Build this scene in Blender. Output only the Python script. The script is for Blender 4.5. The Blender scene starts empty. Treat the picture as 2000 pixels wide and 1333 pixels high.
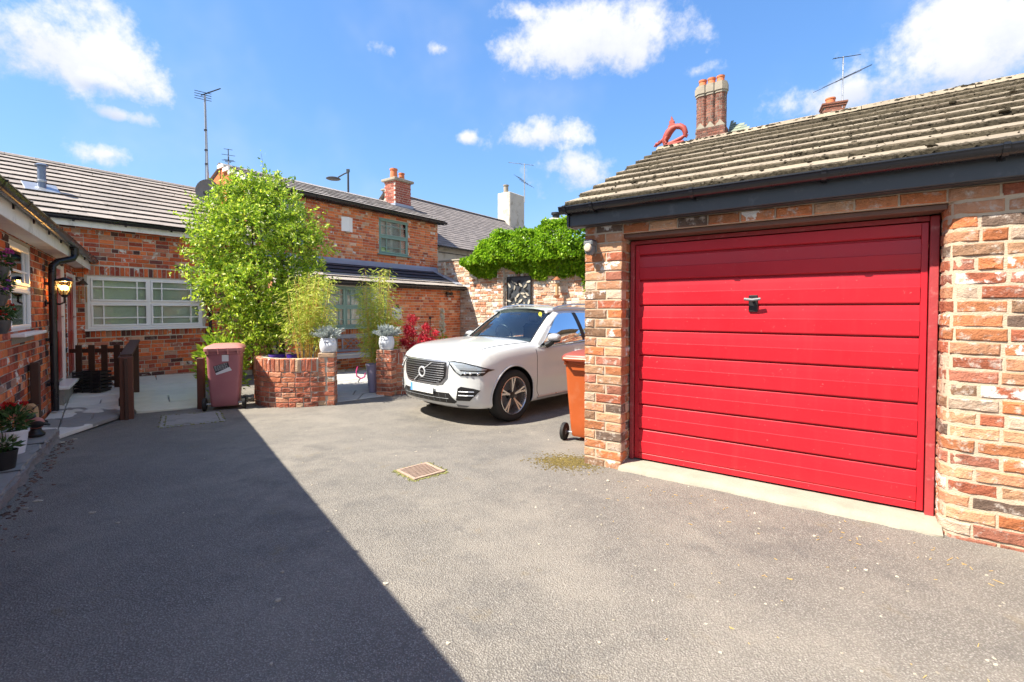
import bpy, bmesh, math, random
import numpy as np
from mathutils import Vector, Matrix
from mathutils.bvhtree import BVHTree
R = math.radians
sc = bpy.context.scene
col = sc.collection
# ---------------------------------------------------------------- camera
CAM_H = 1.43; PITCH = R(1.4); FPX = 920.0
cd = bpy.data.cameras.new('camera'); cam = bpy.data.objects.new('camera', cd); col.objects.link(cam)
cd.sensor_width = 36; cd.lens = FPX * 36 / 2000; cd.shift_y = -39 / 2000
cd.clip_start = 0.05; cd.clip_end = 2000
cam.location = (0, 0, CAM_H); cam.rotation_euler = (math.pi / 2 - PITCH, 0, 0)
sc.camera = cam
sc.cycles.max_bounces = 7; sc.cycles.diffuse_bounces = 3; sc.cycles.glossy_bounces = 3; sc.cycles.transparent_max_bounces = 8
sc.render.resolution_x = 1024; sc.render.resolution_y = 682
sc.view_settings.view_transform = 'Standard'; sc.view_settings.look = 'None'
sc.view_settings.exposure = 2.5; sc.view_settings.gamma = 1
# ---------------------------------------------------------------- sun and sky
SUN_EL = R(52.5); SUN_H = Vector((-0.915, -0.40, 0)).normalized()     # horizontal direction towards the sun
to_sun = Vector((SUN_H.x * math.cos(SUN_EL), SUN_H.y * math.cos(SUN_EL), math.sin(SUN_EL)))
sl = bpy.data.lights.new('sun', 'SUN'); sl.energy = 2.2; sl.angle = R(0.5); sl.color = (1.0, 0.92, 0.79)
so = bpy.data.objects.new('sun', sl); col.objects.link(so)
so.rotation_euler = (-to_sun).to_track_quat('-Z', 'Y').to_euler(); so.location = (-8, -6, 12)
world = bpy.data.worlds.new('World'); sc.world = world; world.use_nodes = True

class NT:
    """small helper to write node trees"""
    def __init__(s, tree): s.t = tree; tree.nodes.clear()
    def n(s, typ, **kw):
        nd = s.t.nodes.new(typ); ins = kw.pop('ins', {})
        for k, v in kw.items(): setattr(nd, k, v)
        for k, v in ins.items(): s.put(nd.inputs[k], v)
        return nd
    def put(s, sock, v):
        if isinstance(v, bpy.types.NodeSocket): s.t.links.new(v, sock)
        elif isinstance(v, bpy.types.Node): s.t.links.new(v.outputs[0], sock)
        else:
            try: sock.default_value = v
            except Exception: sock.default_value = (*v, 1)
    def m(s, op, a, b=None, c=None, clamp=False):
        nd = s.n('ShaderNodeMath', operation=op, use_clamp=clamp); s.put(nd.inputs[0], a)
        if b is not None: s.put(nd.inputs[1], b)
        if c is not None: s.put(nd.inputs[2], c)
        return nd.outputs[0]
    def dot(s, a, b):
        nd = s.n('ShaderNodeVectorMath', operation='DOT_PRODUCT'); s.put(nd.inputs[0], a); s.put(nd.inputs[1], b); return nd.outputs['Value']
    def mix(s, f, a, b, mode='MIX'):
        nd = s.n('ShaderNodeMix', data_type='RGBA', blend_type=mode); s.put(nd.inputs[0], f); s.put(nd.inputs[6], a); s.put(nd.inputs[7], b); return nd.outputs[2]
    def noise(s, vec, scale, detail=4, rough=.6):
        nd = s.n('ShaderNodeTexNoise', ins={'Scale': scale, 'Detail': detail, 'Roughness': rough})
        if vec is not None: s.put(nd.inputs['Vector'], vec)
        return nd.outputs[0]
    def ramp(s, f, stops, interp='LINEAR'):
        nd = s.n('ShaderNodeValToRGB'); s.put(nd.inputs[0], f); cr = nd.color_ramp; cr.interpolation = interp
        while len(cr.elements) < len(stops): cr.elements.new(.5)
        for e, (p, c) in zip(cr.elements, stops):
            e.position = p; e.color = (*c, 1) if len(c) == 3 else c
        return nd.outputs[0]
    def step(s, v, a, b):
        nd = s.n('ShaderNodeMapRange', interpolation_type='SMOOTHSTEP'); s.put(nd.inputs[0], v); s.put(nd.inputs[1], a); s.put(nd.inputs[2], b); return nd.outputs[0]

def dirpix(px, py):
    x = (px - 1000) / FPX; y = -(py - 627.5) / FPX
    return Vector((x, math.cos(PITCH) + y * math.sin(PITCH), -math.sin(PITCH) + y * math.cos(PITCH))).normalized()

def make_sky():
    t = NT(world.node_tree)
    out = t.n('ShaderNodeOutputWorld'); bg = t.n('ShaderNodeBackground', ins={'Strength': 0.14})
    sky = t.n('ShaderNodeTexSky', sky_type='NISHITA', sun_disc=False)
    sky.sun_elevation = SUN_EL; sky.sun_rotation = math.atan2(SUN_H.x, SUN_H.y)
    sky.air_density = 1.0; sky.dust_density = 0.4; sky.ozone_density = 3.0; sky.altitude = 20
    tc = t.n('ShaderNodeTexCoord').outputs['Generated']
    sep = t.n('ShaderNodeSeparateXYZ', ins={0: tc})
    nz = t.noise(tc, 5.0, 5, .62); nz2 = t.noise(tc, 13.0, 7, .66)
    wob = t.m('ADD', t.m('MULTIPLY', t.m('SUBTRACT', nz, .5), 2.2), t.m('MULTIPLY', t.m('SUBTRACT', nz2, .5), 2.0))
    dens = None; light = None
    # cumulus clouds: direction of the middle, half width and half height (tangent of the angle), thickness
    for (px, py, hw, hh, k) in [(90, 85, 165, 78, 1.0), (1165, 70, 225, 66, 1.0), (1010, 25, 90, 30, .7), (1900, 70, 190, 85, 1.05), (1640, 192, 150, 52, 1.0),
                                (1060, 268, 130, 44, .95), (1120, 330, 160, 56, .9), (765, 98, 55, 36, .8), (850, 95, 42, 24, .8), (910, 270, 34, 18, .8),
                                (215, 302, 100, 38, .62), (240, 225, 100, 24, .6), (190, 160, 30, 18, .6), (1360, 140, 80, 30, .65), (1530, 222, 45, 15, .5)]:
        c = dirpix(px, py); r = Vector((c.y, -c.x, 0)).normalized(); u = r.cross(c)
        hw *= .86; hh *= .86
        a = t.m('MULTIPLY', t.dot(tc, r), FPX / hw); b = t.m('MULTIPLY', t.dot(tc, u), FPX / hh)
        d2 = t.m('SQRT', t.m('ADD', t.m('MULTIPLY', a, a), t.m('MULTIPLY', b, b)))
        v = t.m('ADD', t.m('SUBTRACT', k, d2), t.m('MULTIPLY', wob, 1.05))
        v = t.m('SUBTRACT', v, t.m('MULTIPLY', t.m('LESS_THAN', t.dot(tc, c), 0.0), 50.0))
        dens = v if dens is None else t.m('MAXIMUM', dens, v)
        lb = t.m('MULTIPLY', t.step(v, -.3, .4), b); light = lb if light is None else t.m('ADD', light, lb)
    # same kind of cloud out of view, cover thickened to add fill light
    pv = t.n('ShaderNodeVectorMath', operation='SCALE', ins={0: tc, 'Scale': t.m('DIVIDE', 1.0, t.m('ADD', t.m('MAXIMUM', sep.outputs[2], 0.0), .2))})
    gen = t.m('SUBTRACT', t.noise(pv.outputs[0], 1.1, 5, .55), .42)
    gen = t.m('SUBTRACT', t.m('MULTIPLY', gen, 5.0), t.m('MULTIPLY', t.step(sep.outputs[1], .05, .3), 8.0))
    gen = t.m('SUBTRACT', gen, t.m('MULTIPLY', t.step(sep.outputs[2], .12, .0), 4.0))
    dens = t.m('MAXIMUM', dens, gen)
    haze = t.m('MULTIPLY', t.step(t.noise(tc, 3.2, 4, .6), .45, .8), .20)
    alpha = t.m('MAXIMUM', t.m('MULTIPLY', t.step(dens, .08, .80), .95), haze)
    shade = t.step(t.m('ADD', t.m('MULTIPLY', light, .55), t.m('MULTIPLY', wob, .5)), -.75, .35)
    ccol = t.mix(shade, (.84, .93, 1.12, 1), (1.38, 1.38, 1.43, 1))
    lum = t.n('ShaderNodeRGBToBW', ins={0: sky.outputs[0]}).outputs[0]
    k = t.m('DIVIDE', .80, t.m('ADD', 1.0, t.m('MULTIPLY', lum, .30)))
    skc = t.n('ShaderNodeVectorMath', operation='SCALE', ins={0: sky.outputs[0], 'Scale': k})
    sk = t.n('ShaderNodeHueSaturation', ins={'Hue': .502, 'Saturation': 1.17, 'Value': .71, 'Color': skc.outputs[0]})
    t.put(bg.inputs['Color'], t.mix(alpha, sk.outputs[0], ccol))
    t.put(out.inputs[0], bg)
make_sky()

# ---------------------------------------------------------------- materials
MATS = {}
def newmat(name):
    m = bpy.data.materials.new(name); m.use_nodes = True; MATS[name] = m
    t = NT(m.node_tree); out = t.n('ShaderNodeOutputMaterial'); b = t.n('ShaderNodeBsdfPrincipled'); t.put(out.inputs[0], b)
    t.out = out; t.b = b; t.pos = t.n('ShaderNodeNewGeometry').outputs['Position']
    return m, t
def bump(t, h, strength=.3, dist=.01):
    nd = t.n('ShaderNodeBump', ins={'Strength': strength, 'Distance': dist, 'Height': h}); t.put(t.b.inputs['Normal'], nd.outputs[0])
def rnd(t):
    """one random number per object and per loose piece"""
    return t.m('FRACT', t.m('ADD', t.n('ShaderNodeObjectInfo').outputs['Random'], t.n('ShaderNodeNewGeometry').outputs['Random Per Island']))
def pm(name, c, rough=.5, metal=0., var=.12, sc_=8., bm=0., bs=60., spec=.5, dirt=None, coat=0., island=0., bd=.01):
    """plain surface: colour with soft mottling, fine relief, optional dirt patches"""
    m, t = newmat(name)
    n1 = t.noise(t.pos, sc_, 5); f = t.m('ADD', t.m('MULTIPLY', t.m('SUBTRACT', n1, .5), 2 * var), 1.0)
    if island: f = t.m('ADD', f, t.m('MULTIPLY', t.m('SUBTRACT', rnd(t), .5), island))
    cc = t.mix(1.0, (*c, 1), f, 'MULTIPLY')
    if dirt:
        dn = t.step(t.noise(t.pos, dirt[1], 7, .65), dirt[2], dirt[2] + .2); cc = t.mix(t.m('MULTIPLY', dn, dirt[3]), cc, (*dirt[0], 1))
    t.put(t.b.inputs['Base Color'], cc); t.put(t.b.inputs['Roughness'], t.m('ADD', rough, t.m('MULTIPLY', t.m('SUBTRACT', n1, .5), .15))); t.b.inputs['Metallic'].default_value = metal
    t.b.inputs['Specular IOR Level'].default_value = spec; t.b.inputs['Coat Weight'].default_value = coat
    if bm: bump(t, t.noise(t.pos, bs, 6, .65), bm, bd)
    return m
def brickmat(name, stops, mott=.35, white=0., soot=0., bm=.6, wscale=9., lime=0., wlo=.56):
    m, t = newmat(name)
    r = rnd(t); base = t.ramp(r, stops, 'CONSTANT')
    r2 = t.m('FRACT', t.m('MULTIPLY', r, 37.7))
    n1 = t.noise(t.pos, 24, 4, .7); n2 = t.noise(t.pos, 90, 3, .7)
    f = t.m('ADD', t.m('ADD', .72, t.m('MULTIPLY', r2, .42)), t.m('ADD', t.m('MULTIPLY', t.m('SUBTRACT', n1, .5), mott * 2), t.m('MULTIPLY', t.m('SUBTRACT', n2, .5), mott)))
    c = t.mix(1.0, base, f, 'MULTIPLY')
    if soot:
        s = t.m('MULTIPLY', t.step(t.noise(t.pos, 6, 5, .7), .5, .72), soot); c = t.mix(s, c, (.035, .03, .03, 1))
    if lime:
        s = t.m('MULTIPLY', t.step(t.noise(t.pos, 15, 6, .7), .52, .68), lime); c = t.mix(s, c, (.55, .48, .42, 1))
    if white:
        s = t.m('ADD', t.noise(t.pos, wscale, 7, .68), t.m('MULTIPLY', t.m('LESS_THAN', t.m('FRACT', t.m('MULTIPLY', r, 91.3)), white), .16)); c = t.mix(t.step(s, wlo + .06, wlo + .13), c, (.68, .64, .6, 1))
    t.put(t.b.inputs['Base Color'], c); t.b.inputs['Roughness'].default_value = .88; t.b.inputs['Specular IOR Level'].default_value = .25
    bump(t, t.m('ADD', t.noise(t.pos, 55, 4, .7), t.m('MULTIPLY', n2, .5)), bm, .012)
    return m
def leafmat(name, stops, trans=.45, rough=.45):
    m, t = newmat(name)
    r = rnd(t); c = t.ramp(r, stops); n1 = t.noise(t.pos, 3.0, 3)
    c = t.mix(1.0, c, t.m('ADD', .75, t.m('MULTIPLY', n1, .5)), 'MULTIPLY')
    t.put(t.b.inputs['Base Color'], c); t.b.inputs['Roughness'].default_value = rough
    tr = t.n('ShaderNodeBsdfTranslucent', ins={'Color': c}); mx = t.n('ShaderNodeMixShader', ins={0: trans, 1: t.b.outputs[0], 2: tr.outputs[0]})
    t.put(t.out.inputs[0], mx); return m
def glassmat(name, tint=(.9, .95, .95), refl=1.0, ior=1.5):
    m, t = newmat(name); t.t.nodes.remove(t.b)
    tr = t.n('ShaderNodeBsdfTransparent', ins={'Color': (*tint, 1)}); gl = t.n('ShaderNodeBsdfGlossy', ins={'Roughness': .01, 'Color': (1, 1, 1, 1)})
    fr = t.n('ShaderNodeFresnel', ins={'IOR': ior}); f = t.m('MULTIPLY', fr.outputs[0], refl, clamp=True)
    t.put(t.out.inputs[0], t.n('ShaderNodeMixShader', ins={0: f, 1: tr.outputs[0], 2: gl.outputs[0]})); return m

GARAGE_BRICK = brickmat('garage brick', [(0, (.46, .18, .08)), (.16, (.38, .12, .065)), (.30, (.46, .23, .13)), (.44, (.26, .15, .09)), (.54, (.50, .28, .16)), (.66, (.36, .14, .09)), (.78, (.15, .10, .075)), (.84, (.46, .16, .065)), (.95, (.52, .38, .28))], .38, .14, .12, .9, 7., .72, .60)
OLD_BRICK = brickmat('reclaimed brick', [(0, (0.659, 0.146, 0.049)), (0.18, (0.512, 0.104, 0.049)), (0.34, (0.72, 0.207, 0.073)), (0.5, (0.268, 0.055, 0.037)), (0.62, (0.085, 0.043, 0.043)), (0.76, (0.439, 0.122, 0.073)), (0.9, (0.488, 0.268, 0.195)), (0.96, (0.122, 0.073, 0.073))], .4, .12, .15, .6, 10., .25, .62)
WING_BRICK = brickmat('wing brick', [(0, (0.672, 0.156, 0.054)), (0.2, (0.576, 0.12, 0.048)), (0.4, (0.72, 0.204, 0.072)), (0.56, (0.36, 0.072, 0.042)), (0.68, (0.108, 0.048, 0.042)), (0.75, (0.504, 0.192, 0.12)), (0.88, (0.552, 0.312, 0.216)), (0.96, (0.24, 0.072, 0.06))], .36, .10, .06, .5, 10., .3, .62)
MID_BRICK = brickmat('orange brick', [(0, (0.672, 0.19, 0.067)), (0.22, (0.582, 0.146, 0.056)), (0.42, (0.717, 0.235, 0.09)), (0.62, (0.515, 0.123, 0.056)), (0.74, (0.672, 0.28, 0.134)), (0.9, (0.381, 0.101, 0.056)), (0.94, (0.672, 0.426, 0.291))], .28, .08, .0, .4, 5., .25, .63)
WALL_BRICK = brickmat('weathered wall brick', [(0, (.52, .33, .22)), (.2, (.46, .20, .11)), (.34, (.55, .40, .29)), (.55, (.52, .27, .16)), (.68, (.56, .44, .34)), (.85, (.36, .2, .13)), (.92, (.50, .37, .27))], .3, .12, .05, .6, 3., .5, .54)
PLANTER_BRICK = brickmat('planter brick', [(0, (.46, .14, .08)), (.2, (.54, .19, .10)), (.42, (.36, .11, .065)), (.58, (.56, .25, .15)), (.74, (.44, .15, .09)), (.86, (.26, .10, .07)), (.93, (.50, .34, .22))], .42, .04, .1, .9, 9., .45, .64)
CHIM_BRICK = brickmat('chimney brick', [(0, (.25, .10, .07)), (.35, (.19, .08, .06)), (.6, (.30, .13, .09)), (.82, (.13, .07, .055))], .35, .0, .3, .5, 8., .15)
CHIM_RED = brickmat('red chimney brick', [(0, (.36, .10, .07)), (.4, (.30, .085, .06)), (.75, (.42, .15, .10))], .25, .0, .0, .4)
MORTAR = pm('mortar', (.46, .41, .34), .95, var=.3, sc_=14, bm=.6, bs=120)
MORTAR_DARK = pm('sooty mortar', (.20, .17, .14), .95, var=.3, sc_=14, bm=.5, bs=100)
MORTAR_WARM = pm('warm sand mortar', (.50, .40, .29), .95, var=.22, sc_=14, bm=.7, bs=110, dirt=((.22, .19, .16), 5, .56, .6))
MORTAR_PALE = pm('pale mortar', (.58, .53, .45), .95, var=.3, sc_=10, bm=.7, bs=80)

def tilemat(name, c, c2, lich, amt=.5, rough=.9):
    m, t = newmat(name); r = rnd(t)
    c0 = t.mix(r, (*c, 1), (*c2, 1)); n = t.noise(t.pos, 9, 6, .7)
    c0 = t.mix(1.0, c0, t.m('ADD', .75, t.m('MULTIPLY', n, .5)), 'MULTIPLY')
    s = t.m('MULTIPLY', t.step(t.noise(t.pos, 22, 6, .7), .56, .70), amt); c0 = t.mix(s, c0, (*lich, 1))
    t.put(t.b.inputs['Base Color'], c0); t.b.inputs['Roughness'].default_value = rough; t.b.inputs['Specular IOR Level'].default_value = .3
    bump(t, t.noise(t.pos, 130, 5, .7), .35, .006); return m
TILE_GARAGE = tilemat('garage roof tile', (.29, .245, .18), (.24, .20, .15), (.14, .11, .075), .75)
TILE_WING = tilemat('wing roof tile', (.34, .30, .27), (.26, .23, .21), (.12, .09, .06), .6)
TILE_MID = tilemat('middle roof tile', (.40, .37, .36), (.33, .31, .30), (.2, .18, .16), .3)
TILE_NEW = tilemat('new dark roof tile', (.05, .055, .075), (.035, .04, .055), (.09, .09, .1), .2, .6)
TILE_FAR = tilemat('far roof tile', (.26, .23, .22), (.19, .17, .165), (.30, .27, .22), .4)
TILE_GREEN = tilemat('far green slate', (.24, .27, .20), (.16, .19, .16), (.34, .36, .26), .4)
MOSS = pm('roof moss', (.046, .039, .027), 1., var=.5, sc_=30, bm=.8, bs=90, island=.8, spec=.1)
MOSS_DRY = pm('ground moss', (.15, .115, .04), 1., var=.5, sc_=30, bm=.8, bs=90, island=.7, spec=.1)
MOSS_GRN = pm('green moss', (.20, .20, .08), 1., var=.5, sc_=30, bm=.8, bs=90, island=.7, spec=.1)
RED_PAINT = pm('red door paint', (.42, .010, .026), .36, var=.16, sc_=1.6, bm=.10, bs=40, spec=.45, dirt=((.50, .05, .06), 7, .62, .35))
def door_paint():
    m, t = newmat('weathered red door paint')
    mp = t.n('ShaderNodeMapping', ins={'Vector': t.pos, 'Scale': (14.0, 14.0, 1.1)}).outputs[0]
    n1 = t.noise(t.pos, 1.6, 4); c = t.mix(1.0, (.45, .008, .019, 1), t.m('ADD', .84, t.m('MULTIPLY', n1, .32)), 'MULTIPLY')
    c = t.mix(t.m('MULTIPLY', t.step(t.noise(mp, 1.0, 4, .6), .5, .78), .13), c, (.50, .05, .055, 1))      # chalky run marks
    c = t.mix(t.m('MULTIPLY', t.step(t.noise(t.pos, 38, 4, .7), .66, .72), .55), c, (.55, .17, .16, 1))      # scuffs
    c = t.mix(t.m('MULTIPLY', t.step(t.noise(t.pos, 3.3, 5, .65), .56, .75), .28), c, (.27, .012, .02, 1))   # worn darker patches
    t.put(t.b.inputs['Base Color'], c); t.put(t.b.inputs['Roughness'], t.m('ADD', .30, t.m('MULTIPLY', n1, .25)))
    bump(t, t.m('ADD', t.noise(t.pos, 2.2, 2), t.m('MULTIPLY', t.noise(t.pos, 45, 3), .08)), .12, .02); return m
RED_PAINT = door_paint()
RED_FRAME = pm('faded red frame paint', (.34, .035, .04), .6, var=.25, sc_=9, bm=.15, dirt=((.5, .22, .2), 14, .55, .6))
BLACK_PVC = pm('black gutter plastic', (.014, .015, .02), .28, var=.3, sc_=5, dirt=((.06, .06, .06), 10, .64, .15))
GREY_FASCIA = pm('dark fascia board', (.042, .047, .055), .45, var=.25, sc_=4, bm=.05, dirt=((.16, .16, .16), 9, .55, .3))
WHITE_PVC = pm('white window plastic', (.86, .86, .85), .35, var=.03, sc_=3, dirt=((.6, .6, .56), 6, .64, .25))
WHITE_BOARD = pm('white fascia board', (.80, .80, .76), .5, var=.07, sc_=3, dirt=((.36, .35, .3), 4, .52, .55))
GREEN_FRAME = pm('sage green window frame', (.20, .32, .285), .45, var=.08, sc_=4)
SHUTTER = pm('white shutter slat', (.88, .88, .86), .5, var=.04)
BLIND = pm('pale vertical blind', (.82, .85, .78), .8, var=.06, sc_=3)
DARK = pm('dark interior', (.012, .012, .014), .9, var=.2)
GLASS = glassmat('window glass'); CAR_GLASS = glassmat('car windscreen glass', (.66, .80, .82), 1.5, 1.6); CAR_DARK = glassmat('tinted car glass', (.12, .13, .14), 1.6, 1.6)
CONCRETE = pm('pale concrete', (.31, .275, .22), .92, var=.25, sc_=7, bm=.5, bs=60, dirt=((.24, .21, .16), 5, .55, .6))
CONC_GREY = pm('grey concrete', (.27, .26, .24), .92, var=.25, sc_=7, bm=.5, bs=60, dirt=((.11, .11, .10), 5, .52, .7))
KERB = pm('kerb concrete', (.24, .22, .21), .95, var=.3, sc_=6, bm=.9, bs=30, dirt=((.34, .24, .22), 8, .52, .6), bd=.03)
WOOD_DARK = pm('dark stained timber', (.060, .026, .016), .7, var=.4, sc_=14, bm=.4, bs=40, dirt=((.05, .06, .03), 6, .56, .6))
LINTEL_WOOD = pm('brown lintel timber', (.13, .065, .045), .7, var=.3, sc_=8, bm=.3, bs=40)
WOOD_RED = pm('red brown timber post', (.115, .038, .02), .65, var=.35, sc_=12, bm=.3, bs=40)
BENCH = pm('grey bench paint', (.23, .23, .27), .6, var=.2, sc_=9, bm=.15)
BENCH_SEAT = pm('weathered bench seat', (.40, .39, .37), .7, var=.2, sc_=9)
BLACK_METAL = pm('black metal', (.012, .012, .013), .45, var=.3)
GALV = pm('galvanised metal', (.42, .44, .47), .4, .7, var=.15)
LEAD = pm('lead flashing', (.30, .34, .42), .5, .2, var=.2, sc_=6, bm=.2, bs=12)
TERRACOTTA = pm('terracotta pot', (.55, .17, .07), .8, var=.2, sc_=9)
STONE = pm('weathered coping stone', (.30, .265, .21), .9, var=.3, sc_=9, bm=.4)
RENDER_W = pm('white render', (.50, .475, .41), .9, var=.15, sc_=2, bm=.2, dirt=((.26, .22, .15), 3, .50, .75))
BIN_PINK = pm('faded maroon plastic', (.33, .125, .14), .5, var=.14, sc_=2.5, bm=.08, bs=90, dirt=((.36, .17, .17), 3.5, .5, .45), spec=.35)
BIN_PINK_L = pm('faded maroon lid plastic', (.42, .17, .155), .55, var=.1, sc_=4, bm=.06)
BIN_ORANGE = pm('brown orange plastic', (.40, .085, .018), .45, var=.14, sc_=2.5, bm=.08, bs=90, dirt=((.50, .20, .10), 3.5, .52, .35))
BIN_BROWN = pm('red brown lid plastic', (.235, .05, .03), .45, var=.1, sc_=4)
RUBBER = pm('tyre rubber', (.012, .012, .012), .75, var=.3, sc_=30)
RUST = pm('rusty iron grate', (.36, .26, .20), .75, var=.3, sc_=12, bm=.4)
WHITE_STONE = pm('white stone resin', (.62, .65, .70), .6, var=.1, sc_=9, bm=.1)
CERAMIC = pm('white glazed pot', (.66, .68, .72), .3, var=.05)
LILAC = pm('lilac planter', (.26, .235, .34), .45, var=.1, sc_=6)
PURPLE = pm('purple glazed pot', (.07, .03, .30), .3, var=.15)
CANE = pm('cane rattan', (.44, .27, .13), .6, var=.2, sc_=20)
BAMBOO = pm('bamboo cane', (.62, .40, .10), .5, var=.2, sc_=10)
BARK = pm('bark', (.09, .06, .035), .95, var=.35, sc_=20, bm=.6)
SOIL = pm('soil', (.035, .024, .016), 1., var=.4, sc_=20, bm=.6)
COPPER = pm('copper', (.45, .18, .09), .4, .6, var=.2)
DRAGON = pm('red terracotta dragon', (.30, .048, .035), .6, var=.2, sc_=20, bm=.2)
PEBBLE = pm('pale pebbles', (.40, .36, .29), .9, var=.3, island=.6)
PINK = pm('pink plastic', (.75, .06, .25), .4); BLUE = pm('blue plate band', (.10, .30, .62), .4)
RED_GLOSS = pm('red gloss door', (.34, .006, .008), .3, var=.1)
CREAM = pm('cream paint', (.66, .62, .47), .5, var=.06)
PAPER = pm('white sticker', (.62, .62, .64), .6, var=.06); BLACK_PAPER = pm('black sticker print', (.02, .02, .022), .5)
SOLAR = pm('solar panel', (.012, .015, .05), .15, var=.2); LENS = pm('frosted lamp lens', (.55, .45, .36), .3, var=.1)
GREY_PLASTIC = pm('grey plastic', (.14, .15, .16), .5, var=.15)
FLUE = pm('blue grey flue pipe', (.16, .20, .28), .4, .4, var=.2)
LEAF_TREE = leafmat('tree leaf', [(0, (.12, .25, .03)), (.35, (.29, .45, .035)), (.7, (.46, .60, .05)), (.93, (.60, .68, .085)), (1, (.66, .70, .32))], .58, .35)
LEAF_IVY = leafmat('ivy leaf', [(0, (.11, .24, .012)), (.5, (.24, .44, .02)), (1, (.38, .56, .035))], .45, .4)
LEAF_BAMBOO = leafmat('bamboo leaf', [(0, (.30, .42, .045)), (.5, (.52, .60, .08)), (1, (.68, .66, .18))], .55, .5)
LEAF_SHRUB = leafmat('laurel leaf', [(0, (.16, .30, .025)), (.6, (.32, .48, .035)), (1, (.48, .58, .06))], .5, .35)
LEAF_RED = leafmat('red maple leaf', [(0, (.50, .02, .04)), (.6, (.72, .05, .08)), (1, (.80, .18, .2))], .5, .5)
LEAF_SILVER = leafmat('silver leaf', [(0, (.25, .30, .29)), (.6, (.42, .47, .46)), (1, (.62, .66, .64))], .2, .6)
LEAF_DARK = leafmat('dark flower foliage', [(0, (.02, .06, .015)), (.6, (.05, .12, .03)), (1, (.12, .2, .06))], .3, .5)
LEAF_BLUE = leafmat('blue green topiary', [(0, (.012, .05, .05)), (.6, (.03, .10, .10)), (1, (.08, .17, .16))], .1, .5)
PET_PINK = leafmat('pink petals', [(0, (.55, .03, .30)), (1, (.75, .18, .50))], .35)
PET_PURPLE = leafmat('purple petals', [(0, (.30, .04, .40)), (1, (.50, .14, .60))], .35)
PET_RED = leafmat('red petals', [(0, (.40, .01, .01)), (1, (.65, .03, .02))], .35)
PET_WHITE = leafmat('white petals', [(0, (.6, .58, .42)), (1, (.75, .74, .66))], .35)
def asphalt():
    m, t = newmat('worn asphalt')
    big = t.noise(t.pos, .55, 5, .6); mid = t.noise(t.pos, 2.4, 4, .65)
    v = t.n('ShaderNodeTexVoronoi', ins={'Vector': t.pos, 'Scale': 125.0, 'Randomness': 1.0}); v2 = t.n('ShaderNodeTexVoronoi', ins={'Vector': t.pos, 'Scale': 300.0})
    g = t.n('ShaderNodeSeparateColor', ins={0: v.outputs['Color']}).outputs[0]; g2 = t.n('ShaderNodeSeparateColor', ins={0: v2.outputs['Color']}).outputs[1]
    stone = t.ramp(g, [(0, (.115, .111, .105)), (.4, (.19, .183, .172)), (.75, (.255, .245, .228)), (.95, (.34, .325, .30)), (1, (.46, .44, .41))])
    c = t.mix(t.m('MULTIPLY', g2, .5), stone, (.15, .145, .137, 1))
    gap = t.step(v.outputs['Distance'], .56, .32); c = t.mix(gap, (.06, .058, .056, 1), c)
    dust = t.step(t.m('ADD', t.m('MULTIPLY', big, .6), t.m('MULTIPLY', mid, .4)), .38, .68)
    c = t.mix(t.m('ADD', .26, t.m('MULTIPLY', dust, .34)), c, (.33, .298, .248, 1))
    damp = t.step(t.m('ADD', t.m('MULTIPLY', t.noise(t.pos, .8, 4, .6), .5), t.m('MULTIPLY', t.noise(t.pos, 4.5, 4, .7), .5)), .49, .66)
    c = t.mix(t.m('MULTIPLY', damp, .42), c, (.07, .07, .071, 1))
    moss = t.m('MULTIPLY', t.step(t.noise(t.pos, 3.1, 4, .72), .60, .72), .35); c = t.mix(moss, c, (.19, .15, .085, 1))
    t.put(t.b.inputs['Base Color'], c); t.b.inputs['Roughness'].default_value = .8; t.b.inputs['Specular IOR Level'].default_value = .4
    bump(t, t.m('MULTIPLY', v.outputs['Distance'], -1.0), .7, .009)
    return m
ASPHALT = asphalt()
def slabmat(name, c, c2, damp):
    m, t = newmat(name); r = rnd(t); cc = t.mix(r, (*c, 1), (*c2, 1))
    cc = t.mix(1.0, cc, t.m('ADD', .8, t.m('MULTIPLY', t.noise(t.pos, 5, 6, .7), .4)), 'MULTIPLY')
    if damp:
        d = t.step(t.noise(t.pos, 1.15, 3, .5), damp, damp + .015); cc = t.mix(t.m('MULTIPLY', d, .72), cc, (.09, .088, .085, 1))
    t.put(t.b.inputs['Base Color'], cc); t.b.inputs['Roughness'].default_value = .85
    bump(t, t.noise(t.pos, 90, 5, .7), .3, .006); return m
SLAB = slabmat('pale paving slab', (.70, .67, .61), (.62, .60, .55), .56)
SLAB_G = slabmat('greenish paving slab', (.68, .67, .55), (.60, .60, .49), 0)
SLAB_P = slabmat('patio slab', (.44, .43, .40), (.34, .34, .33), 0)
def carpaint():
    m, t = newmat('white car paint')
    t.b.inputs['Base Color'].default_value = (.60, .62, .615, 1); t.b.inputs['Roughness'].default_value = .28; t.b.inputs['Coat Weight'].default_value = 1.0; t.b.inputs['Coat Roughness'].default_value = .03
    return m
CAR_PAINT = carpaint()
LAMP_WHITE = pm('pale lamp reflector', (.62, .64, .66), .3, .3, var=.05); MIRROR_SHELL = pm('matt silver shell', (.42, .43, .45), .42, .5, var=.03)
CHROME = pm('chrome', (.75, .76, .78), .12, 1.0, var=.02); SILVER = pm('satin silver', (.55, .56, .58), .3, .9, var=.03)
GRILLE_BAR = pm('dark satin metal', (.22, .22, .23), .35, .8, var=.03); CAR_BLACK = pm('black car trim', (.012, .012, .013), .35, var=.1); ALLOY = pm('machined alloy', (.62, .58, .56), .25, .9, var=.04)
SEAT = pm('dark seat leather', (.025, .025, .028), .5, var=.1); PLATE = pm('blank number plate', (.62, .63, .62), .45, var=.12, sc_=5)
HEADGLASS = glassmat('headlamp cover', (.93, .95, .96), .5, 1.45); YELLOW = pm('yellow sticker', (.65, .6, .04), .5)
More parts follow.
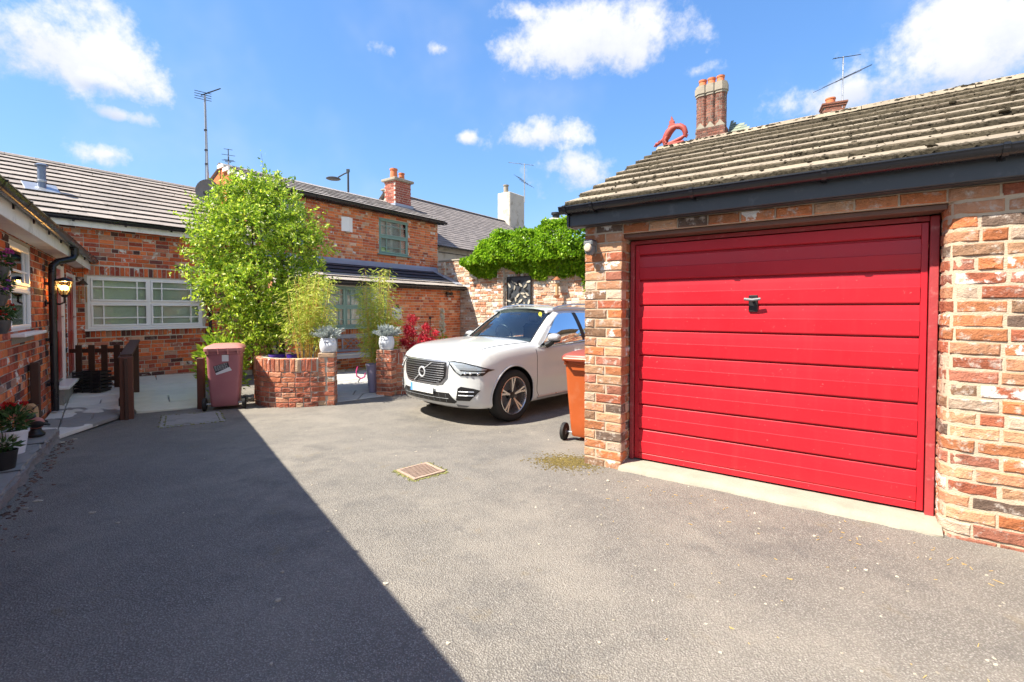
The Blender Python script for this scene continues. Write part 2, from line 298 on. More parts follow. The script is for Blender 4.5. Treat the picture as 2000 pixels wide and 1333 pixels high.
def emit(name, c, s):
    m, t = newmat(name); e = t.n('ShaderNodeEmission', ins={'Color': (*c, 1), 'Strength': s}); t.put(t.out.inputs[0], e); return m
BULB = emit('glowing bulb', (1.0, .72, .30), 5.0)
LANTERN_GLASS = glassmat('lantern glass', (.95, .72, .42), .6)
# ---------------------------------------------------------------- mesh helpers
def link(name, me, mat, parent=None, loc=None, rot=None, smooth=False):
    o = bpy.data.objects.new(name, me); col.objects.link(o)
    if mat is not None and not me.materials: me.materials.append(mat)
    if parent is not None: o.parent = parent
    if loc is not None: o.location = loc
    if rot is not None: o.rotation_euler = rot
    if smooth: me.polygons.foreach_set('use_smooth', [True] * len(me.polygons))
    return o
def tag(o, label, cat, group=None):
    o['label'] = label; o['category'] = cat
    if group: o['group'] = group
    return o
def empty(name, loc, rz=0., label=None, cat=None, group=None):
    o = bpy.data.objects.new(name, None); col.objects.link(o); o.location = loc; o.rotation_euler = (0, 0, rz); o.empty_display_size = .2
    if label: tag(o, label, cat, group)
    return o
class MB:
    def __init__(s): s.v = []; s.f = []; s.mi = []; s.cur = 0
    def add(s, vs, fs):
        b = len(s.v); s.v += [tuple(p) for p in vs]; s.f += [tuple(b + i for i in f) for f in fs]; s.mi += [s.cur] * len(fs); return s
    def box(s, x0, x1, y0, y1, z0, z1, bev=0.):
        if bev <= 0:
            return s.add([(x, y, z) for z in (z0, z1) for y in (y0, y1) for x in (x0, x1)], [(0, 2, 3, 1), (4, 5, 7, 6), (0, 1, 5, 4), (2, 6, 7, 3), (0, 4, 6, 2), (1, 3, 7, 5)])
        b = min(bev, (x1 - x0) * .45, (y1 - y0) * .45, (z1 - z0) * .45)
        bm = bmesh.new(); bmesh.ops.create_cube(bm, size=1, matrix=Matrix.Translation(((x0 + x1) / 2, (y0 + y1) / 2, (z0 + z1) / 2)) @ Matrix.Diagonal((x1 - x0, y1 - y0, z1 - z0, 1)))
        bmesh.ops.bevel(bm, geom=bm.edges[:], offset=b, segments=1, affect='EDGES', profile=.5)
        bm.verts.index_update(); s.add([v.co[:] for v in bm.verts], [[v.index for v in f.verts] for f in bm.faces]); bm.free(); return s
    def bar(s, p, q, w, h, up=(0, 0, 1)):
        p = Vector(p); q = Vector(q); d = (q - p).normalized(); up = Vector(up)
        r = d.cross(up)
        if r.length < 1e-4: r = d.cross(Vector((1, 0, 0)))
        r.normalize(); u = r.cross(d); r = r * w / 2; u = u * h / 2
        return s.add([e + a * r + b * u for e in (p, q) for (a, b) in ((-1, -1), (1, -1), (1, 1), (-1, 1))], [(3, 2, 1, 0), (4, 5, 6, 7), (0, 1, 5, 4), (1, 2, 6, 5), (2, 3, 7, 6), (3, 0, 4, 7)])
    def tube(s, pts, r, n=8, cap=True, closed=False):
        pts = [Vector(p) for p in pts]; N = len(pts); rr = r if isinstance(r, (list, tuple)) else [r] * N
        prev = None; rings = []
        for i, p in enumerate(pts):
            a = pts[i - 1] if i > 0 else (pts[-1] if closed else pts[0]); b = pts[(i + 1) % N] if (i < N - 1 or closed) else pts[i]
            d = (b - a).normalized() if (b - a).length > 1e-9 else Vector((0, 0, 1))
            if prev is None:
                x = d.cross(Vector((0, 0, 1)));
                if x.length < .05: x = d.cross(Vector((0, 1, 0)))
                x.normalize()
            else:
                x = prev - d * prev.dot(d); x.normalize()
            y = d.cross(x); prev = x
            rings.append([p + (x * math.cos(k * 2 * math.pi / n) + y * math.sin(k * 2 * math.pi / n)) * rr[i] for k in range(n)])
        vs = [v for rg in rings for v in rg]; fs = []
        for i in range(N if closed else N - 1):
            j = (i + 1) % N
            for k in range(n): fs.append((i * n + k, i * n + (k + 1) % n, j * n + (k + 1) % n, j * n + k))
        if cap and not closed: fs += [tuple(reversed(range(n))), tuple((N - 1) * n + k for k in range(n))]
        return s.add(vs, fs)
    def lathe(s, prof, n=16, c=(0, 0, 0), axis='z', ang=(0, 2 * math.pi), sx=1., sy=1.):
        full = abs(ang[1] - ang[0] - 2 * math.pi) < 1e-6; m = n if full else n + 1; vs = []
        for (r, h) in prof:
            for k in range(m):
                a = ang[0] + (ang[1] - ang[0]) * k / n; x = r * math.cos(a) * sx; y = r * math.sin(a) * sy
                vs.append((c[0] + x, c[1] + y, c[2] + h) if axis == 'z' else ((c[0] + x, c[1] + h, c[2] + y) if axis == 'y' else (c[0] + h, c[1] + x, c[2] + y)))
        fs = []
        for i in range(len(prof) - 1):
            for k in range(n):
                k2 = (k + 1) % m; fs.append((i * m + k, i * m + k2, (i + 1) * m + k2, (i + 1) * m + k))
        return s.add(vs, fs)
    def prism(s, poly, a, b, plane='xz'):
        """polygon extruded between a and b along the axis that is not in the plane"""
        def P(u, v, w): return {'xz': (u, w, v), 'xy': (u, v, w), 'yz': (w, u, v)}[plane]
        n = len(poly); vs = [P(u, v, a) for u, v in poly] + [P(u, v, b) for u, v in poly]
        return s.add(vs, [tuple(range(n)), tuple(reversed(range(n, 2 * n)))] + [(i, n + i, n + (i + 1) % n, (i + 1) % n) for i in range(n)])
    def grid(s, P):
        """P: rows x cols of points"""
        r = len(P); c = len(P[0]); return s.add([p for row in P for p in row], [(i * c + j, i * c + j + 1, (i + 1) * c + j + 1, (i + 1) * c + j) for i in range(r - 1) for j in range(c - 1)])
    def sphere(s, c, r, nu=10, nv=7, jit=0., rng=random):
        vs = []; rx, ry, rz = r if isinstance(r, (tuple, list)) else (r, r, r)
        for i in range(nv + 1):
            th = math.pi * i / nv
            for k in range(nu):
                a = 2 * math.pi * k / nu; q = 1 + (rng.uniform(-jit, jit) if jit else 0)
                vs.append((c[0] + rx * q * math.sin(th) * math.cos(a), c[1] + ry * q * math.sin(th) * math.sin(a), c[2] + rz * q * math.cos(th)))
        return s.add(vs, [(i * nu + k, (i + 1) * nu + k, (i + 1) * nu + (k + 1) % nu, i * nu + (k + 1) % nu) for i in range(nv) for k in range(nu)])
    def mesh(s, name):
        me = bpy.data.meshes.new(name); me.from_pydata(s.v, [], s.f); me.validate()
        return me
    def build(s, name, mat, parent=None, loc=None, rot=None, smooth=False, mats=None, fix=True):
        me = s.mesh(name)
        if mats:
            for m in mats: me.materials.append(m)
            if len(s.mi) == len(me.polygons): me.polygons.foreach_set('material_index', s.mi)
        if fix:
            bm = bmesh.new(); bm.from_mesh(me); bmesh.ops.recalc_face_normals(bm, faces=bm.faces[:]); bm.to_mesh(me); bm.free()
        o = link(name, me, mat, parent, loc, rot)
        if smooth:
            me.polygons.foreach_set('use_smooth', [True] * len(me.polygons))
            try: me.set_sharp_from_angle(angle=R(smooth if smooth is not True else 40))
            except Exception: pass
        return o
def box(name, mat, parent, x0, x1, y0, y1, z0, z1, bev=.0, **k): return MB().box(x0, x1, y0, y1, z0, z1, bev).build(name, mat, parent, fix=False if bev <= 0 else True, **k)
def stuff(o): o['kind'] = 'stuff'; return o
def structure(o): o['kind'] = 'structure'; return o
def proj(p):
    d = Vector(p) - Vector((0, 0, CAM_H)); f = d.y * math.cos(PITCH) - d.z * math.sin(PITCH); u = d.y * math.sin(PITCH) + d.z * math.cos(PITCH)
    if f < .1: return (-9999, -9999, .1)
    return (1000 + FPX * d.x / f, 627.5 - FPX * u / f, f)
def wmat(o):
    m = Matrix.LocRotScale(o.location, o.rotation_euler, o.scale)
    return (wmat(o.parent) @ m) if o.parent else m
def pick(cands, M, cap, hidden=()):
    """cands: list of (local centre, size); the indexes of those that show largest"""
    sco = []
    for i, (c, sz) in enumerate(cands):
        px, py, f = proj(M @ Vector(c))
        if px < -15 or px > 2015 or py < -10 or py > 1343: continue
        if any(a <= px <= b and c0 <= py <= d for (a, c0, b, d) in hidden): continue
        sco.append((sz / f, i))
    sco.sort(reverse=True); return set(i for _, i in sco[:cap])

# ---------------------------------------------------------------- bricks
def brick_geo(L, H, D, ch, jit, rng, nx=2, nz=2):
    """a worn brick: front at y=0, body going back to y=D; shared by many objects"""
    vs = []; fs = []
    def J(a): return rng.uniform(-a, a)
    xs = [-L / 2 + ch + (L - 2 * ch) * i / nx for i in range(nx + 1)]; zs = [-H / 2 + ch + (H - 2 * ch) * i / nz for i in range(nz + 1)]
    for z in zs:
        for x in xs: vs.append((x + J(jit), J(jit) * .7, z + J(jit)))
    def ring(i): # boundary order of front grid
        w = nx + 1
        return [j for j in range(w)] + [r * w + nx for r in range(1, nz + 1)] + [nz * w + j for j in range(nx - 1, -1, -1)] + [r * w for r in range(nz - 1, 0, -1)]
    rg = ring(0); n = len(rg); b1 = len(vs)
    for j in rg:
        x, y, z = vs[j]; ex = -L / 2 if x < -L / 2 + ch * 1.9 else (L / 2 if x > L / 2 - ch * 1.9 else x); ez = -H / 2 if z < -H / 2 + ch * 1.9 else (H / 2 if z > H / 2 - ch * 1.9 else z)
        vs.append((ex + J(jit) * .5, ch + J(jit) * .3, ez + J(jit) * .5))
    b2 = len(vs)
    for k in range(n): x, y, z = vs[b1 + k]; vs.append((x, D, z))
    for r in range(nz):
        for j in range(nx): a = r * (nx + 1) + j; fs.append((a, a + 1, a + nx + 2, a + nx + 1))
    for k in range(n):
        k2 = (k + 1) % n; fs.append((rg[k2], rg[k], b1 + k, b1 + k2)); fs.append((b1 + k2, b1 + k, b2 + k, b2 + k2))
    return vs, fs
def brick_variants(key, L, H, D, ch, jit, n=6, nx=2, nz=2):
    rng = random.Random(hash(key) % 1000 if not isinstance(key, int) else key); out = []
    for i in range(n):
        v, f = brick_geo(L, H, D, ch, jit, rng, nx, nz); out.append((v, f))
    return out
def layout(x0, x1, z0, z1, ch, bl, openings=(), bond='stretcher', rng=random, joint=.011):
    """bricks (x, z, length, height) that fill a wall face round its openings"""
    res = []; i = 0; z = z0; hb = (bl + joint) / 2 - joint
    while z < z1 - .02:
        zt = min(z + ch, z1); iv = [(x0, x1)]
        for (a, b, c, d) in openings:
            if zt > c + .03 and z < d - .03:
                nv = []
                for (p, q) in iv:
                    if b <= p or a >= q: nv.append((p, q))
                    else:
                        if a > p: nv.append((p, a))
                        if b < q: nv.append((b, q))
                iv = nv
        if bond == 'flemish': pat = [bl, hb]; off = (0 if i % 2 == 0 else (bl + hb) / 2 + .02)
        elif bond == 'garden' and i % 4 == 3: pat = [hb]; off = hb / 2
        else: pat = [bl]; off = 0 if i % 2 == 0 else (bl + joint) / 2
        x = x0 - off - rng.uniform(0, .01); k = 0
        while x < x1:
            L = pat[k % len(pat)]; k += 1
            if rng.random() < .07 and L == bl: L = hb
            for (p, q) in iv:
                a = max(x, p); b = min(x + L, q)
                if b - a > .035: res.append(((a + b) / 2, (z + zt - joint) / 2, b - a, zt - z - joint))
            x += L + joint
        z = zt; i += 1
    return res
def wall_bricks(parent, bricks, mat, cap=300, hidden=(), ch=.006, jit=.0025, D=.05, xf=None, seed=1, depth_jit=.004, name='brick', nx=2):
    """bricks of one wall: those that show largest as objects of their own, the rest joined"""
    rng = random.Random(seed); L0, H0 = .215, .074
    var = [brick_geo(L0, H0, D, ch, jit, rng, nx, 2) for _ in range(7)]; varh = [brick_geo(L0 / 2, H0, D, ch, jit, rng, 2 if nx > 2 else 1, 2) for _ in range(5)]
    mv = []; 
    for lst in (var, varh):
        row = []
        for (v, f) in lst:
            me = bpy.data.meshes.new('brick'); me.from_pydata(v, [], f); me.materials.append(mat); row.append(me)
        mv.append(row)
    xf = xf or Matrix.Identity(4); M = wmat(parent) @ xf
    chosen = pick([((x, 0, z), L) for (x, z, L, H) in bricks], M, cap, hidden) if cap else set()
    rest = MB()
    rz = xf.to_euler()
    for i, (x, z, L, H) in enumerate(bricks):
        h = 1 if L < .15 else 0; k = rng.randrange(len(mv[h])); bl = L0 / 2 if h else L0; dy = rng.uniform(-depth_jit, depth_jit); tilt = rng.uniform(-.012, .012)
        if i in chosen:
            o = bpy.data.objects.new(name, mv[h][k]); col.objects.link(o); o.parent = parent
            o.location = xf @ Vector((x, dy, z)); o.rotation_euler = (rz.x, rz.y + tilt * .5, rz.z); o.scale = (L / bl, 1, H / H0)
        else:
            v, f = (var, varh)[h][k]; rest.add([xf @ Vector((x + a * L / bl, dy + b, z + c * H / H0)) for (a, b, c) in v], f)
    if rest.v: stuff(rest.build('brickwork', mat, parent, fix=False))
def backing(parent, mat, x0, x1, z0, z1, y0, y1, openings=(), name='wall'):
    """the mortar body of a wall, with real holes where its openings are"""
    xs = sorted({x0, x1, *[min(max(v, x0), x1) for o in openings for v in o[:2]]}); zs = sorted({z0, z1, *[min(max(v, z0), z1) for o in openings for v in o[2:]]})
    m = MB()
    inside = lambda a, b: any(o[0] <= a <= o[1] and o[2] <= b <= o[3] for o in openings)
    for i in range(len(xs) - 1):
        j = 0
        while j < len(zs) - 1:
            if inside((xs[i] + xs[i + 1]) / 2, (zs[j] + zs[j + 1]) / 2): j += 1; continue
            k = j
            while k < len(zs) - 1 and not inside((xs[i] + xs[i + 1]) / 2, (zs[k] + zs[k + 1]) / 2): k += 1
            m.box(xs[i], xs[i + 1], y0, y1, zs[j], zs[k]); j = k
    return m.build(name, mat, parent, fix=False)
def path_bricks(parent, pts, z0, courses, mat, D=.1, seed=3, L0=.215, joint=.012, jit=.003, ch=.007, closed=False, soldiers=None, name='brick', dj=.004):
    """bricks laid along a curved line (plan points, outside on the right hand side); each one its own object"""
    rng = random.Random(seed); P = [Vector((p[0], p[1])) for p in pts]; cum = [0]
    for a, b in zip(P, P[1:]): cum.append(cum[-1] + (b - a).length)
    tot = cum[-1]
    def at(s):
        s = min(max(s, 0), tot - 1e-6); i = max(k for k in range(len(P) - 1) if cum[k] <= s); d = (P[i + 1] - P[i]).normalized()
        # smooth the direction near the joints
        p = P[i] + d * (s - cum[i]); return p, d
    def put(s0, s1, za, zb):
        v, f = brick_geo(s1 - s0, zb - za, D, ch, jit, rng, 4 if s1 - s0 > .15 else 2, 2); dy = rng.uniform(-dj, dj); sc_, zc = (s0 + s1) / 2, (za + zb) / 2
        p0, d0 = at(sc_); out = []
        for (x, y, z) in v:
            p, _ = at(sc_ + x); pa, _ = at(sc_ + x - .03); pb, _ = at(sc_ + x + .03); d = (pb - pa).normalized() if (pb - pa).length > 1e-6 else d0
            n = Vector((d.y, -d.x)); q = p - n * (y + dy); out.append((q.x - p0.x, q.y - p0.y, z))
        me = bpy.data.meshes.new('brick'); me.from_pydata(out, [], f); me.materials.append(mat)
        o = bpy.data.objects.new(name, me); col.objects.link(o); o.parent = parent; o.location = (p0.x, p0.y, zc)
    z = z0
    for i, hgt in enumerate(courses):
        s = -rng.uniform(0, .03) - (0 if i % 2 == 0 else L0 / 2)
        while s < tot - .03:
            L = L0 if rng.random() > .3 else L0 / 2 - joint / 2
            if soldiers and i in soldiers: L = .07
            a = max(s, 0); b = min(s + L, tot)
            if b - a > .03: put(a, b, z + joint / 2, z + hgt - joint / 2)
            s += L + joint
        z += hgt

# ---------------------------------------------------------------- roof tiles
def tile_roof(parent, x0, x1, e, r, gauge, tw, thick, mat, cap=300, hidden=(), seed=5, half=True, mats=None, moss=0, moss_mat=None, skip=None, tiltf=.85, under=.05, board=True):
    """tiles on the slope that rises from the eave e=(y,z) to the ridge r=(y,z)"""
    rng = random.Random(seed); dy, dz = r[0] - e[0], r[1] - e[1]; SL = math.hypot(dy, dz); pit = math.atan2(dz, dy); nc = max(1, round(SL / gauge)); g = SL / nc
    M = wmat(parent); tl = g * 1.12; tilt = pit - math.asin(thick * tiltf / g) if thick < g else pit
    metas = {}
    def var(m):
        if m.name not in metas:
            row = []
            for k in range(5):
                j = lambda a: rng.uniform(-a, a); t = thick
                v = [(-tw / 2 + .001, under + j(.006), 0), (tw / 2 - .001, under + j(.006), 0), (tw / 2 - .001, tl, 0), (-tw / 2 + .001, tl, 0), (-tw / 2 + .001, j(.004), t + j(.002)), (tw / 2 - .001, j(.004), t + j(.002)), (tw / 2 - .001, tl, t), (-tw / 2 + .001, tl, t), (0, j(.005), t + j(.002)), (0, tl, t), (0, under, 0), (0, tl, 0)]
                f = [(0, 10, 8, 4), (10, 1, 5, 8), (4, 8, 9, 7), (8, 5, 6, 9), (0, 4, 7, 3), (1, 2, 6, 5), (0, 3, 11, 10), (10, 11, 2, 1), (3, 7, 9, 11), (11, 9, 6, 2)]
                me = bpy.data.meshes.new('roof_tile'); me.from_pydata(v, [], f); me.materials.append(m); row.append((me, v, f))
            metas[m.name] = row
        return metas[m.name]
    lst = []
    for i in range(nc):
        x = x0 - (tw / 2 if (half and i % 2) else 0)
        while x < x1 - .02:
            a = max(x, x0); b = min(x + tw, x1)
            if b - a > .03 and not (skip and skip((a + b) / 2, i)): lst.append(((a + b) / 2, i, b - a))
            x += tw
    pos = lambda i: (e[0] + dy * i / nc, e[1] + dz * i / nc)
    chosen = pick([((x, *pos(i)), w) for (x, i, w) in lst], M, cap, hidden) if cap else set(); rest = {}
    for k, (x, i, w) in enumerate(lst):
        m = mats[min(i, len(mats) - 1)] if mats else mat; me, v, f = rng.choice(var(m)); y, z = pos(i); z += rng.uniform(0, .004); rt = (tilt + rng.uniform(-.006, .006), 0, 0)
        if k in chosen:
            o = bpy.data.objects.new('roof_tile', me); col.objects.link(o); o.parent = parent; o.location = (x, y, z); o.rotation_euler = rt; o.scale = (w / tw, 1, 1)
        else:
            X = Matrix.LocRotScale(Vector((x, y, z)), __import__('mathutils').Euler(rt), Vector((w / tw, 1, 1))); rest.setdefault(m.name, (m, MB()))[1].add([X @ Vector(p) for p in v], f)
    for m, b in rest.values(): stuff(b.build('roof_tiling', m, parent, fix=False))
    # boarding under the tiles
    off = .012; nx_, nz_ = -math.sin(pit), math.cos(pit)
    if board: MB().add([(x0 + .01, e[0] - nx_ * off, e[1] - off), (x1 - .01, e[0] - nx_ * off, e[1] - off), (x1 - .01, r[0], r[1] - off), (x0 + .01, r[0], r[1] - off)], [(0, 1, 2, 3)]).build('roof_boarding', DARK, parent, fix=False)
    if moss > 100:
        # a rough dark mat of moss along the front edge of each course
        for i in range(nc):
            mb = MB(); y, z = pos(i); rows = []; n = int((x1 - x0) / .014)
            for k in range(n + 1):
                x = x0 + (x1 - x0) * k / n; q = rng.uniform; a = .5 + .5 * math.sin(x * 9 + i * 2.1) * math.sin(x * 3.7 + i)
                rows.append([(x, y + .004 + q(0, .012), z + thick * (1.04 + .10 * a) + q(0, .007)), (x, y - .006 - q(0, .008), z + thick * .86 + q(-.006, .006)), (x, y - .010 - q(0, .012) * (.5 + a), z + thick * .45 + q(-.006, .006)), (x, y - .012 - q(0, .016) * (.5 + a), z + thick * .10 + q(-.004, .004)), (x, y - .016 - q(0, .03) * a, z - .004)])
            mb.grid(rows); mb.build('moss_edge', moss_mat or MOSS, parent, fix=False)
    if moss:
        mb = MB(); n = int(moss * (x1 - x0) * nc)
        for _ in range(n):
            i = rng.randrange(nc); x = rng.uniform(x0, x1); y, z = pos(i); up = abs(rng.gauss(0, .006)) if rng.random() < .985 else rng.uniform(0, g); s = rng.uniform(.005, .013) * (1.6 if rng.random() < .04 else 1)
            fr = rng.uniform(-.1, .75) if up < .03 else 1.0
            py = y + math.cos(pit) * up - .004; pz = z + math.sin(pit) * up * .9 + thick * min(1, fr + .1) + .001
            c = (x, py, pz); mb.add([(c[0] + s * rng.uniform(.8, 1.8), c[1], c[2]), (c[0] - s * rng.uniform(.8, 1.8), c[1], c[2]), (c[0], c[1] + s, c[2]), (c[0], c[1] - s, c[2] - s * .3), (c[0], c[1], c[2] + s * .9), (c[0], c[1], c[2] - s)], [(0, 2, 4), (2, 1, 4), (1, 3, 4), (3, 0, 4), (2, 0, 5), (1, 2, 5), (3, 1, 5), (0, 3, 5)])
        stuff(mb.build('roof_moss', moss_mat or MOSS, parent, fix=False))
def gutter(parent, x0, x1, y, z, r=.055, mat=BLACK_PVC, brackets=(), name='gutter', seg=8, drop=0.):
    """half round gutter along x; y is its middle, z its top"""
    m = MB()
    for rr, z_ in ((r, 0), (r - .006, .002)):
        m.grid([[(x, y + rr * math.cos(math.pi + math.pi * k / seg), z + z_ + rr * math.sin(math.pi + math.pi * k / seg) + (drop if x == x1 else 0)) for k in range(seg + 1)] for x in (x0, x1)])
    m.box(x0, x1, y - r - .004, y - r + .006, z - .004, z + .006) if drop == 0 else None
    for x in (x0, x1): m.add([(x, y + r * math.cos(math.pi + math.pi * k / seg), z + r * math.sin(math.pi + math.pi * k / seg) + (drop if x == x1 else 0)) for k in range(seg + 1)], [tuple(range(seg + 1))])
    g = m.build(name, mat, parent, smooth=True, fix=False)
    for bx in brackets:
        b = MB(); rr = r + .007; t = (bx - x0) / (x1 - x0) * drop
        b.grid([[(x, y + rr * math.cos(math.pi + math.pi * k / seg), z + t + rr * math.sin(math.pi + math.pi * k / seg)) for k in range(seg + 1)] for x in (bx - .014, bx + .014)])
        b.box(bx - .014, bx + .014, y - r - .012, y - r + .004, z + t - .004, z + t + .010)
        b.box(bx - .016, bx + .016, y + r - .01, y + r + .012, z + t - .07, z + t)
        b.build('gutter_bracket', mat, g, fix=False)
    return g
# ---------------------------------------------------------------- leaves
def leaf_mesh(name, P, size, asp, mat, parent, rng, droop=.3, up=None, loc=None, dirs=None):
    """many small folded leaves at the points P"""
    P = np.asarray(P, float); N = len(P); d = rng.normal(size=(N, 3)) if dirs is None else np.asarray(dirs, float) + rng.normal(size=(N, 3)) * .35
    d[:, 2] -= droop; d /= np.linalg.norm(d, axis=1)[:, None]
    a = rng.normal(size=(N, 3)); a[:, 2] *= .4; w = np.cross(d, a); w /= np.linalg.norm(w, axis=1)[:, None] + 1e-9; nn = np.cross(d, w)
    L = (size * rng.uniform(.6, 1.3, N))[:, None]; Wd = L * asp * .5
    v = np.empty((N, 4, 3)); v[:, 0] = P; v[:, 1] = P + d * L * .45 + w * Wd + nn * Wd * .35; v[:, 2] = P + d * L; v[:, 3] = P + d * L * .45 - w * Wd + nn * Wd * .35
    me = bpy.data.meshes.new(name); me.vertices.add(N * 4); me.vertices.foreach_set('co', v.reshape(-1)); i = np.arange(N) * 4
    f = np.stack([i, i + 1, i + 2, i, i + 2, i + 3], 1).reshape(-1); me.loops.add(N * 6); me.loops.foreach_set('vertex_index', f)
    me.polygons.add(N * 2); me.polygons.foreach_set('loop_start', np.arange(N * 2) * 3); me.update(calc_edges=True); me.validate()
    return link(name, me, mat, parent, loc)
# ---------------------------------------------------------------- windows
def window(parent, x0, x1, z0, z1, cols, mat, y=.06, rows=2, vb=(.2, .84), hb=(.36, .68), fw=.05, bw=.022, inside='blind', sill=True, glass=None, split=None, sillmat=None, label=None):
    """casement window in a wall opening; returns its frame object"""
    f = MB(); f.box(x0, x1, y, y + .07, z1 - fw, z1, .004); f.box(x0, x1, y, y + .07, z0, z0 + fw, .004); f.box(x0, x0 + fw, y, y + .07, z0 + fw, z1 - fw, .004); f.box(x1 - fw, x1, y, y + .07, z0 + fw, z1 - fw, .004)
    cw = (x1 - x0 - 2 * fw) / cols; zm = split if split else (z0 + z1) / 2
    for k in range(1, cols): f.box(x0 + fw + cw * k - fw * .5, x0 + fw + cw * k + fw * .5, y + .002, y + .068, z0 + fw, z1 - fw, .004)
    if rows == 2: f.box(x0 + fw, x1 - fw, y + .004, y + .066, zm - fw * .5, zm + fw * .5, .004)
    W = f.build('window', mat, parent)
    if label: W['label'] = label
    for k in range(cols):
        a = x0 + fw + cw * k + (fw * .5 if k else 0); b = x0 + fw + cw * (k + 1) - (fw * .5 if k < cols - 1 else 0)
        for r_ in range(rows):
            c, d = (z0 + fw, z1 - fw) if rows == 1 else ((z0 + fw, zm - fw * .5) if r_ == 0 else (zm + fw * .5, z1 - fw))
            s = MB(); sw = .035; s.box(a, b, y - .012, y + .05, d - sw, d, .004); s.box(a, b, y - .012, y + .05, c, c + sw, .004); s.box(a, a + sw, y - .012, y + .05, c + sw, d - sw, .004); s.box(b - sw, b, y - .012, y + .05, c + sw, d - sw, .004); s.build('sash', mat, W)
            a2, b2, c2, d2 = a + sw, b - sw, c + sw, d - sw; xs = [a2] + [a2 + (b2 - a2) * q for q in vb] + [b2]; hz = hb[0] if r_ == 0 else hb[1]; zs = [c2, c2 + (d2 - c2) * hz, d2] if hz else [c2, d2]
            g = MB()
            for q in xs[1:-1]: g.box(q - bw / 2, q + bw / 2, y + .002, y + .03, c2, d2)
            for q in zs[1:-1]: g.box(a2, b2, y + .0035, y + .0285, q - bw / 2, q + bw / 2)
            g.build('glazing_bar', mat, W, fix=False)
            for i in range(len(xs) - 1):
                for j in range(len(zs) - 1): MB().box(xs[i], xs[i + 1], y + .012, y + .016, zs[j], zs[j + 1]).build('pane', glass or GLASS, W, fix=False)
    if sill: box('sill', sillmat or mat, W, x0 - .07, x1 + .07, y - .13, y + .03, z0 - .035, z0 - .001, .006)
    if inside == 'blind':
        m = MB(); x = x0 + .02
        while x < x1 - .06:
            m.add([(x, y + .085, z0), (x + .086, y + .072, z0), (x + .086, y + .072, z1), (x, y + .085, z1)], [(0, 1, 2, 3)]); x += .078
        m.build('blind', BLIND, W, fix=False)
    elif inside == 'shutter':
        m = MB(); z = z0 + .05
        for k in range(cols):
            a = x0 + fw + cw * k; 
            for (p, q) in ((a + .02, a + cw * .46), (a + cw * .56, a + cw - .02)):
                z = z0 + .10
                while z < z1 - .1:
                    m.add([(p, y + .105, z + .048), (q, y + .105, z + .048), (q, y + .078, z), (p, y + .078, z)], [(0, 1, 2, 3)]); z += .056
            m.box(a + cw * .45, a + cw * .57, y + .11, y + .14, z0, z1)
        m.box(x0, x1, y + .112, y + .142, z0, z0 + .12); m.box(x0, x1, y + .113, y + .139, z1 - .1, z1)
        m.build('shutter', SHUTTER, W, fix=False)
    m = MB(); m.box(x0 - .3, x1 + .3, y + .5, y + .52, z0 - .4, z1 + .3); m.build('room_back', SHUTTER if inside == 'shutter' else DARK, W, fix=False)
    # reveal round the opening
    rv = MB(); rv.box(x0 - .012, x0 + .001, .012, y + .2, z0 - .002, z1 + .002); rv.box(x1 - .001, x1 + .012, .012, y + .2, z0 - .002, z1 + .002); rv.box(x0 - .012, x1 + .012, .013, y + .2, z1 - .001, z1 + .012)
    rv.build('reveal', MORTAR, W, fix=False)
    return W
# ================================================================ the ground
def gz(y):
    t = min(max((y - 4.0) / 2.6, 0), 1); return -.13 * (t * t * (3 - 2 * t))
def ground():
    ys = [-300, -80, -20, -6, -2, 0, 2, 3, 3.8] + [4 + .2 * i for i in range(14)] + [7, 9, 14, 30, 90, 400]; xs = [-400, -90, -30, -12, -6, -3, 0, 3, 6, 12, 30, 90, 400]
    structure(MB().grid([[(x, y, gz(y)) for x in xs] for y in ys]).build('ground', ASPHALT, smooth=180))
ground()
FG = empty('frame_garage', (.6755, 4.381, 0), R(-35.105)); FW = (-7.95, 8.8, 0); RW = math.atan2(.807, .59); FL = (-8.0444, 8.6708, 0); RL = R(127.2367)
bpy.data.objects.remove(FG)
def Wp(x, y, z=0): return Vector((FW[0] + x * math.cos(RW) - y * math.sin(RW), FW[1] + x * math.sin(RW) + y * math.cos(RW), z))
def Lp(x, y, z=0): return Vector((FL[0] + x * math.cos(RL) - y * math.sin(RL), FL[1] + x * math.sin(RL) + y * math.cos(RL), z))
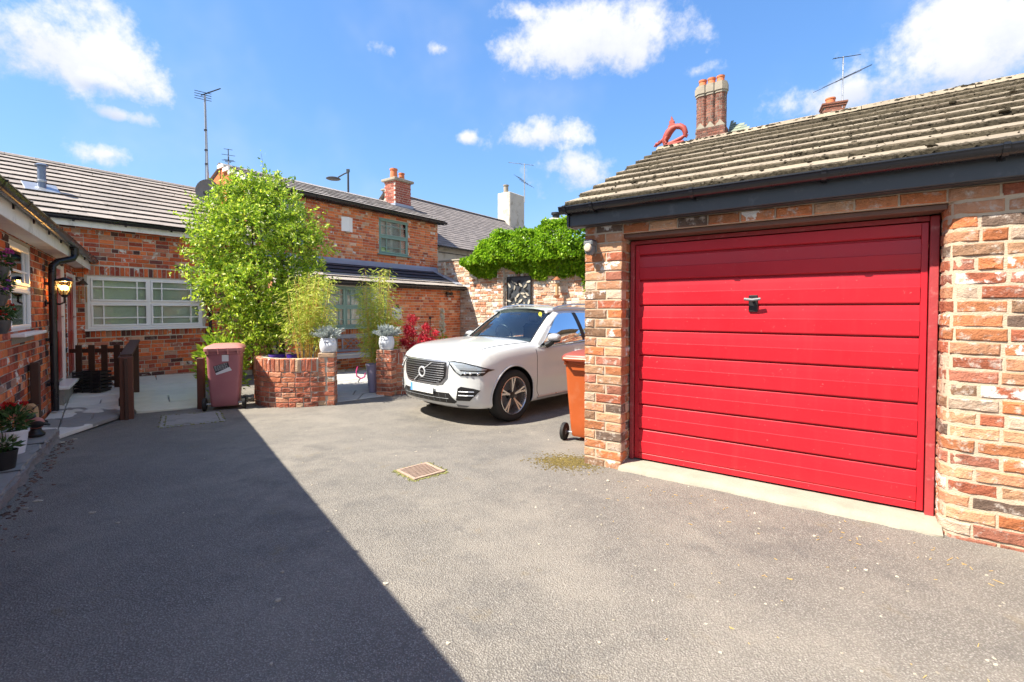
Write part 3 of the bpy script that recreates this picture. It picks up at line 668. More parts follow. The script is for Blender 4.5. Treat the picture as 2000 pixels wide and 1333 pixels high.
# slabs: plan quads with the height at each corner
def slab_rows(name, A, B, C_, D_, rows, mat, cols=1, th=.04, gap=.016, seed=1, lift=0.):
    """path between front edge A-B and back edge D-C, cut into rows of slabs"""
    rng = random.Random(seed); A, B, C_, D_ = map(Vector, (A, B, C_, D_)); root = structure(MB().add([A + Vector((0, 0, -.03)), B + Vector((0, 0, -.03)), C_ + Vector((0, 0, -.03)), D_ + Vector((0, 0, -.03))], [(0, 1, 2, 3)]).build(name, CONC_GREY, fix=False))
    P = lambda u, v: (A * (1 - u) + B * u) * (1 - v) + (D_ * (1 - u) + C_ * u) * v
    for r in range(rows):
        nc = cols if isinstance(cols, int) else cols[r % len(cols)]; cuts = [0] + sorted((k + rng.uniform(-.12, .12)) / nc for k in range(1, nc)) + [1]
        for k in range(nc):
            u0, u1, v0, v1 = cuts[k], cuts[k + 1], r / rows, (r + 1) / rows; g = gap / 2; c = P((u0 + u1) / 2, (v0 + v1) / 2); cs = []
            for (u, v) in ((u0, v0), (u1, v0), (u1, v1), (u0, v1)):
                p = P(u, v); d = (c - p).normalized(); cs.append(p + d * g * 1.5)
            dz = rng.uniform(-.003, .003); top = [p + Vector((0, 0, dz)) for p in cs]; inn = [p + (c - p).normalized() * .012 + Vector((0, 0, dz + .005)) for p in cs]; bot = [p - Vector((0, 0, th)) for p in cs]
            m = MB(); m.add([p - c for p in inn + top + bot], [(0, 1, 2, 3)] + [(j, 4 + j, 4 + (j + 1) % 4, (j + 1) % 4) for j in range(4)] + [(4 + j, 8 + j, 8 + (j + 1) % 4, 4 + (j + 1) % 4) for j in range(4)])
            m.build('slab', mat, root, loc=c)
    return root
slab_rows('doorstep_path', (-5.24, 5.37, -.030), (-5.60, 6.78, -.075), (-6.85, 8.35, .075), (-7.62, 8.14, .105), 9, SLAB, [1, 2, 1], seed=4)
a = Lp(-4.3, -.02); slab_rows('side_path', (a.x, a.y, -.005), (-5.24, 5.37, -.030), (-7.62, 8.14, .105), (Lp(-.25, -.02).x, Lp(-.25, -.02).y, .105), 8, SLAB, [1], seed=6)
slab_rows('ramp_path', (-5.62, 7.00, -.095), (-4.98, 7.43, -.115), (*Wp(1.9, -.03)[:2], .05), (*Wp(.30, -.03)[:2], .10), 6, SLAB_G, [1, 2, 1, 1], seed=8)
slab_rows('patio', (-3.02, 7.78, -.120), (-2.30, 8.42, -.120), (*Wp(8.9, -1.3)[:2], -.09), (*Wp(3.2, -1.3)[:2], -.09), 9, SLAB_P, [2, 3, 2], gap=.02, seed=9)
# raised terrace along the left house
def terrace():
    rng = random.Random(12); root = structure(empty('terrace', Lp(0, 0), RL)); xs = [-11.5 + .1 * i for i in range(75)]; xs = [x for x in xs if x <= -4.4]
    m = MB(); rows = []
    for x in xs:
        e = -.29 + rng.uniform(-.012, .012) - (.02 if x < -8 else 0); t = .115 + rng.uniform(-.006, .006) - max(0, x + 5.2) * .05
        rows.append([(x, .05, t), (x, e + .05, t), (x, e, t - .012), (x, e + rng.uniform(-.004, .012), t - .06), (x, e + .02 + rng.uniform(0, .012), t - .062), (x, e - .01 + rng.uniform(-.02, .02), -.08)])
    m.grid(rows); m.add([rows[-1][i] for i in range(6)] + [(rows[-1][0][0], .05, -.08)], [(0, 1, 2, 3, 4, 5, 6)]); m.build('terrace_edge', KERB, root)
    for i, (a, b) in enumerate(((-11.4, -9.3), (-9.29, -7.62), (-7.61, -6.35), (-6.34, -5.36), (-5.35, -4.45))):
        v = MB(); n = 8; P = []
        for k in range(n + 1):
            x = a + .012 + (b - a - .024) * k / n; P.append([(x, .04, .128 - max(0, x + 5.2) * .05), (x, -.268 + rng.uniform(-.02, .012), .128 - max(0, x + 5.2) * .05), (x, -.275 + rng.uniform(-.02, .012), .10 - max(0, x + 5.2) * .05)])
        v.grid(P); v.build('slab', CONC_GREY, root)
terrace()
# concrete inspection cover let into the asphalt
def inspection_cover():
    A, B, C_, D_ = [Vector(p) for p in ((-4.60, 6.10, 0), (-4.00, 6.54, 0), (-4.48, 7.18, 0), (-5.14, 6.88, 0))]; c = (A + B + C_ + D_) / 4; z = gz(6.7)
    root = empty('inspection_cover', (c.x, c.y, z), 0, 'square grey concrete inspection cover set in the asphalt before the maroon bin', 'manhole cover')
    def q(s, zz): return [((p - c) * s + Vector((0, 0, zz + gz(p.y) - z))) for p in (A, B, C_, D_)]
    m = MB(); o, i_ = q(1, .006), q(.86, .006); m.add(o + i_, [(k, (k + 1) % 4, 4 + (k + 1) % 4, 4 + k) for k in range(4)]); m.add(o + q(1, -.05), [(k, 4 + k, 4 + (k + 1) % 4, (k + 1) % 4) for k in range(4)]); m.build('surround', CONC_GREY, root)
    l = MB(); l.add(q(.83, .008) + q(.83, -.04), [(0, 1, 2, 3)] + [(k, 4 + k, 4 + (k + 1) % 4, (k + 1) % 4) for k in range(4)]); l.build('cover', CONC_GREY, root)
    mb = MB(); rng = random.Random(3)
    for k in range(140):
        j = rng.randrange(4); pts = q(rng.choice((.845, 1.0)), .004); p = pts[j].lerp(pts[(j + 1) % 4], rng.random()) ; s = rng.uniform(.004, .013); mb.sphere((p.x + rng.uniform(-.01, .01), p.y + rng.uniform(-.01, .01), p.z), (s * 1.6, s * 1.6, s * .7), 5, 3)
    stuff(mb.build('moss', MOSS_GRN, root, fix=False))
inspection_cover()
def drain():
    root = empty('drain_grate', (-.805, 4.125, .004), R(-48), 'small rusty brown drain grate with curved slots in the sunlit asphalt', 'drain')
    s = .155; f = MB()
    for (a, b, c, d) in ((-s, s, -s, -s + .022), (-s, s, s - .022, s), (-s, -s + .022, -s + .022, s - .022), (s - .022, s, -s + .022, s - .022)): f.box(a, b, c, d, -.03, .010, .002)
    f.build('frame', RUST, root); box('sump', DARK, root, -s + .01, s - .01, -s + .01, s - .01, -.06, -.028)
    for k in range(9):
        x = -s + .036 + k * (2 * s - .072) / 8; b = MB(); n = 6
        pts = [(x + .016 * math.sin(math.pi * i / n) - .008, -s + .02 + (2 * s - .04) * i / n, -.004) for i in range(n + 1)]
        for p, q in zip(pts, pts[1:]): b.bar(p, q, .0125, .022)
        b.build('bar', RUST, root)
    mb = MB(); rng = random.Random(3)
    for k in range(500):
        a = rng.uniform(-s, s) * 1.1; side = rng.randrange(4); d = s + abs(rng.gauss(0, .018)); p = ((a, d), (a, -d), (d, a), (-d, a))[side]; q = rng.uniform(.002, .007); mb.sphere((p[0], p[1], -.003), (q * 1.6, q * 1.6, q * .8), 5, 3)
    stuff(mb.build('moss', MOSS_GRN, root, fix=False))
drain()
# loose bits on the yard: chips, straw, moss by the pillar
def scatter():
    rng = random.Random(21); chips = MB(); straw = MB(); ms = MB()
    for k in range(240):
        if rng.random() < .5: x, y = rng.uniform(-3, 3), rng.uniform(1.6, 6)
        else: x, y = rng.uniform(.3, 3.2), rng.uniform(1.6, 4)
        s = rng.uniform(.0025, .007) * (1.9 if rng.random() < .08 else 1); chips.sphere((x, y, gz(y) + s * .3), (s * rng.uniform(.8, 1.8), s * rng.uniform(.8, 1.6), s * .6), 5, 3, .25, rng)
    for (px, py, s) in ((180, 1008, .016), (120, 858, .022), (128, 862, .016), (110, 872, .014), (145, 850, .02), (75, 985, .02), (50, 1000, .014), (230, 1028, .01)):
        p = Vector((0, 0, CAM_H)) + dirpix(px, py) * ((-.02 - CAM_H) / dirpix(px, py).z); chips.sphere((p.x, p.y, gz(p.y) + .004), (s * 1.5, s, s * .4), 7, 4, .3, rng)
    stuff(tag(chips.build('stone_chips', PEBBLE, fix=False), 'tiny pale stone chips scattered over the asphalt yard', 'stone chips'))
    for k in range(150):
        x = rng.uniform(.6, 3.2); y = rng.uniform(1.5, 3.6) if rng.random() < .7 else 4.2 - .70 * (x - .6) + rng.uniform(-.35, -.05); a = rng.uniform(0, 6.28); l = rng.uniform(.006, .028) * (2.2 if rng.random() < .07 else 1)
        if y < 1.5: continue
        straw.bar((x, y, gz(y) + .003), (x + l * math.cos(a), y + l * math.sin(a), gz(y) + rng.uniform(.003, .007)), .0018, .0018)
    stuff(tag(straw.build('straw_litter', BAMBOO, fix=False), 'bits of dry straw littered before the garage door', 'straw'))
    for k in range(2600):
        u = rng.gauss(0, .22); v = rng.gauss(0, .10); x, y = .52 + u * .9, 4.42 + v * 1.2 - u * .12
        if rng.random() > math.exp(-((u / .3) ** 2)) + .1: continue
        if (x - .6755) * .818 - (y - 4.381) * .575 > -.005 and (x - .6755) * .575 + (y - 4.381) * .818 > -.003: continue
        s = rng.uniform(.002, .0065); ms.sphere((x, y, gz(y) + s * .2), (s * 1.7, s * 1.7, s * .7), 5, 3)
    lit = MB()
    for k in range(420):     # crumbs of brick and dead leaf along the kerb and the planter foot
        if k < 260: p = Lp(rng.uniform(-9.5, -4.4), -.30 - abs(rng.gauss(0, .07))); 
        else: t_ = rng.random(); p = Vector((-4.2 + 1.1 * t_, 7.66 - .18 * math.sin(math.pi * t_) - abs(rng.gauss(0, .035)), 0))
        s = rng.uniform(.004, .013); lit.sphere((p.x, p.y, gz(p.y) + s * .25), (s * rng.uniform(.9, 2.2), s * rng.uniform(.8, 1.5), s * .45), 5, 3, .35, rng)
    stuff(tag(lit.build('kerb_litter', pm('brick crumbs and dead leaves', (.17, .10, .075), 1., var=.4, sc_=30, island=.9), fix=False), 'brick crumbs and dead leaves lying along the left kerb', 'litter'))
    stuff(tag(ms.build('moss_patch', MOSS_DRY, fix=False), 'yellow brown moss patch at the foot of the garage pillar', 'moss'))
scatter()
# ================================================================ the garage
def garage():
    root = empty('garage', (.6755, 4.381, 0), R(-35.105), 'brick garage with a wide red up and over door and mossy tiled roof', 'garage')
    rng = random.Random(11); H = 2.20
    # left pillar: front, return
    backing(root, MORTAR_WARM, .006, .353, -.2, H, .007, .45, name='wall')
    b = []; z = -.02; i = 0; chh = .0855
    while z < 2.17:
        hgt = min(chh, 2.19 - z) - .012
        cut = .215 if i % 2 == 0 else .118; cut += rng.uniform(-.012, .012); lens = ((.0, cut - .012), (cut, .36))
        for (p, q) in lens: b.append(((p + q) / 2, z + hgt / 2 + .006, q - p, hgt))
        z += chh; i += 1
    wall_bricks(root, b, GARAGE_BRICK, 200, seed=31, ch=.006, jit=.0035, D=.104, depth_jit=.003, nx=3)
    xr = Matrix.Translation((.36, 0, 0)) @ Matrix.Rotation(R(90), 4, 'Z'); b = []
    z = -.02; i = 0
    while z < 2.02:
        hgt = min(chh, 2.04 - z) - .012
        for (p, q) in (((.112, .222),) if i % 2 == 0 else ((.112, .160), (.170, .222))): b.append(((p + q) / 2, z + hgt / 2 + .006, q - p, hgt))
        z += chh; i += 1
    wall_bricks(root, b, GARAGE_BRICK, 200, xf=xr, seed=32, ch=.007, jit=.004, D=.045, depth_jit=.004)
    # the course above the door, carried on a timber lintel
    b = layout(.372, 5.4, 2.105, 2.19, .0855, .225, bond='stretcher', rng=rng); b = [q for q in b if q[0] < 2.45 or q[0] > 2.45]
    wall_bricks(root, [(x, z, L, h) for (x, z, L, h) in b if x - L / 2 < 5.3], GARAGE_BRICK, 60, seed=33, ch=.008, jit=.004, D=.1, nx=3)
    backing(root, MORTAR_WARM, .352, 2.5, 2.1005, H, .012, .3, name='wall')
    box('lintel', LINTEL_WOOD, root, .352, 2.50, .045, .30, 2.062, 2.099, .006)
    b = []; 
    for (p, q) in ((0, .225), (.237, .352)): b.append(((p + q) / 2, 2.07, q - p, .05))
    # right pier with its rounded corner
    cx, r = 2.485, .085; pts = [(cx, .23), (cx, .16), (cx, r)] + [(cx + r - r * math.cos(a), r - r * math.sin(a)) for a in [R(15 * k) for k in range(1, 6)]] + [(cx + r, 0)] + [(cx + r + .1 * k, 0) for k in range(1, 29)]
    pts = [(x, y) for x, y in pts]
    path_bricks(root, pts, -.06, [.0862] * 25, GARAGE_BRICK, D=.06, seed=35, L0=.228, joint=.0135, jit=.004, ch=.007, dj=.004)
    m = MB(); n = len(pts); inn = []
    for k, (x, y) in enumerate(pts):
        a = Vector(pts[max(k - 1, 0)]); c = Vector(pts[min(k + 1, n - 1)]); d = (c - a).normalized(); inn.append((x - d.y * .006, y + d.x * .006))
    poly = inn + [(inn[-1][0], .35), (cx + .01, .35)]
    m.prism(poly, -.2, 2.12, 'xy'); m.build('wall', MORTAR_WARM, root)
    backing(root, MORTAR_WARM, 2.5, 5.4, 2.1, H, .012, .35, name='wall')
    # side, back and gable walls
    backing(root, MORTAR_WARM, .012, .22, -.2, 2.3, .45, 5.0, name='wall'); backing(root, MORTAR_WARM, 5.18, 5.39, -.2, 2.3, .35, 5.0, name='wall'); backing(root, MORTAR_WARM, .22, 5.18, -.2, 2.3, 4.78, 5.0, name='wall')
    xl = Matrix.Translation((0, 5.0, 0)) @ Matrix.Rotation(R(-90), 4, 'Z'); wall_bricks(root, layout(0, 4.89, -.02, 2.3, chh, .22, rng=rng), GARAGE_BRICK, 0, xf=xl, seed=36)
    for gx in (.03, 5.2): MB().prism([(-.02, 2.28), (5.05, 2.28), (2.5, 3.5)], gx, gx + .15, 'yz').build('gable', MORTAR_WARM, root)
    # concrete threshold
    m = MB(); n = 26; rows = []
    for k in range(n + 1):
        x = .345 + (2.50 - .345) * k / n; rows.append([(x, .30, .052), (x, .05, .05 + rng.uniform(-.002, .002)), (x, .0 + rng.uniform(-.012, .012), .038 + rng.uniform(-.006, .004)), (x, -.025 + rng.uniform(-.02, .014), .012), (x, -.04 + rng.uniform(-.02, .02), -.03)])
    m.grid(rows); m.build('threshold', CONCRETE, root, smooth=60)
    # the door
    dx0, dx1, dz0, dz1 = .368, 2.468, .066, 2.04; yd = .215
    fr = MB(); fr.box(dx0, dx0 + .035, yd - .03, yd + .05, dz0 - .01, dz1 + .01, .004); fr.box(dx1 - .035, dx1 + .012, yd - .03, yd + .05, dz0 - .03, dz1 + .01, .004); fr.box(dx0 + .036, dx1 - .036, yd - .012, yd + .05, dz1 - .02, dz1 + .015, .004); fr.build('door_frame', RED_FRAME, root)
    door = box('garage_door', RED_PAINT, root, dx0 + .04, dx1 - .04, yd + .016, yd + .04, dz0, dz1 - .025); st = .038
    for (p, q) in ((dx0 + .041, dx0 + .041 + st), (dx1 - .041 - st, dx1 - .041)): box('stile', RED_PAINT, door, p, q, yd - .008, yd + .0155, dz0 + .001, dz1 - .027, .003)
    z = dz0 + .002; k = 0; xa, xb = dx0 + .0795, dx1 - .0795; hb = .1127
    box('bottom_rail', RED_PAINT, door, xa, xb, yd - .009, yd + .0155, z, z + .05, .003); z += .051
    while z < dz1 - .06:
        zt = min(z + hb, dz1 - .028); m = MB(); g = .012 if k % 2 == 1 else .0     # deep gap above every second board
        if k % 2 == 0: y1 = yd - .010; prof = [(y1 + .010, z), (y1 + .001, z + .005), (y1 - .001, z + .012), (y1 - .006, zt - .003), (y1 - .003, zt - .0005)]
        else: y1 = yd - .0075; prof = [(y1, z), (y1 + .0005, z + .004), (y1 + .003, (z + zt) / 2), (y1 + .006, zt - g - .006), (y1 + .012, zt - g)]
        m.grid([[(x, y, zz) for (y, zz) in prof] for x in (xa, xb)]); m.add([(xa, y, zz) for (y, zz) in prof] + [(xa, yd + .0155, z), (xa, yd + .0155, zt - g)], [(0, 1, 2, 3, 4, 6, 5)]); m.add([(xb, y, zz) for (y, zz) in prof] + [(xb, yd + .0155, z), (xb, yd + .0155, zt - g)], [(0, 1, 2, 3, 4, 6, 5)])
        m.add([(xa, prof[4][0], prof[4][1]), (xb, prof[4][0], prof[4][1]), (xb, yd + .0155, zt - g), (xa, yd + .0155, zt - g)], [(0, 1, 2, 3)]); m.add([(xa, prof[0][0], prof[0][1]), (xb, prof[0][0], prof[0][1]), (xb, yd + .0155, z), (xa, yd + .0155, z)], [(0, 1, 2, 3)])
        m.build('board', RED_PAINT, door); z = zt; k += 1
    hd = MB(); hd.box(1.347, 1.413, yd - .02, yd - .008, 1.41, 1.545, .006); hd.build('handle', BLACK_METAL, door)
    h2 = MB(); h2.tube([(1.38, yd - .02, 1.505), (1.38, yd - .062, 1.505)], .011, 8); h2.tube([(1.322, yd - .064, 1.513), (1.38, yd - .067, 1.506), (1.438, yd - .064, 1.513)], .011, 8); h2.build('grip', GREY_PLASTIC, door, smooth=True)
    # eaves
    fa = box('fascia', GREY_FASCIA, root, -.10, 5.5, -.112, -.088, 2.19, 2.335, .004)
    box('end_box', BLACK_PVC, fa, -.122, -.101, -.13, .06, 2.185, 2.335, .004); box('soffit', GREY_FASCIA, root, -.10, 5.5, -.087, .02, 2.186, 2.198)
    gutter(root, -.16, 5.5, -.168, 2.352, .056, brackets=(-.1, .16, 1.0, 1.85, 2.7, 3.6))
    # roof
    E_, RG = (-.155, 2.368), (2.5, 3.60)
    tile_roof(root, -.12, 5.6, E_, RG, .33, .42, .040, TILE_GARAGE, 300, seed=41, moss=420, under=0)
    tile_roof(root, -.12, 5.6, (5.15, 2.368), RG, .33, .42, .028, TILE_GARAGE, 0, seed=42) if False else MB().add([(-.12, 5.15, 2.37), (5.6, 5.15, 2.37), (5.6, 2.5, 3.60), (-.12, 2.5, 3.60)], [(0, 1, 2, 3)]).build('rear_slope', TILE_GARAGE, root)
    MB().prism([(-.15, 2.335), (-.15, 2.36), (2.5, 3.59), (2.5, 3.545)], -.115, -.09, 'yz').build('bargeboard', GREY_FASCIA, root)
    x = -.13; k = 0
    while x < 5.6:
        m = MB(); L = .44; s = rng.uniform(-.005, .005); P = [(-.115, -.052), (-.06, .002), (-.02, .022), (.02, .022), (.06, .002), (.115, -.052)]
        m.grid([[(xx, 2.5 + a, 3.635 + c + s) for a, c in P] for xx in (0, L)]); m.grid([[(xx, 2.5 + a * .86, 3.617 + c + s) for a, c in P] for xx in (0, L)])
        n = len(P)
        for xx in (0, L): m.add([(xx, 2.5 + a, 3.635 + c + s) for a, c in P] + [(xx, 2.5 + a * .86, 3.617 + c + s) for a, c in reversed(P)], [(i, i + 1, 2 * n - 2 - i, 2 * n - 1 - i) for i in range(n - 1)])
        m.build('ridge_tile', TILE_GARAGE, root, loc=(x, 0, 0)); x += L + .006
    mb = MB()
    for _ in range(1500):
        s = rng.uniform(.008, .024); a = rng.uniform(-.13, .06); mb.sphere((rng.uniform(-.1, 5.5), 2.5 + a, 3.65 - abs(a) * .45 - (.03 if a < -.08 else 0)), (s * 1.6, s, s * .8), 5, 3, .3, rng)
    stuff(mb.build('ridge_moss', MOSS, root, fix=False))
    mb = MB()
    for _ in range(16):   # bigger dried clumps that have rolled down the tiles
        t = rng.random(); u = rng.uniform(0, 5); y, z = E_[0] + (RG[0] - E_[0]) * t, E_[1] + (RG[1] - E_[1]) * t; s = rng.uniform(.008, .018); mb.sphere((u, y, z + .045), (s * 1.8, s * 1.2, s * .7), 7, 5, .35, rng)
    stuff(mb.build('moss_clumps', MOSS, root, fix=False))
    return root
GARAGE = garage()
GM = wmat(GARAGE)
def security_light():
    p = GM @ Vector((.085, 0, 2.0)); root = empty('solar_security_light', p, R(-35.105), 'small grey solar security light on the garage pillar', 'light')
    m = MB(); m.box(-.04, .04, -.02, .0, -.05, .05, .006); m.box(-.045, .045, -.115, -.02, .004, .05, .01); m.build('housing', GREY_PLASTIC, root)
    box('panel', SOLAR, root, -.04, .04, -.11, -.02, .0505, .056); s = MB(); s.lathe([(.0, -.05), (.03, -.045), (.045, -.02), (.047, .03), (.036, .045)], 16, (0, -.07, -.03)); s.build('sensor_body', GREY_PLASTIC, root, smooth=True)
    s = MB(); s.lathe([(.038, 0), (.03, -.012), (0, -.016)], 16, (0, -.117, -.015), 'y'); s.build('lens', LENS, root, smooth=True)
security_light()
def dragon():
    p = GM @ Vector((.02, 2.5, 3.655)); root = empty('dragon_finial', p, R(-35), 'red dragon ornament perched at the end of the garage roof ridge', 'roof ornament'); k_ = .00178
    Q = lambda x, y, o=0.: Vector(((x - 300) * k_, o, (760 - y) * k_)); r2 = random.Random(6)
    b = MB(); P = [(412, 722), (414, 690), (402, 658), (378, 640), (345, 634), (315, 645), (292, 668), (274, 700), (258, 728), (262, 748), (300, 752), (345, 742), (385, 728), (410, 714)]; rr = [.016, .024, .030, .032, .030, .036, .040, .036, .026, .022, .020, .020, .018, .014]
    b.tube([Q(*q) for q in P], [r_ * 1.3 * r2.uniform(.88, 1.12) for r_ in rr], 10); b.build('body', DRAGON, root, smooth=True)
    n = MB(); n.tube([Q(290, 672), Q(262, 706), Q(238, 722), Q(218, 734)], [.036, .028, .022, .022], 9); n.build('neck', DRAGON, root, smooth=True)
    h = MB(); h.sphere(Q(206, 738), (.036, .024, .022), 10, 7); h.tube([Q(204, 736), Q(190, 746), Q(178, 752)], [.020, .014, .008], 8); h.tube([Q(204, 746), Q(192, 760)], [.012, .005], 6)
    for s_ in (-1, 1): h.tube([Q(212, 730, s_ * .012), Q(226, 712, s_ * .024)], [.008, .001], 5); h.sphere(Q(199, 732, s_ * .018), .006, 6, 5)
    h.build('head', DRAGON, root, smooth=True)
    for s_ in (-1, 1):
        w = MB(); w.prism([((x - 300) * k_, (760 - y) * k_) for x, y in ((296, 652), (290, 622), (300, 612), (296, 590), (306, 584), (314, 552), (326, 580), (334, 592), (330, 604), (346, 618), (340, 634), (352, 644), (330, 655))], s_ * .016 - .007, s_ * .016 + .007, 'xz'); w.build('wing', DRAGON, root)
    for i, (x, y, dx, dy) in enumerate(((330, 622, -4, -12), (352, 620, 2, -12), (372, 622, 6, -11), (390, 632, 10, -9), (406, 648, 12, -6), (418, 668, 13, 0), (424, 692, 12, 4))): t = MB(); t.tube([Q(x, y + 8), Q(x + dx, y + dy)], [.013, .001], 5); t.build('spike', DRAGON, root)
    t = MB(); t.tube([Q(408, 716), Q(424, 728), Q(432, 712), Q(440, 716)], [.015, .012, .008, .002], 7); t.build('tail', DRAGON, root, smooth=True)
    for s_ in (-1, 1): f = MB(); f.tube([Q(282, 700, s_ * .03), Q(270, 728, s_ * .045), Q(282, 752, s_ * .045), Q(262, 758, s_ * .045)], [.020, .016, .012, .008], 7); f.build('leg', DRAGON, root, smooth=True)
    MB().box(-.075, .20, -.05, .05, -.05, .012, .012).build('base', DRAGON, root)
dragon()
# ================================================================ left house (the low one beside the camera)
def left_house():
    root = empty('left_house', FL, RL, 'low brick house along the left edge with white windows and red doors', 'house')
    H = 2.22; op = [(-4.86, -3.80, 1.18, 2.16), (-2.42, -1.42, .32, 2.12), (-.98, -.03, .30, 2.06), (-8.4, -7.2, 1.1, 2.1)]; rng = random.Random(2)
    backing(root, MORTAR, -12.5, -.012, -.2, H, .010, .24, op)
    wall_bricks(root, layout(-12.4, -.012, -.02, H, .082, .213, op, 'garden', rng), OLD_BRICK, 300, seed=51, ch=.006, jit=.003)
    W = window(root, *op[0], 1, WHITE_PVC, y=.02, vb=(.82,), hb=(.0, .36), fw=.045, sill=True, inside='blind')
    window(root, *op[3], 1, WHITE_PVC, y=.02, vb=(.82,), hb=(.0, .36), fw=.045, inside='blind')
    box('apron', CONC_GREY, root, -4.88, -3.78, -.004, .03, 1.07, 1.142)
    # doors
    for k, (a, b, c, d) in enumerate(op[1:3]):
        f = MB(); f.box(a, a + .06, .0, .09, c, d, .004); f.box(b - .06, b, -.02, .09, c, d, .004); f.box(a + .06, b - .06, .0, .09, d - .06, d, .004)
        D_ = f.build('door_frame', WHITE_PVC, root); dr = box('door', RED_GLOSS, root, a + .062, b - .062, .012, .05, c + .03, d - .062, .003)
        for z in (c + .15, c + .95): 
            for xx in (a + .16, (a + b) / 2 + .04): box('panel', RED_GLOSS, dr, xx, xx + (b - a) * .27, .004, .0118, z, z + .62, .008)
        kn = MB(); kn.lathe([(0, -.035), (.012, -.033), (.012, 0)], 10, (b - .12, .012, c + 1.0), 'y'); kn.tube([(b - .12, -.02, c + 1.0), (b - .19, -.022, c + 1.0)], .008, 7); kn.build('handle', CHROME, dr, smooth=True)
        box('door_step', WHITE_PVC if k == 0 else CONC_GREY, root, a - .04, b + .04, -.17, .02, c - .05, c - .002, .01); box('step_base', CONC_GREY, root, a, b, -.10, .005, -.1, c - .052)
        box('room_back', DARK, root, a - .1, b + .1, .3, .32, c - .1, d + .1)
    # eaves: soffit, fascia, gutter, flat roof
    box('soffit', WHITE_BOARD, root, -12.5, .35, -.20, .015, 2.20, 2.215); fa = box('fascia', WHITE_BOARD, root, -12.5, .36, -.222, -.202, 2.17, 2.33, .003)
    gutter(root, -12.5, .52, -.280, 2.345, .055, brackets=[-12 + .85 * k for k in range(15)])
    MB().add([(-12.5, -.28, 2.345), (.1, -.28, 2.345), (-.2, 6, 2.62), (-12.5, 6, 2.62), (-12.5, -.28, 2.325), (.1, -.28, 2.325), (-.2, 6, 2.6), (-12.5, 6, 2.6)], [(0, 1, 2, 3), (4, 5, 6, 7), (0, 1, 5, 4), (3, 2, 6, 7), (0, 3, 7, 4), (1, 2, 6, 5)]).build('roof', TILE_NEW, root)
    box('wall', MORTAR, root, -12.5, -12.3, .25, 6, -.2, 2.3)
    # rain pipe
    x = -2.97; p = MB(); p.tube([(x + .25, -.28, 2.30), (x + .25, -.28, 2.20), (x + .2, -.26, 2.14), (x + .06, -.12, 2.08), (x, -.08, 2.02), (x, -.075, 1.9), (x, -.075, .06)], .042, 12); P = p.build('downpipe', BLACK_PVC, root, smooth=True)
    for z in (1.75, 1.0, .40): c = MB(); c.lathe([(.046, 0), (.046, .05)], 12, (x, -.075, z)); c.box(x - .06, x + .06, -.04, .0, z + .005, z + .045); c.build('pipe_clip', BLACK_PVC, P)
    c = MB(); c.lathe([(.044, 0), (.046, .0), (.046, .09), (.04, .09)], 12, (x + .25, -.28, 2.2)); c.build('outlet', BLACK_PVC, P)
    return root
LEFT = left_house()
def wall_lantern():
    p = Lp(-2.96, -.19, 1.62); root = empty('wall_lantern', p, RL, 'lit black wall lantern with amber glow beside the black rain pipe', 'lantern')
    m = MB(); m.lathe([(.0, .25), (.02, .245), (.07, .225), (.105, .20), (.105, .19), (.0, .19)], 6); m.lathe([(.0, -.02), (.03, -.02), (.04, .0), (.055, .01), (.0, .01)], 6); m.tube([(0, 0, -.02), (0, 0, -.09), (0, .05, -.12), (0, .19, -.10)], .013, 7); m.lathe([(.045, .0), (.045, -.015), (0, -.02)], 10, (0, .19, -.10), 'y')
    for k in range(6): a = k * math.pi / 3; m.tube([(.05 * math.cos(a), .05 * math.sin(a), .01), (.095 * math.cos(a), .095 * math.sin(a), .19)], .005, 5)
    m.build('frame', BLACK_METAL, root); g = MB(); g.lathe([(.049, .012), (.092, .188)], 6); g.build('glass', LANTERN_GLASS, root); b = MB(); b.sphere((0, 0, .105), (.045, .045, .036), 12, 8); b.build('bulb', BULB, root, smooth=True)
    b = MB(); b.lathe([(.022, 0), (.022, .06)], 10, (0, 0, .015)); b.build('lamp_holder', GREY_PLASTIC, root)
    pl = bpy.data.lights.new('lantern_glow', 'POINT'); pl.energy = 1.6; pl.color = (1, .62, .25); pl.shadow_soft_size = .03; lo = bpy.data.objects.new('lantern_glow', pl); col.objects.link(lo); lo.parent = root; lo.location = (0, 0, .16)
wall_lantern()
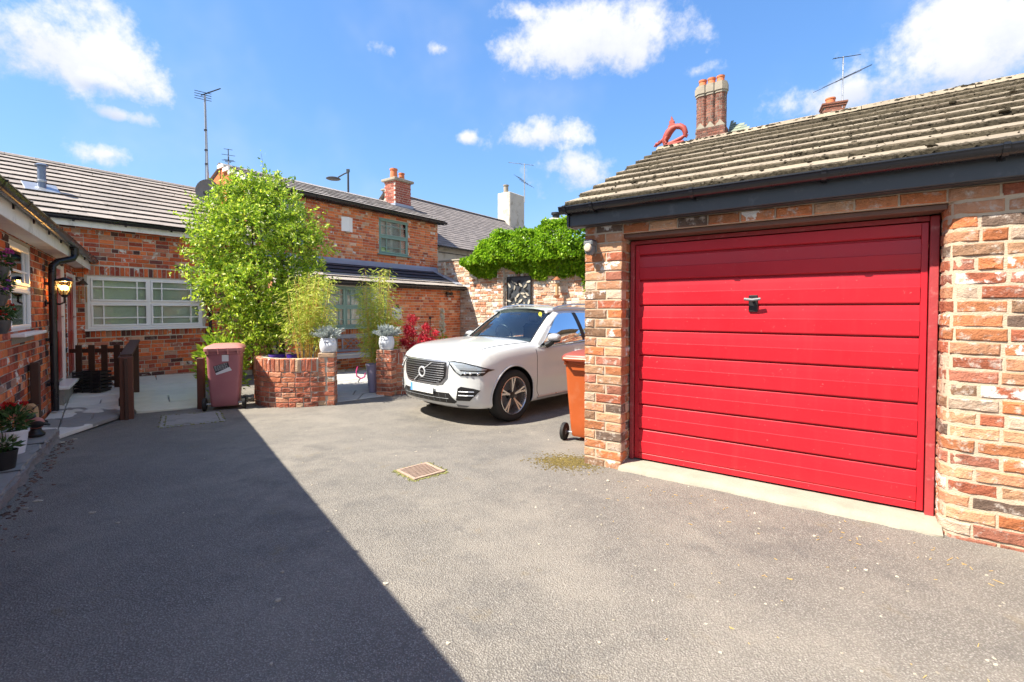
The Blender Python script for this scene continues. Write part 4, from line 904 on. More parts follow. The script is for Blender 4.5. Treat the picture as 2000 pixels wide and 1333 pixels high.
# ================================================================ the wing with the wide white window
def wing_house():
    root = empty('wing_house', FW, RW, 'single storey brick wing with a wide white window and flue on its tiled roof', 'house'); rng = random.Random(3); H = 3.0
    op = [(.02, 1.95, 1.06, 2.07)]
    backing(root, MORTAR_PALE, -3.4, 2.98, -.2, H + .1, .010, .26, op); b = layout(-.9, 2.98, .0, 2.98, .0815, .213, [(-.02, 1.99, 1.06, 2.255), (-.02, 1.99, .905, 1.06)], 'garden', rng)
    for z0, z1 in ((2.085, 2.25), (.91, 1.02)):     # brick on edge over and under the window
        x = -.02
        while x < 1.97: b.append((x + .033, (z0 + z1) / 2, .064, z1 - z0)); x += .0765
    wall_bricks(root, b, WING_BRICK, 300, [(385, 440, 640, 720)], seed=61, ch=.005, jit=.003)
    W = window(root, *op[0], 2, WHITE_PVC, y=.03, vb=(.19, .83), hb=(.35, .66), fw=.05)
    box('soffit', WHITE_BOARD, root, -3.4, 2.98, -.21, .03, 2.985, 2.998); box('fascia', WHITE_BOARD, root, -3.4, 2.98, -.235, -.212, 2.935, 3.07, .003)
    gutter(root, -3.4, 2.98, -.29, 3.085, .05, brackets=[-.2, .55, 1.3, 2.1])
    E_, RG = (-.28, 3.10), (2.5, 4.60)
    tile_roof(root, -3.4, 2.96, E_, RG, .262, .38, .034, TILE_WING, 300, [(430, 300, 700, 500), (-50, 380, 60, 480)], seed=65, moss=50, half=False)
    MB().add([(-3.4, 5.2, 3.1), (2.96, 5.2, 3.1), (2.96, 2.5, 4.6), (-3.4, 2.5, 4.6)], [(0, 1, 2, 3)]).build('rear_slope', TILE_WING, root)
    x = -3.4
    while x < 2.9:
        m = MB(); P = [(-.1, -.05), (-.05, .0), (0, .018), (.05, 0), (.1, -.05)]; m.grid([[(xx, 2.5 + a, 4.635 + c) for a, c in P] for xx in (0, .445)]); m.build('ridge_tile', TILE_WING, root, loc=(x, 0, 0), fix=False); x += .45
    for gx in (-3.4,): MB().prism([(0, -.2), (5, -.2), (5, 3.1), (2.5, 4.5), (0, 3.1)], gx, gx + .2, 'yz').build('gable', MORTAR, root)
    box('rear_wall', MORTAR, root, -3.2, 2.9, 4.8, 5.0, -.2, 3.1)
    f = MB(); f.lathe([(.062, -.12), (.062, .40), (.066, .40), (.066, .43)], 14, (-.42, .85, 3.72)); FP = f.build('flue_pipe', FLUE, root, smooth=True)
    c = MB(); c.lathe([(.0, .03), (.06, .025), (.098, .0), (.098, -.012), (0, -.012)], 14, (-.42, .85, 4.155)); c.build('cowl', FLUE, FP, smooth=True); c = MB(); c.lathe([(.07, 0), (.072, .03), (.068, .05)], 14, (-.42, .85, 3.83)); c.build('collar', GALV, FP)
    k = math.atan2(1.5, 2.78); pl = MB(); pl.box(-.26, .22, -.22, .20, .035, .05, .004); pl.build('flashing', GALV, FP, loc=(-.42, .85, 3.70), rot=(k, 0, 0))
    p = MB(); p.tube([(2.06, -.29, 3.05), (2.06, -.29, 2.95), (2.06, -.07, 2.75), (2.06, -.07, .1)], .034, 10); p.build('downpipe', BLACK_PVC, root, smooth=True)
    return root
WING = wing_house()
# ================================================================ the taller house in the middle with its lean-to
def middle_house():
    root = empty('middle_house', FW, RW, 'two storey orange brick house with sage green windows and a tiled lean-to', 'house'); rng = random.Random(4); X0, X1 = 3.0, 9.16
    opu = [(6.70, 7.84, 3.12, 4.20), (3.15, 4.32, 3.12, 4.20)]; opl = [(4.05, 6.0, .97, 2.02)]; LY = -1.2
    backing(root, MORTAR_PALE, X0, X1, 2.5, 4.36, .010, .25, opu); b = layout(X0, X1, 2.62, 4.33, .0795, .213, opu, 'garden', rng)
    n1 = 170; wall_bricks(root, b, MID_BRICK, 150, [(300, 300, 600, 700)], seed=71, ch=.005, jit=.0025)
    backing(root, MORTAR_PALE, X0, 8.98, -.2, 2.16, LY + .010, LY + .24, opl)
    b = layout(X0, 8.98, -.1, 2.12, .0795, .213, [(4.03, 6.02, .80, 2.02)], 'garden', rng); x = 4.03
    while x < 6.0: b.append((x + .033, .885, .064, .15)); x += .0765
    xf = Matrix.Translation((0, LY, 0)); wall_bricks(root, b, MID_BRICK, 150, [(300, 300, 640, 700), (820, 640, 1200, 800)], seed=72, ch=.005, jit=.0025, xf=xf)
    for o in opu: window(root, *o, 1, GREEN_FRAME, y=.02, vb=(.22, .78), hb=(.34, .66), fw=.045, inside='shutter', sillmat=GREEN_FRAME)
    window(root, *opl[0], 3, GREEN_FRAME, y=.02, vb=(.22, .78), hb=(.32, .66), fw=.045, inside='shutter', sillmat=GREEN_FRAME).location = (0, LY, 0)
    # side walls, gables, rear
    for gx in (X0, X1 - .22): MB().prism([(.26, -.2), (3.1, -.2), (3.1, 4.36), (1.5, 5.03), (.26, 4.5)], gx, gx + .2, 'yz').build('gable', MID_BRICK, root)
    box('rear_wall', MORTAR, root, X0, X1, 2.9, 3.1, -.2, 4.3)
    for gx in (X0, 8.76): MB().prism([(LY + .25, -.2), (.01, -.2), (.01, 2.7), (LY + .25, 2.16)], gx, gx + .2, 'yz').build('gable', MID_BRICK, root)
    # main roof
    E_, RG = (-.27, 4.385), (1.5, 5.11); box('fascia', BLACK_PVC, root, X0 - .05, X1 + .1, -.2, -.18, 4.30, 4.39); box('soffit', BLACK_PVC, root, X0, X1 + .1, -.18, .03, 4.325, 4.335); gutter(root, X0 - .1, X1 + .16, -.255, 4.375, .062, brackets=[3.5 + k for k in range(6)])
    tile_roof(root, X0 - .08, X1 + .12, E_, RG, .315, .38, .048, TILE_MID, 300, [(300, 390, 560, 500)], seed=75, half=False, tiltf=.6, under=.09)
    MB().add([(X0 - .05, 3.3, 4.39), (X1 + .1, 3.3, 4.39), (X1 + .1, 1.5, 5.11), (X0 - .05, 1.5, 5.11)], [(0, 1, 2, 3)]).build('rear_slope', TILE_MID, root)
    x = X0 - .08
    while x < X1:
        m = MB(); P = [(-.1, -.04), (-.05, .0), (0, .012), (.05, 0), (.1, -.04)]; m.grid([[(xx, 1.5 + a, 5.145 + c) for a, c in P] for xx in (0, .445)]); m.build('ridge_tile', TILE_MID, root, loc=(x, 0, 0), fix=False); x += .45
    for i in range(6):
        t = i / 6; y = E_[0] + (RG[0] - E_[0]) * t; z = E_[1] + (RG[1] - E_[1]) * t; MB().box(X0 - .12, X0 - .075, y, y + .30, z + .0, z + .085).build('verge_cap', CREAM if False else WHITE_BOARD, root, fix=False)
    # lean-to roof: two old courses, then two dark new ones, lead above
    e, r = (LY - .24, 2.13), (-.13, 2.70); tile_roof(root, X0, 9.02, e, r, .29, .38, .034, TILE_MID, 100, [(300, 300, 640, 700)], seed=77, mats=[TILE_WING, TILE_WING, TILE_NEW, TILE_NEW])
    gutter(root, X0, 9.0, LY - .25, 2.115, .052, brackets=[4.3, 5.3, 6.3, 7.3, 8.3]); box('lean_to_fascia', BLACK_PVC, root, X0, 8.98, LY - .19, LY - .17, 2.03, 2.125); box('lean_to_soffit', BLACK_PVC, root, X0, 8.98, LY - .17, LY + .02, 2.045, 2.055)
    m = MB(); rows = []
    for k in range(40):
        x = X0 + (9.1 - X0) * k / 39; w = rng.uniform(-.012, .012); rows.append([(x, .004, 2.86 + w * .6), (x, -.03, 2.80), (x, -.10, 2.765 + w * .3), (x, -.24 + w, 2.685 + w * .4)])
    m.grid(rows); m.build('lead_flashing', LEAD, root, smooth=True, fix=False)
    m = MB(); m.box(8.70, 9.0, 0, 1.36, 0, .012); m.build('lead_valley', LEAD, root, loc=(0, LY - .1, 2.225), rot=(math.atan2(.57, 1.31), 0, 0))
    # chimney
    cx0, cx1, cy0, cy1 = 8.16, 8.86, 1.0, 1.55; st = chimney(root, cx0, cx1, cy0, cy1, 4.8, 5.80, CHIM_RED, 2, seed=79); 
    MB().box(cx0 - .05, cx1 + .05, cy0 - .07, cy1 + .02, 4.85, 5.02).build('lead_apron', LEAD, root)
    return root
def chimney(parent, x0, x1, y0, y1, z0, z1, mat, pots, seed=1, coping=True, ch=.078, pot_mat=None, cap=110, hidden=(), bl=.21, stepped=False):
    c = box('chimney', MORTAR_DARK if mat is CHIM_BRICK else MORTAR_PALE, parent, x0 + .008, x1 - .008, y0 + .008, y1 - .008, z0, z1)
    rng = random.Random(seed); sub = empty('stack', (0, 0, 0)) if False else c
    wall_bricks(c, layout(x0, x1, z0, z1, ch, bl, (), 'flemish', rng), mat, cap, hidden, xf=Matrix.Translation((0, y0, 0)), seed=seed, ch=.004, jit=.002, D=.04)
    xf = Matrix.Translation((x0, 0, 0)) @ Matrix.Rotation(R(-90), 4, 'Z'); wall_bricks(c, layout(-y1, -y0 - .042, z0, z1, ch, bl, (), 'flemish', rng), mat, cap, hidden, xf=xf, seed=seed + 1, ch=.004, jit=.002, D=.04)
    xf = Matrix.Translation((x1, 0, 0)) @ Matrix.Rotation(R(90), 4, 'Z'); wall_bricks(c, layout(y0 + .042, y1, z0, z1, ch, bl, (), 'flemish', rng), mat, 0, xf=xf, seed=seed + 2, ch=.004, jit=.002, D=.04)
    if coping: box('coping', STONE, c, x0 - .08, x1 + .08, y0 - .08, y1 + .08, z1 + .002, z1 + .09, .012); z1 += .09
    n = pots
    for k in range(n):
        px = x0 + (x1 - x0) * (k + .5) / n; py = (y0 + y1) / 2; s = .8 if k % 2 else 1.0
        m = MB(); m.lathe([(.13 * s, 0), (.125 * s, .12), (.115 * s, .30 * s), (.135 * s, .31 * s), (.135 * s, .36 * s), (.105 * s, .36 * s), (.10 * s, .1), (0, .1)], 14, (px, py, z1)); m.build('chimney_pot', pot_mat or TERRACOTTA, c, smooth=True)
    return c
MIDDLE = middle_house()
MW = wmat(MIDDLE)
# ================================================================ boundary wall with ivy
BO = Wp(9.0, -1.1); RB = math.atan2(-.59, .807)
def boundary_wall():
    root = empty('boundary_wall', BO, RB, 'tall weathered brick boundary wall with flaking whitewash behind the white car', 'wall'); rng = random.Random(6); H = 3.02
    backing(root, MORTAR_PALE, -.85, 7.2, -.3, H, .012, .33); b = layout(-.85, 7.2, -.12, H, .0815, .213, (), 'garden', rng)
    wall_bricks(root, b, WALL_BRICK, 300, [(1140, 0, 2100, 1333), (700, 640, 1150, 900), (950, 430, 1140, 530)], seed=81, ch=.008, jit=.005, depth_jit=.012)
    for x in (-.85, 1.68): # shallow piers
        backing(root, MORTAR_PALE, x, x + .3 if x < 0 else x + .22, -.3, H - .02, -.09, .011, name='pier'); wall_bricks(root, layout(x, x + .3 if x < 0 else x + .22, -.12, H, .0815, .213, (), 'flemish', rng), WALL_BRICK, 30, seed=82, xf=Matrix.Translation((0, -.1, 0)), ch=.008, jit=.005)
    box('coping', STONE, root, -.9, 7.2, -.03, .36, H + .002, H + .06, .015); return root
boundary_wall()
BM_ = Matrix.Translation(BO) @ Matrix.Rotation(RB, 4, 'Z')
def ivy():
    root = empty('ivy', BM_ @ Vector((3.5, 0, 2.9)), RB, 'thick bright green ivy spilling over the top of the boundary wall', 'ivy'); rng = np.random.default_rng(5); N = 26000; P = []
    u = rng.uniform(-3.05, 2.6, N * 3); w = rng.uniform(0, 1, N * 3); nrm = []
    for a, t, j in zip(u, w, rng.normal(size=(N * 3, 3))):
        if len(P) >= N: break
        bulge = .10 * math.sin(a * 3.1) + .07 * math.sin(a * 7.7 + 1); e = min(1, (a + 3.12) / .9) if a < -2 else 1
        top = (.58 + .34 * min(1, max(0, (a + 3) / 2.8)) + bulge * .7) * max(.25, e); low = (-.46 - .15 * math.sin(a * 1.7 + .6) + bulge * .9 - (.55 if a > 1.02 else 0) * min(1, (a - 1.02) / .2 if a > 1.02 else 0)) * (.15 + .85 * e)
        z = low + (top - low) * t; r = .28 + .16 * math.sin(math.pi * t) + bulge * .6 + .05 * math.sin(z * 14 + a * 9)
        front = -r if z > -.05 else -.06 - .22 * (1 - (z / low)) * (.6 + .8 * abs(math.sin(a * 5)))
        if rng.random() < .22 and z > .1: P.append((a, rng.uniform(-r, .4), top - abs(j[0]) * .05)); nrm.append((0, -.2, 1))
        else: P.append((a + j[1] * .02, front + abs(j[0]) * .07, z + j[2] * .02)); nrm.append((0, -1, .1))
    leaf_mesh('leaves', P, .085, .85, LEAF_IVY, root, rng, droop=.55, dirs=np.array(nrm) * .8)
    m = MB(); r2 = random.Random(4)
    for k in range(16):
        a = r2.uniform(-2.9, 2.4); z = -r2.uniform(.2, .9); m.tube([(a, -.02, .1), (a + r2.uniform(-.1, .1), -.03, z * .5), (a + r2.uniform(-.2, .2), -.015, z)], [.014, .009, .003], 5)
    m.build('stem', BARK, root, fix=False); m = MB(); 
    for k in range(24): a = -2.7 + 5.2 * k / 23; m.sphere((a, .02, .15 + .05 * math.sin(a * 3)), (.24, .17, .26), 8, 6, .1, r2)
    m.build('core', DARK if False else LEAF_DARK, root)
ivy()
# ================================================================ things behind: houses, chimneys, aerials, street lamp
def white_house():
    root = empty('white_house', Wp(9.40, .40), RW, 'white rendered house with a grey tiled roof beyond the boundary wall', 'house'); LN = 9.0
    backing(root, RENDER_W, 0, LN, -.2, 3.72, 0, .25, name='wall'); box('wall_band', BLACK_PVC, root, .2, LN - .3, -.02, -.002, 3.46, 3.485); box('rear_wall', RENDER_W, root, 0, LN, 5, 5.2, -.2, 3.7)
    for gx in (0, LN - .2): MB().prism([(.25, -.2), (5, -.2), (5, 3.7), (2.6, 5.8), (.25, 3.8)], gx, gx + .2, 'yz').build('gable', RENDER_W, root)
    tile_roof(root, -.12, LN + .1, (-.25, 3.66), (2.6, 5.95), .17, .26, .016, TILE_FAR, 300, [(300, 300, 848, 700), (1030, 300, 2000, 700)], seed=91); gutter(root, -.1, LN, -.28, 3.66, .05)
    MB().add([(-.1, 5.4, 3.66), (LN, 5.4, 3.66), (LN, 2.6, 5.95), (-.1, 2.6, 5.95)], [(0, 1, 2, 3)]).build('rear_slope', TILE_FAR, root)
    x = -.1
    while x < LN: m = MB(); P = [(-.1, -.04), (0, .012), (.1, -.04)]; m.grid([[(xx, 2.6 + a, 5.985 + c) for a, c in P] for xx in (0, .44)]); m.build('ridge_tile', TILE_FAR, root, loc=(x, 0, 0), fix=False); x += .45
    c = MB(); c.box(7.45, 8.75, 2.2, 3.0, 5.2, 7.40, .03); C_ = c.build('chimney', RENDER_W, root); q = MB(); q.lathe([(.13, 0), (.12, .36), (.15, .37), (.15, .42), (.1, .42), (.1, 0)], 12, (7.65, 2.6, 7.39)); q.build('chimney_pot', STONE, C_, smooth=True)
    s = MB(); s.box(1.9, 2.02, -.03, 0, 2.9, 3.45, .004); s.build('bracket', GREY_PLASTIC, root)
white_house()
def aerial(name, loc, rz, label, pole, els, mast_r=.018, boom=1.0, n=10, pitch=0., dipole=True, group=None, el_w=.5):
    root = empty(name, loc, rz, label, 'aerial', group); m = MB(); m.tube([(0, 0, -.3), (0, 0, pole)], mast_r, 7); m.build('mast', GALV, root, smooth=True)
    for (z, L, ang, nn, wd) in els:
        a = R(ang); d = Vector((math.cos(a), 0, math.sin(a))); b = MB(); b.tube([Vector((0, 0, z)) - d * L * .35, Vector((0, 0, z)) + d * L * .65], .011, 6); B = b.build('boom', BLACK_METAL, root)
        for k in range(nn):
            t = -.33 + .96 * k / max(1, nn - 1); c = Vector((0, 0, z)) + d * L * t; w = wd * (1.0 if k < 2 else .7 - .02 * k); q = MB(); q.tube([c + Vector((0, -w / 2, 0)), c + Vector((0, w / 2, 0))], .0065, 5); q.build('element', BLACK_METAL, B)
    return root
def tall_aerial():
    p = Wp(2.72, 1.75, 4.05); root = empty('tall_aerial_mast', p, RW + .3, 'tall grey aerial mast at the end of the wing roof', 'aerial')
    m = MB(); m.tube([(.06, 0, -.5), (.03, 0, 1.2), (0, 0, 2.78)], [.035, .032, .026], 8); MA = m.build('mast', GALV, root, smooth=True)
    for z in (.5, 1.05, 1.4, 1.9): c = MB(); c.lathe([(.036, 0), (.038, .0), (.038, .035), (.03, .035)], 8, (.03 - z * .012, 0, z)); c.build('clip', BLACK_METAL, MA)
    d = Vector((.80, -.25, .62)).normalized(); b = MB(); z0 = Vector((0, 0, 2.82)); b.tube([z0 - d * .10, z0 + d * .46], .014, 6); B = b.build('boom', BLACK_METAL, root); s = Vector((.45, .9, -.05)).normalized()
    for k in range(14): c = z0 + d * (.06 + .029 * k); w = .13 - .004 * k; q = MB(); q.tube([c - s * w / 2, c + s * w / 2], .006, 5); q.build('element', BLACK_METAL, B)
    for k, z in enumerate((-.09, -.03, .03, .09)):
        c = z0 - d * .05 + Vector((0, 0, z)); q = MB(); q.tube([c - Vector((.15, -.1, .03)), c + Vector((.15, -.1, -.03))], .008, 5); q.build('reflector', BLACK_METAL, B)
    c = MB(); c.tube([(-.02, -.03, 2.7), (-.03, -.04, 1.5), (-.05, -.04, .6), (.05, -.05, -.3)], .006, 5); c.build('cable', BLACK_METAL, root)
tall_aerial()
def dish():
    p = Wp(2.60, 1.35, 4.22); root = empty('satellite_dish', p, RW - .6, 'grey satellite dish beside the tall aerial mast', 'satellite dish')
    m = MB(); m.lathe([(0, .06), (.12, .05), (.22, .02), (.27, 0)], 20, (0, 0, .12), 'y', sx=1., sy=1.12); m.build('reflector', GREY_PLASTIC, root, smooth=True); a = MB(); a.tube([(0, .06, .1), (.0, .2, -.1), (0, .2, -.35)], .018, 7); a.tube([(0, .02, -.12), (0, -.25, .02)], .01, 6); a.box(-.03, .03, -.3, -.22, -.01, .06, .006); a.build('arm', BLACK_METAL, root)
dish()
p = Wp(3.15, 1.5, 5.1); aerial('small_aerial', p, RW + 1.2, 'small flat aerial on the left end of the middle ridge', .30, [(.26, .42, 60, 3, .3), (.16, .5, 8, 4, .22)])
p = Wp(17.85, 2.4, 7.3); aerial('chimney_aerial', p, RW + 1.7, 'dark aerial on the white rendered chimney', 1.7, [(1.66, 1.5, 14, 3, .25), (.75, .8, 40, 6, 1.5)], .03)
def street_lamp():
    root = empty('street_lamp', (-8.29, 24.0, gz(24)), 0, 'street lamp with a round flat head beyond the middle roof', 'street lamp')
    m = MB(); m.tube([(0, 0, -.2), (0, 0, 4), (0, 0, 8.62)], [.085, .06, .05], 9); m.build('post', GREY_FASCIA, root, smooth=True); a = MB(); a.tube([(0, 0, 8.5), (-.2, 0, 8.42), (-.5, 0, 8.25)], .035, 7); a.box(-.08, .08, -.04, .04, 8.5, 8.66, .01); a.build('arm', GREY_FASCIA, root)
    h = MB(); h.lathe([(0, .07), (.3, .05), (.36, .0), (.33, -.02), (0, -.02)], 20, (-.75, 0, 8.17)); h.build('lamp_head', GREY_FASCIA, root, smooth=True)
street_lamp()
def back_house():
    root = empty('back_house', Wp(8.3, 7.6), RW, 'grey roofed house behind the red chimney', 'house'); box('wall', RENDER_W, root, 0, 6, 0, 5, -.2, 6.3)
    tile_roof(root, -.2, 6.2, (-.25, 6.25), (2.5, 7.55), .2, .3, .018, TILE_FAR, 60, seed=93); MB().add([(-.2, 5.25, 6.25), (6.2, 5.25, 6.25), (6.2, 2.5, 7.55), (-.2, 2.5, 7.55)], [(0, 1, 2, 3)]).build('rear_slope', TILE_FAR, root)
    for gx in (0, 5.8): MB().prism([(0, 6.2), (5, 6.2), (2.5, 7.45)], gx, gx + .2, 'yz').build('gable', RENDER_W, root)
back_house()
p = Wp(10.05, 3.3, 0)
def dark_stack():
    root = empty('dark_chimney_stack', p, RW, 'dark brick chimney stack just right of the red chimney', 'chimney'); c = chimney(root, -.35, .30, -.3, .3, 3.0, 6.12, CHIM_BRICK, 0, seed=95, coping=False, cap=90, hidden=[(0, 0, 826, 1000)]); box('coping', STONE, c, -.40, .40, -.35, .35, 6.122, 6.19, .01)
dark_stack()
def cap_chimney():
    q = Vector((1.72, 18.5, 0)); root = empty('white_cowl_chimney', q, 0.3, 'small pale chimney with a black cowl peeping over the ivy', 'chimney'); m = MB(); m.box(-.42, .42, -.3, .3, -.2, 4.72, .03); m.box(-.28, .28, -.2, .2, 4.70, 4.98, .05); m.build('stack', RENDER_W, root); c = MB(); c.lathe([(.14, 0), (.14, .14), (.19, .16), (.19, .24), (0, .26)], 12, (0, 0, 4.97)); c.build('cowl', BLACK_METAL, root, smooth=True)
cap_chimney()
def triple_chimney_house():
    rz = R(-35.1); o = Vector((6.05, 14.6, 0)); root = empty('chimney_house', o, rz, 'house behind the garage with a tall triple flue brick chimney and green slates', 'house')
    box('wall', CHIM_BRICK, root, .2, 7.5, .2, 5.2, -.2, 5.6)
    # chimney base with a stepped shoulder
    base = chimney(root, -.40, .46, -.03, .46, 5.0, 7.02, CHIM_BRICK, 0, seed=97, coping=False, cap=120)
    for k in range(3): MB().prism([(-.395 + .284 * k, 7.022), (-.115 + .284 * k, 7.022), (-.255 + .284 * k, 7.20)], -.025, .45, 'xz').build('shoulder', STONE, base)
    rng = random.Random(7)
    for k in range(3):     # three diagonal flues in a row
        f = empty('flue', (-.245 + .26 * k, .21, 0)); f.parent = root; r = .185; m = MB(); pts = [(r * math.cos(a), r * math.sin(a)) for a in [R(45 + 45 * j) - R(22.5) for j in range(8)]]; m.prism([(x * .97, y * .97) for x, y in pts], 6.9, 8.06, 'xy'); fl = m.build('flue_core', MORTAR_DARK, f)
        poly = [Vector((x, y)) for x, y in pts]; P = poly[::1] + [poly[0]]; path_bricks(f, [(v.x, v.y) for v in P], 6.95, [.085] * 13, CHIM_BRICK, D=.03, seed=100 + k, L0=.15, joint=.012, jit=.002, ch=.004)
        for (s, za, zb) in ((1.12, 8.04, 8.11), (1.26, 8.11, 8.30), (1.12, 8.30, 8.37)): MB().prism([(x * s, y * s) for x, y in pts], za, zb - .001, 'xy').build('cap_course', STONE if za < 8.65 else CHIM_BRICK, f)
        q = MB(); q.lathe([(.12, 0), (.105, .15), (.12, .16), (.125, .21), (.095, .21), (.09, 0)], 14, (0, 0, 8.365)); q.build('chimney_pot', TERRACOTTA, f, smooth=True)
    tile_roof(root, .1, 7.6, (-.1, 5.55), (2.7, 7.6), .18, .28, .016, TILE_GREEN, 120, [(1000, 240, 2000, 1333)], seed=98); MB().add([(.1, 5.5, 5.55), (7.6, 5.5, 5.55), (7.6, 2.7, 7.6), (.1, 2.7, 7.6)], [(0, 1, 2, 3)]).build('rear_slope', TILE_GREEN, root)
    tile_roof(root, .47, 1.5, (.05, 6.55), (.80, 7.36), .13, .17, .014, TILE_GREEN, 60, seed=96, skip=lambda x, i: x > 1.40 - i * .115, board=False)
    MB().add([(.47, .06, 6.54), (1.45, .06, 6.54), (.47, .81, 7.34)], [(0, 1, 2)]).build('roof_boarding', DARK, root, fix=False)
    MB().prism([(.2, 5.5), (5.2, 5.5), (2.7, 7.5)], .2, .35, 'yz').build('gable', CHIM_BRICK, root)
triple_chimney_house()
def small_stack():
    o = Vector((10.1, 15.0, 0)); root = empty('small_chimney_stack', o, R(-25), 'small dark brick chimney with one pot showing above the garage ridge', 'chimney')
    c = chimney(root, -.27, .30, -.25, .25, 4.0, 7.74, CHIM_BRICK, 0, seed=99, coping=False, cap=60, hidden=[(0, 230, 2000, 1333)]); 
    for (s, a, b) in ((.03, 7.741, 7.80), (.055, 7.80, 7.86)): box('cap_course', CHIM_BRICK, c, -.27 - s, .30 + s, -.25 - s, .25 + s, a, b - .001, .006)
    q = MB(); q.lathe([(.13, 0), (.13, .17), (.145, .18), (.145, .22), (.105, .22), (.105, 0)], 14, (-.06, 0, 7.86)); q.build('chimney_pot', TERRACOTTA, c, smooth=True)
    aerial('ridge_aerial', o + Vector((.10, -.30, 7.80)), R(20), 'thin aerial on the small chimney above the garage roof', 1.42, [(1.40, 1.25, 16, 10, .10), (.75, 1.0, 28, 3, 1.5)], .02)
small_stack()
# ================================================================ yard things
def wheelie_bin(loc, rz, label, body_mat, lid_mat, h=1.0, w=.50, d=.56, group=None, wy=.30):
    root = empty('wheelie_bin', loc, rz, label, 'bin', group); hb = h * .90
    def ring(z, hw, y0, y1, c=.045):
        o = []
        for (cx, cy, a0) in ((hw - c, y1 - c, 0), (-hw + c, y1 - c, 90), (-hw + c, y0 + c, 180), (hw - c, y0 + c, 270)):
            for k in range(4): a = R(a0 + 30 * k); o.append((cx + c * math.cos(a), cy + c * math.sin(a), z))
        return o
    tb = [(.055, w * .365, -d * .36, d * .30), (.09, w * .375, -d * .40, d * .33), (.22, w * .395, -d * .415, d * .345), (hb * .6, w * .435, -d * .45, d * .40), (hb - .05, w * .462, -d * .475, d * .45), (hb - .045, w * .49, -d * .50, d * .475), (hb, w * .495, -d * .505, d * .48)]
    m = MB(); R_ = [ring(*t) for t in tb]; n = 16; vs = [p for r_ in R_ for p in r_]; fs = [(i * n + k, i * n + (k + 1) % n, (i + 1) * n + (k + 1) % n, (i + 1) * n + k) for i in range(len(tb) - 1) for k in range(n)] + [tuple(range(n))]
    m.add(vs, fs); m.build('body', body_mat, root, smooth=35)
    p = MB(); p.prism([(-w * .25, .13), (w * .25, .13), (w * .29, h * .46), (-w * .29, h * .46)], -d * .425, -d * .37, 'xz'); 
    L_ = MB(); tl = [(hb + .002, w * .52, -d * .55, d * .53, .05), (hb + .045, w * .525, -d * .555, d * .53, .05), (hb + .07, w * .49, -d * .51, d * .50, .06), (hb + .10, w * .36, -d * .34, d * .36, .08), (hb + .105, w * .2, -d * .2, d * .25, .05)]
    R_ = [ring(*t) for t in tl]; L_.add([q for r_ in R_ for q in r_], [(i * n + k, i * n + (k + 1) % n, (i + 1) * n + (k + 1) % n, (i + 1) * n + k) for i in range(len(tl) - 1) for k in range(n)] + [tuple(range(n)), tuple(4 * n + k for k in range(n))]); LD = L_.build('lid', lid_mat, root, smooth=35)
    for x in (-w * .40, -w * .13, w * .13, w * .40): g = MB(); g.box(x - .008, x + .008, -d * .56, -d * .50, hb - .045, hb + .05, .003); g.build('lid_rib', lid_mat, LD)
    hdl = MB(); hdl.tube([(-w * .4, d * .49, hb - .02), (-w * .4, d * .62, hb + .03), (w * .4, d * .62, hb + .03), (w * .4, d * .49, hb - .02)], .016, 7); hdl.build('handle', body_mat, root, smooth=True)
    ax = MB(); ax.tube([(-w * .53, d * wy, .10), (w * .53, d * wy, .10)], .011, 8); ax.build('axle', GALV, root)
    for s in (-1, 1):
        t = MB(); t.lathe([(.04, -.024), (.085, -.026), (.10, -.018), (.10, .018), (.085, .026), (.04, .024)], 20, (s * w * .53, d * wy, .10), 'x'); W_ = t.build('wheel', RUBBER, root, smooth=35); hbm = MB(); hbm.lathe([(0, -.02), (.04, -.018), (.041, .018), (0, .02)], 12, (s * w * .53, d * wy, .10), 'x'); hbm.build('hub', GREY_PLASTIC, W_)
    return root, hb
def maroon_bin():
    w, d = .50, .52; root, hb = wheelie_bin((-4.55, 7.47, gz(7.4)), R(24), 'faded maroon wheelie bin with black and white sticker beside the curved planter', BIN_PINK, BIN_PINK_L, 1.02, w, d, wy=-.33)
    # stands with its wheels towards the yard: turn everything about
    fy = lambda z: -(d * .415 + (d * .475 - d * .415) * (z - .22) / (hb - .27)) - .0022
    def dec(name, mat, pts, off=0.): MB().add([(x, fy(z) - off, z) for x, z in pts], [tuple(range(len(pts)))]).build(name, mat, root, fix=False)
    dec('paper_label', PAPER, [(-.02, .76), (.07, .76), (.07, .86), (-.02, .86)])
    c = Vector((-.02, .655)); a = R(17); u = Vector((math.cos(a), math.sin(a))); v = Vector((-u.y, u.x)); Q = lambda s, t: tuple(c + u * s + v * t)
    dec('sticker', BLACK_PAPER, [Q(-.105, -.045), Q(.10, -.045), Q(.10, .065), Q(-.105, .065)]); dec('sticker_edge', PAPER, [Q(-.105, -.075), Q(.115, -.075), Q(.10, -.012), Q(-.105, -.0445)], .001)
    rng = random.Random(2); m = MB()
    for r_ in range(5):
        s = -.095
        while s < .08:
            L = rng.uniform(.012, .035); q = [Q(s, .052 - r_ * .016), Q(min(s + L, .09), .052 - r_ * .016), Q(min(s + L, .09), .0565 - r_ * .016), Q(s, .0565 - r_ * .016)]; m.add([(x, fy(z) - .0012, z) for x, z in q], [(0, 1, 2, 3)]); s += L + .008
    m.build('sticker_lines', PAPER, root, fix=False)
maroon_bin()
wheelie_bin((.92, 5.42, gz(5.4)), R(150), 'orange brown wheelie bin half hidden behind the garage pillar', BIN_ORANGE, BIN_BROWN, 1.03, .50, .56)
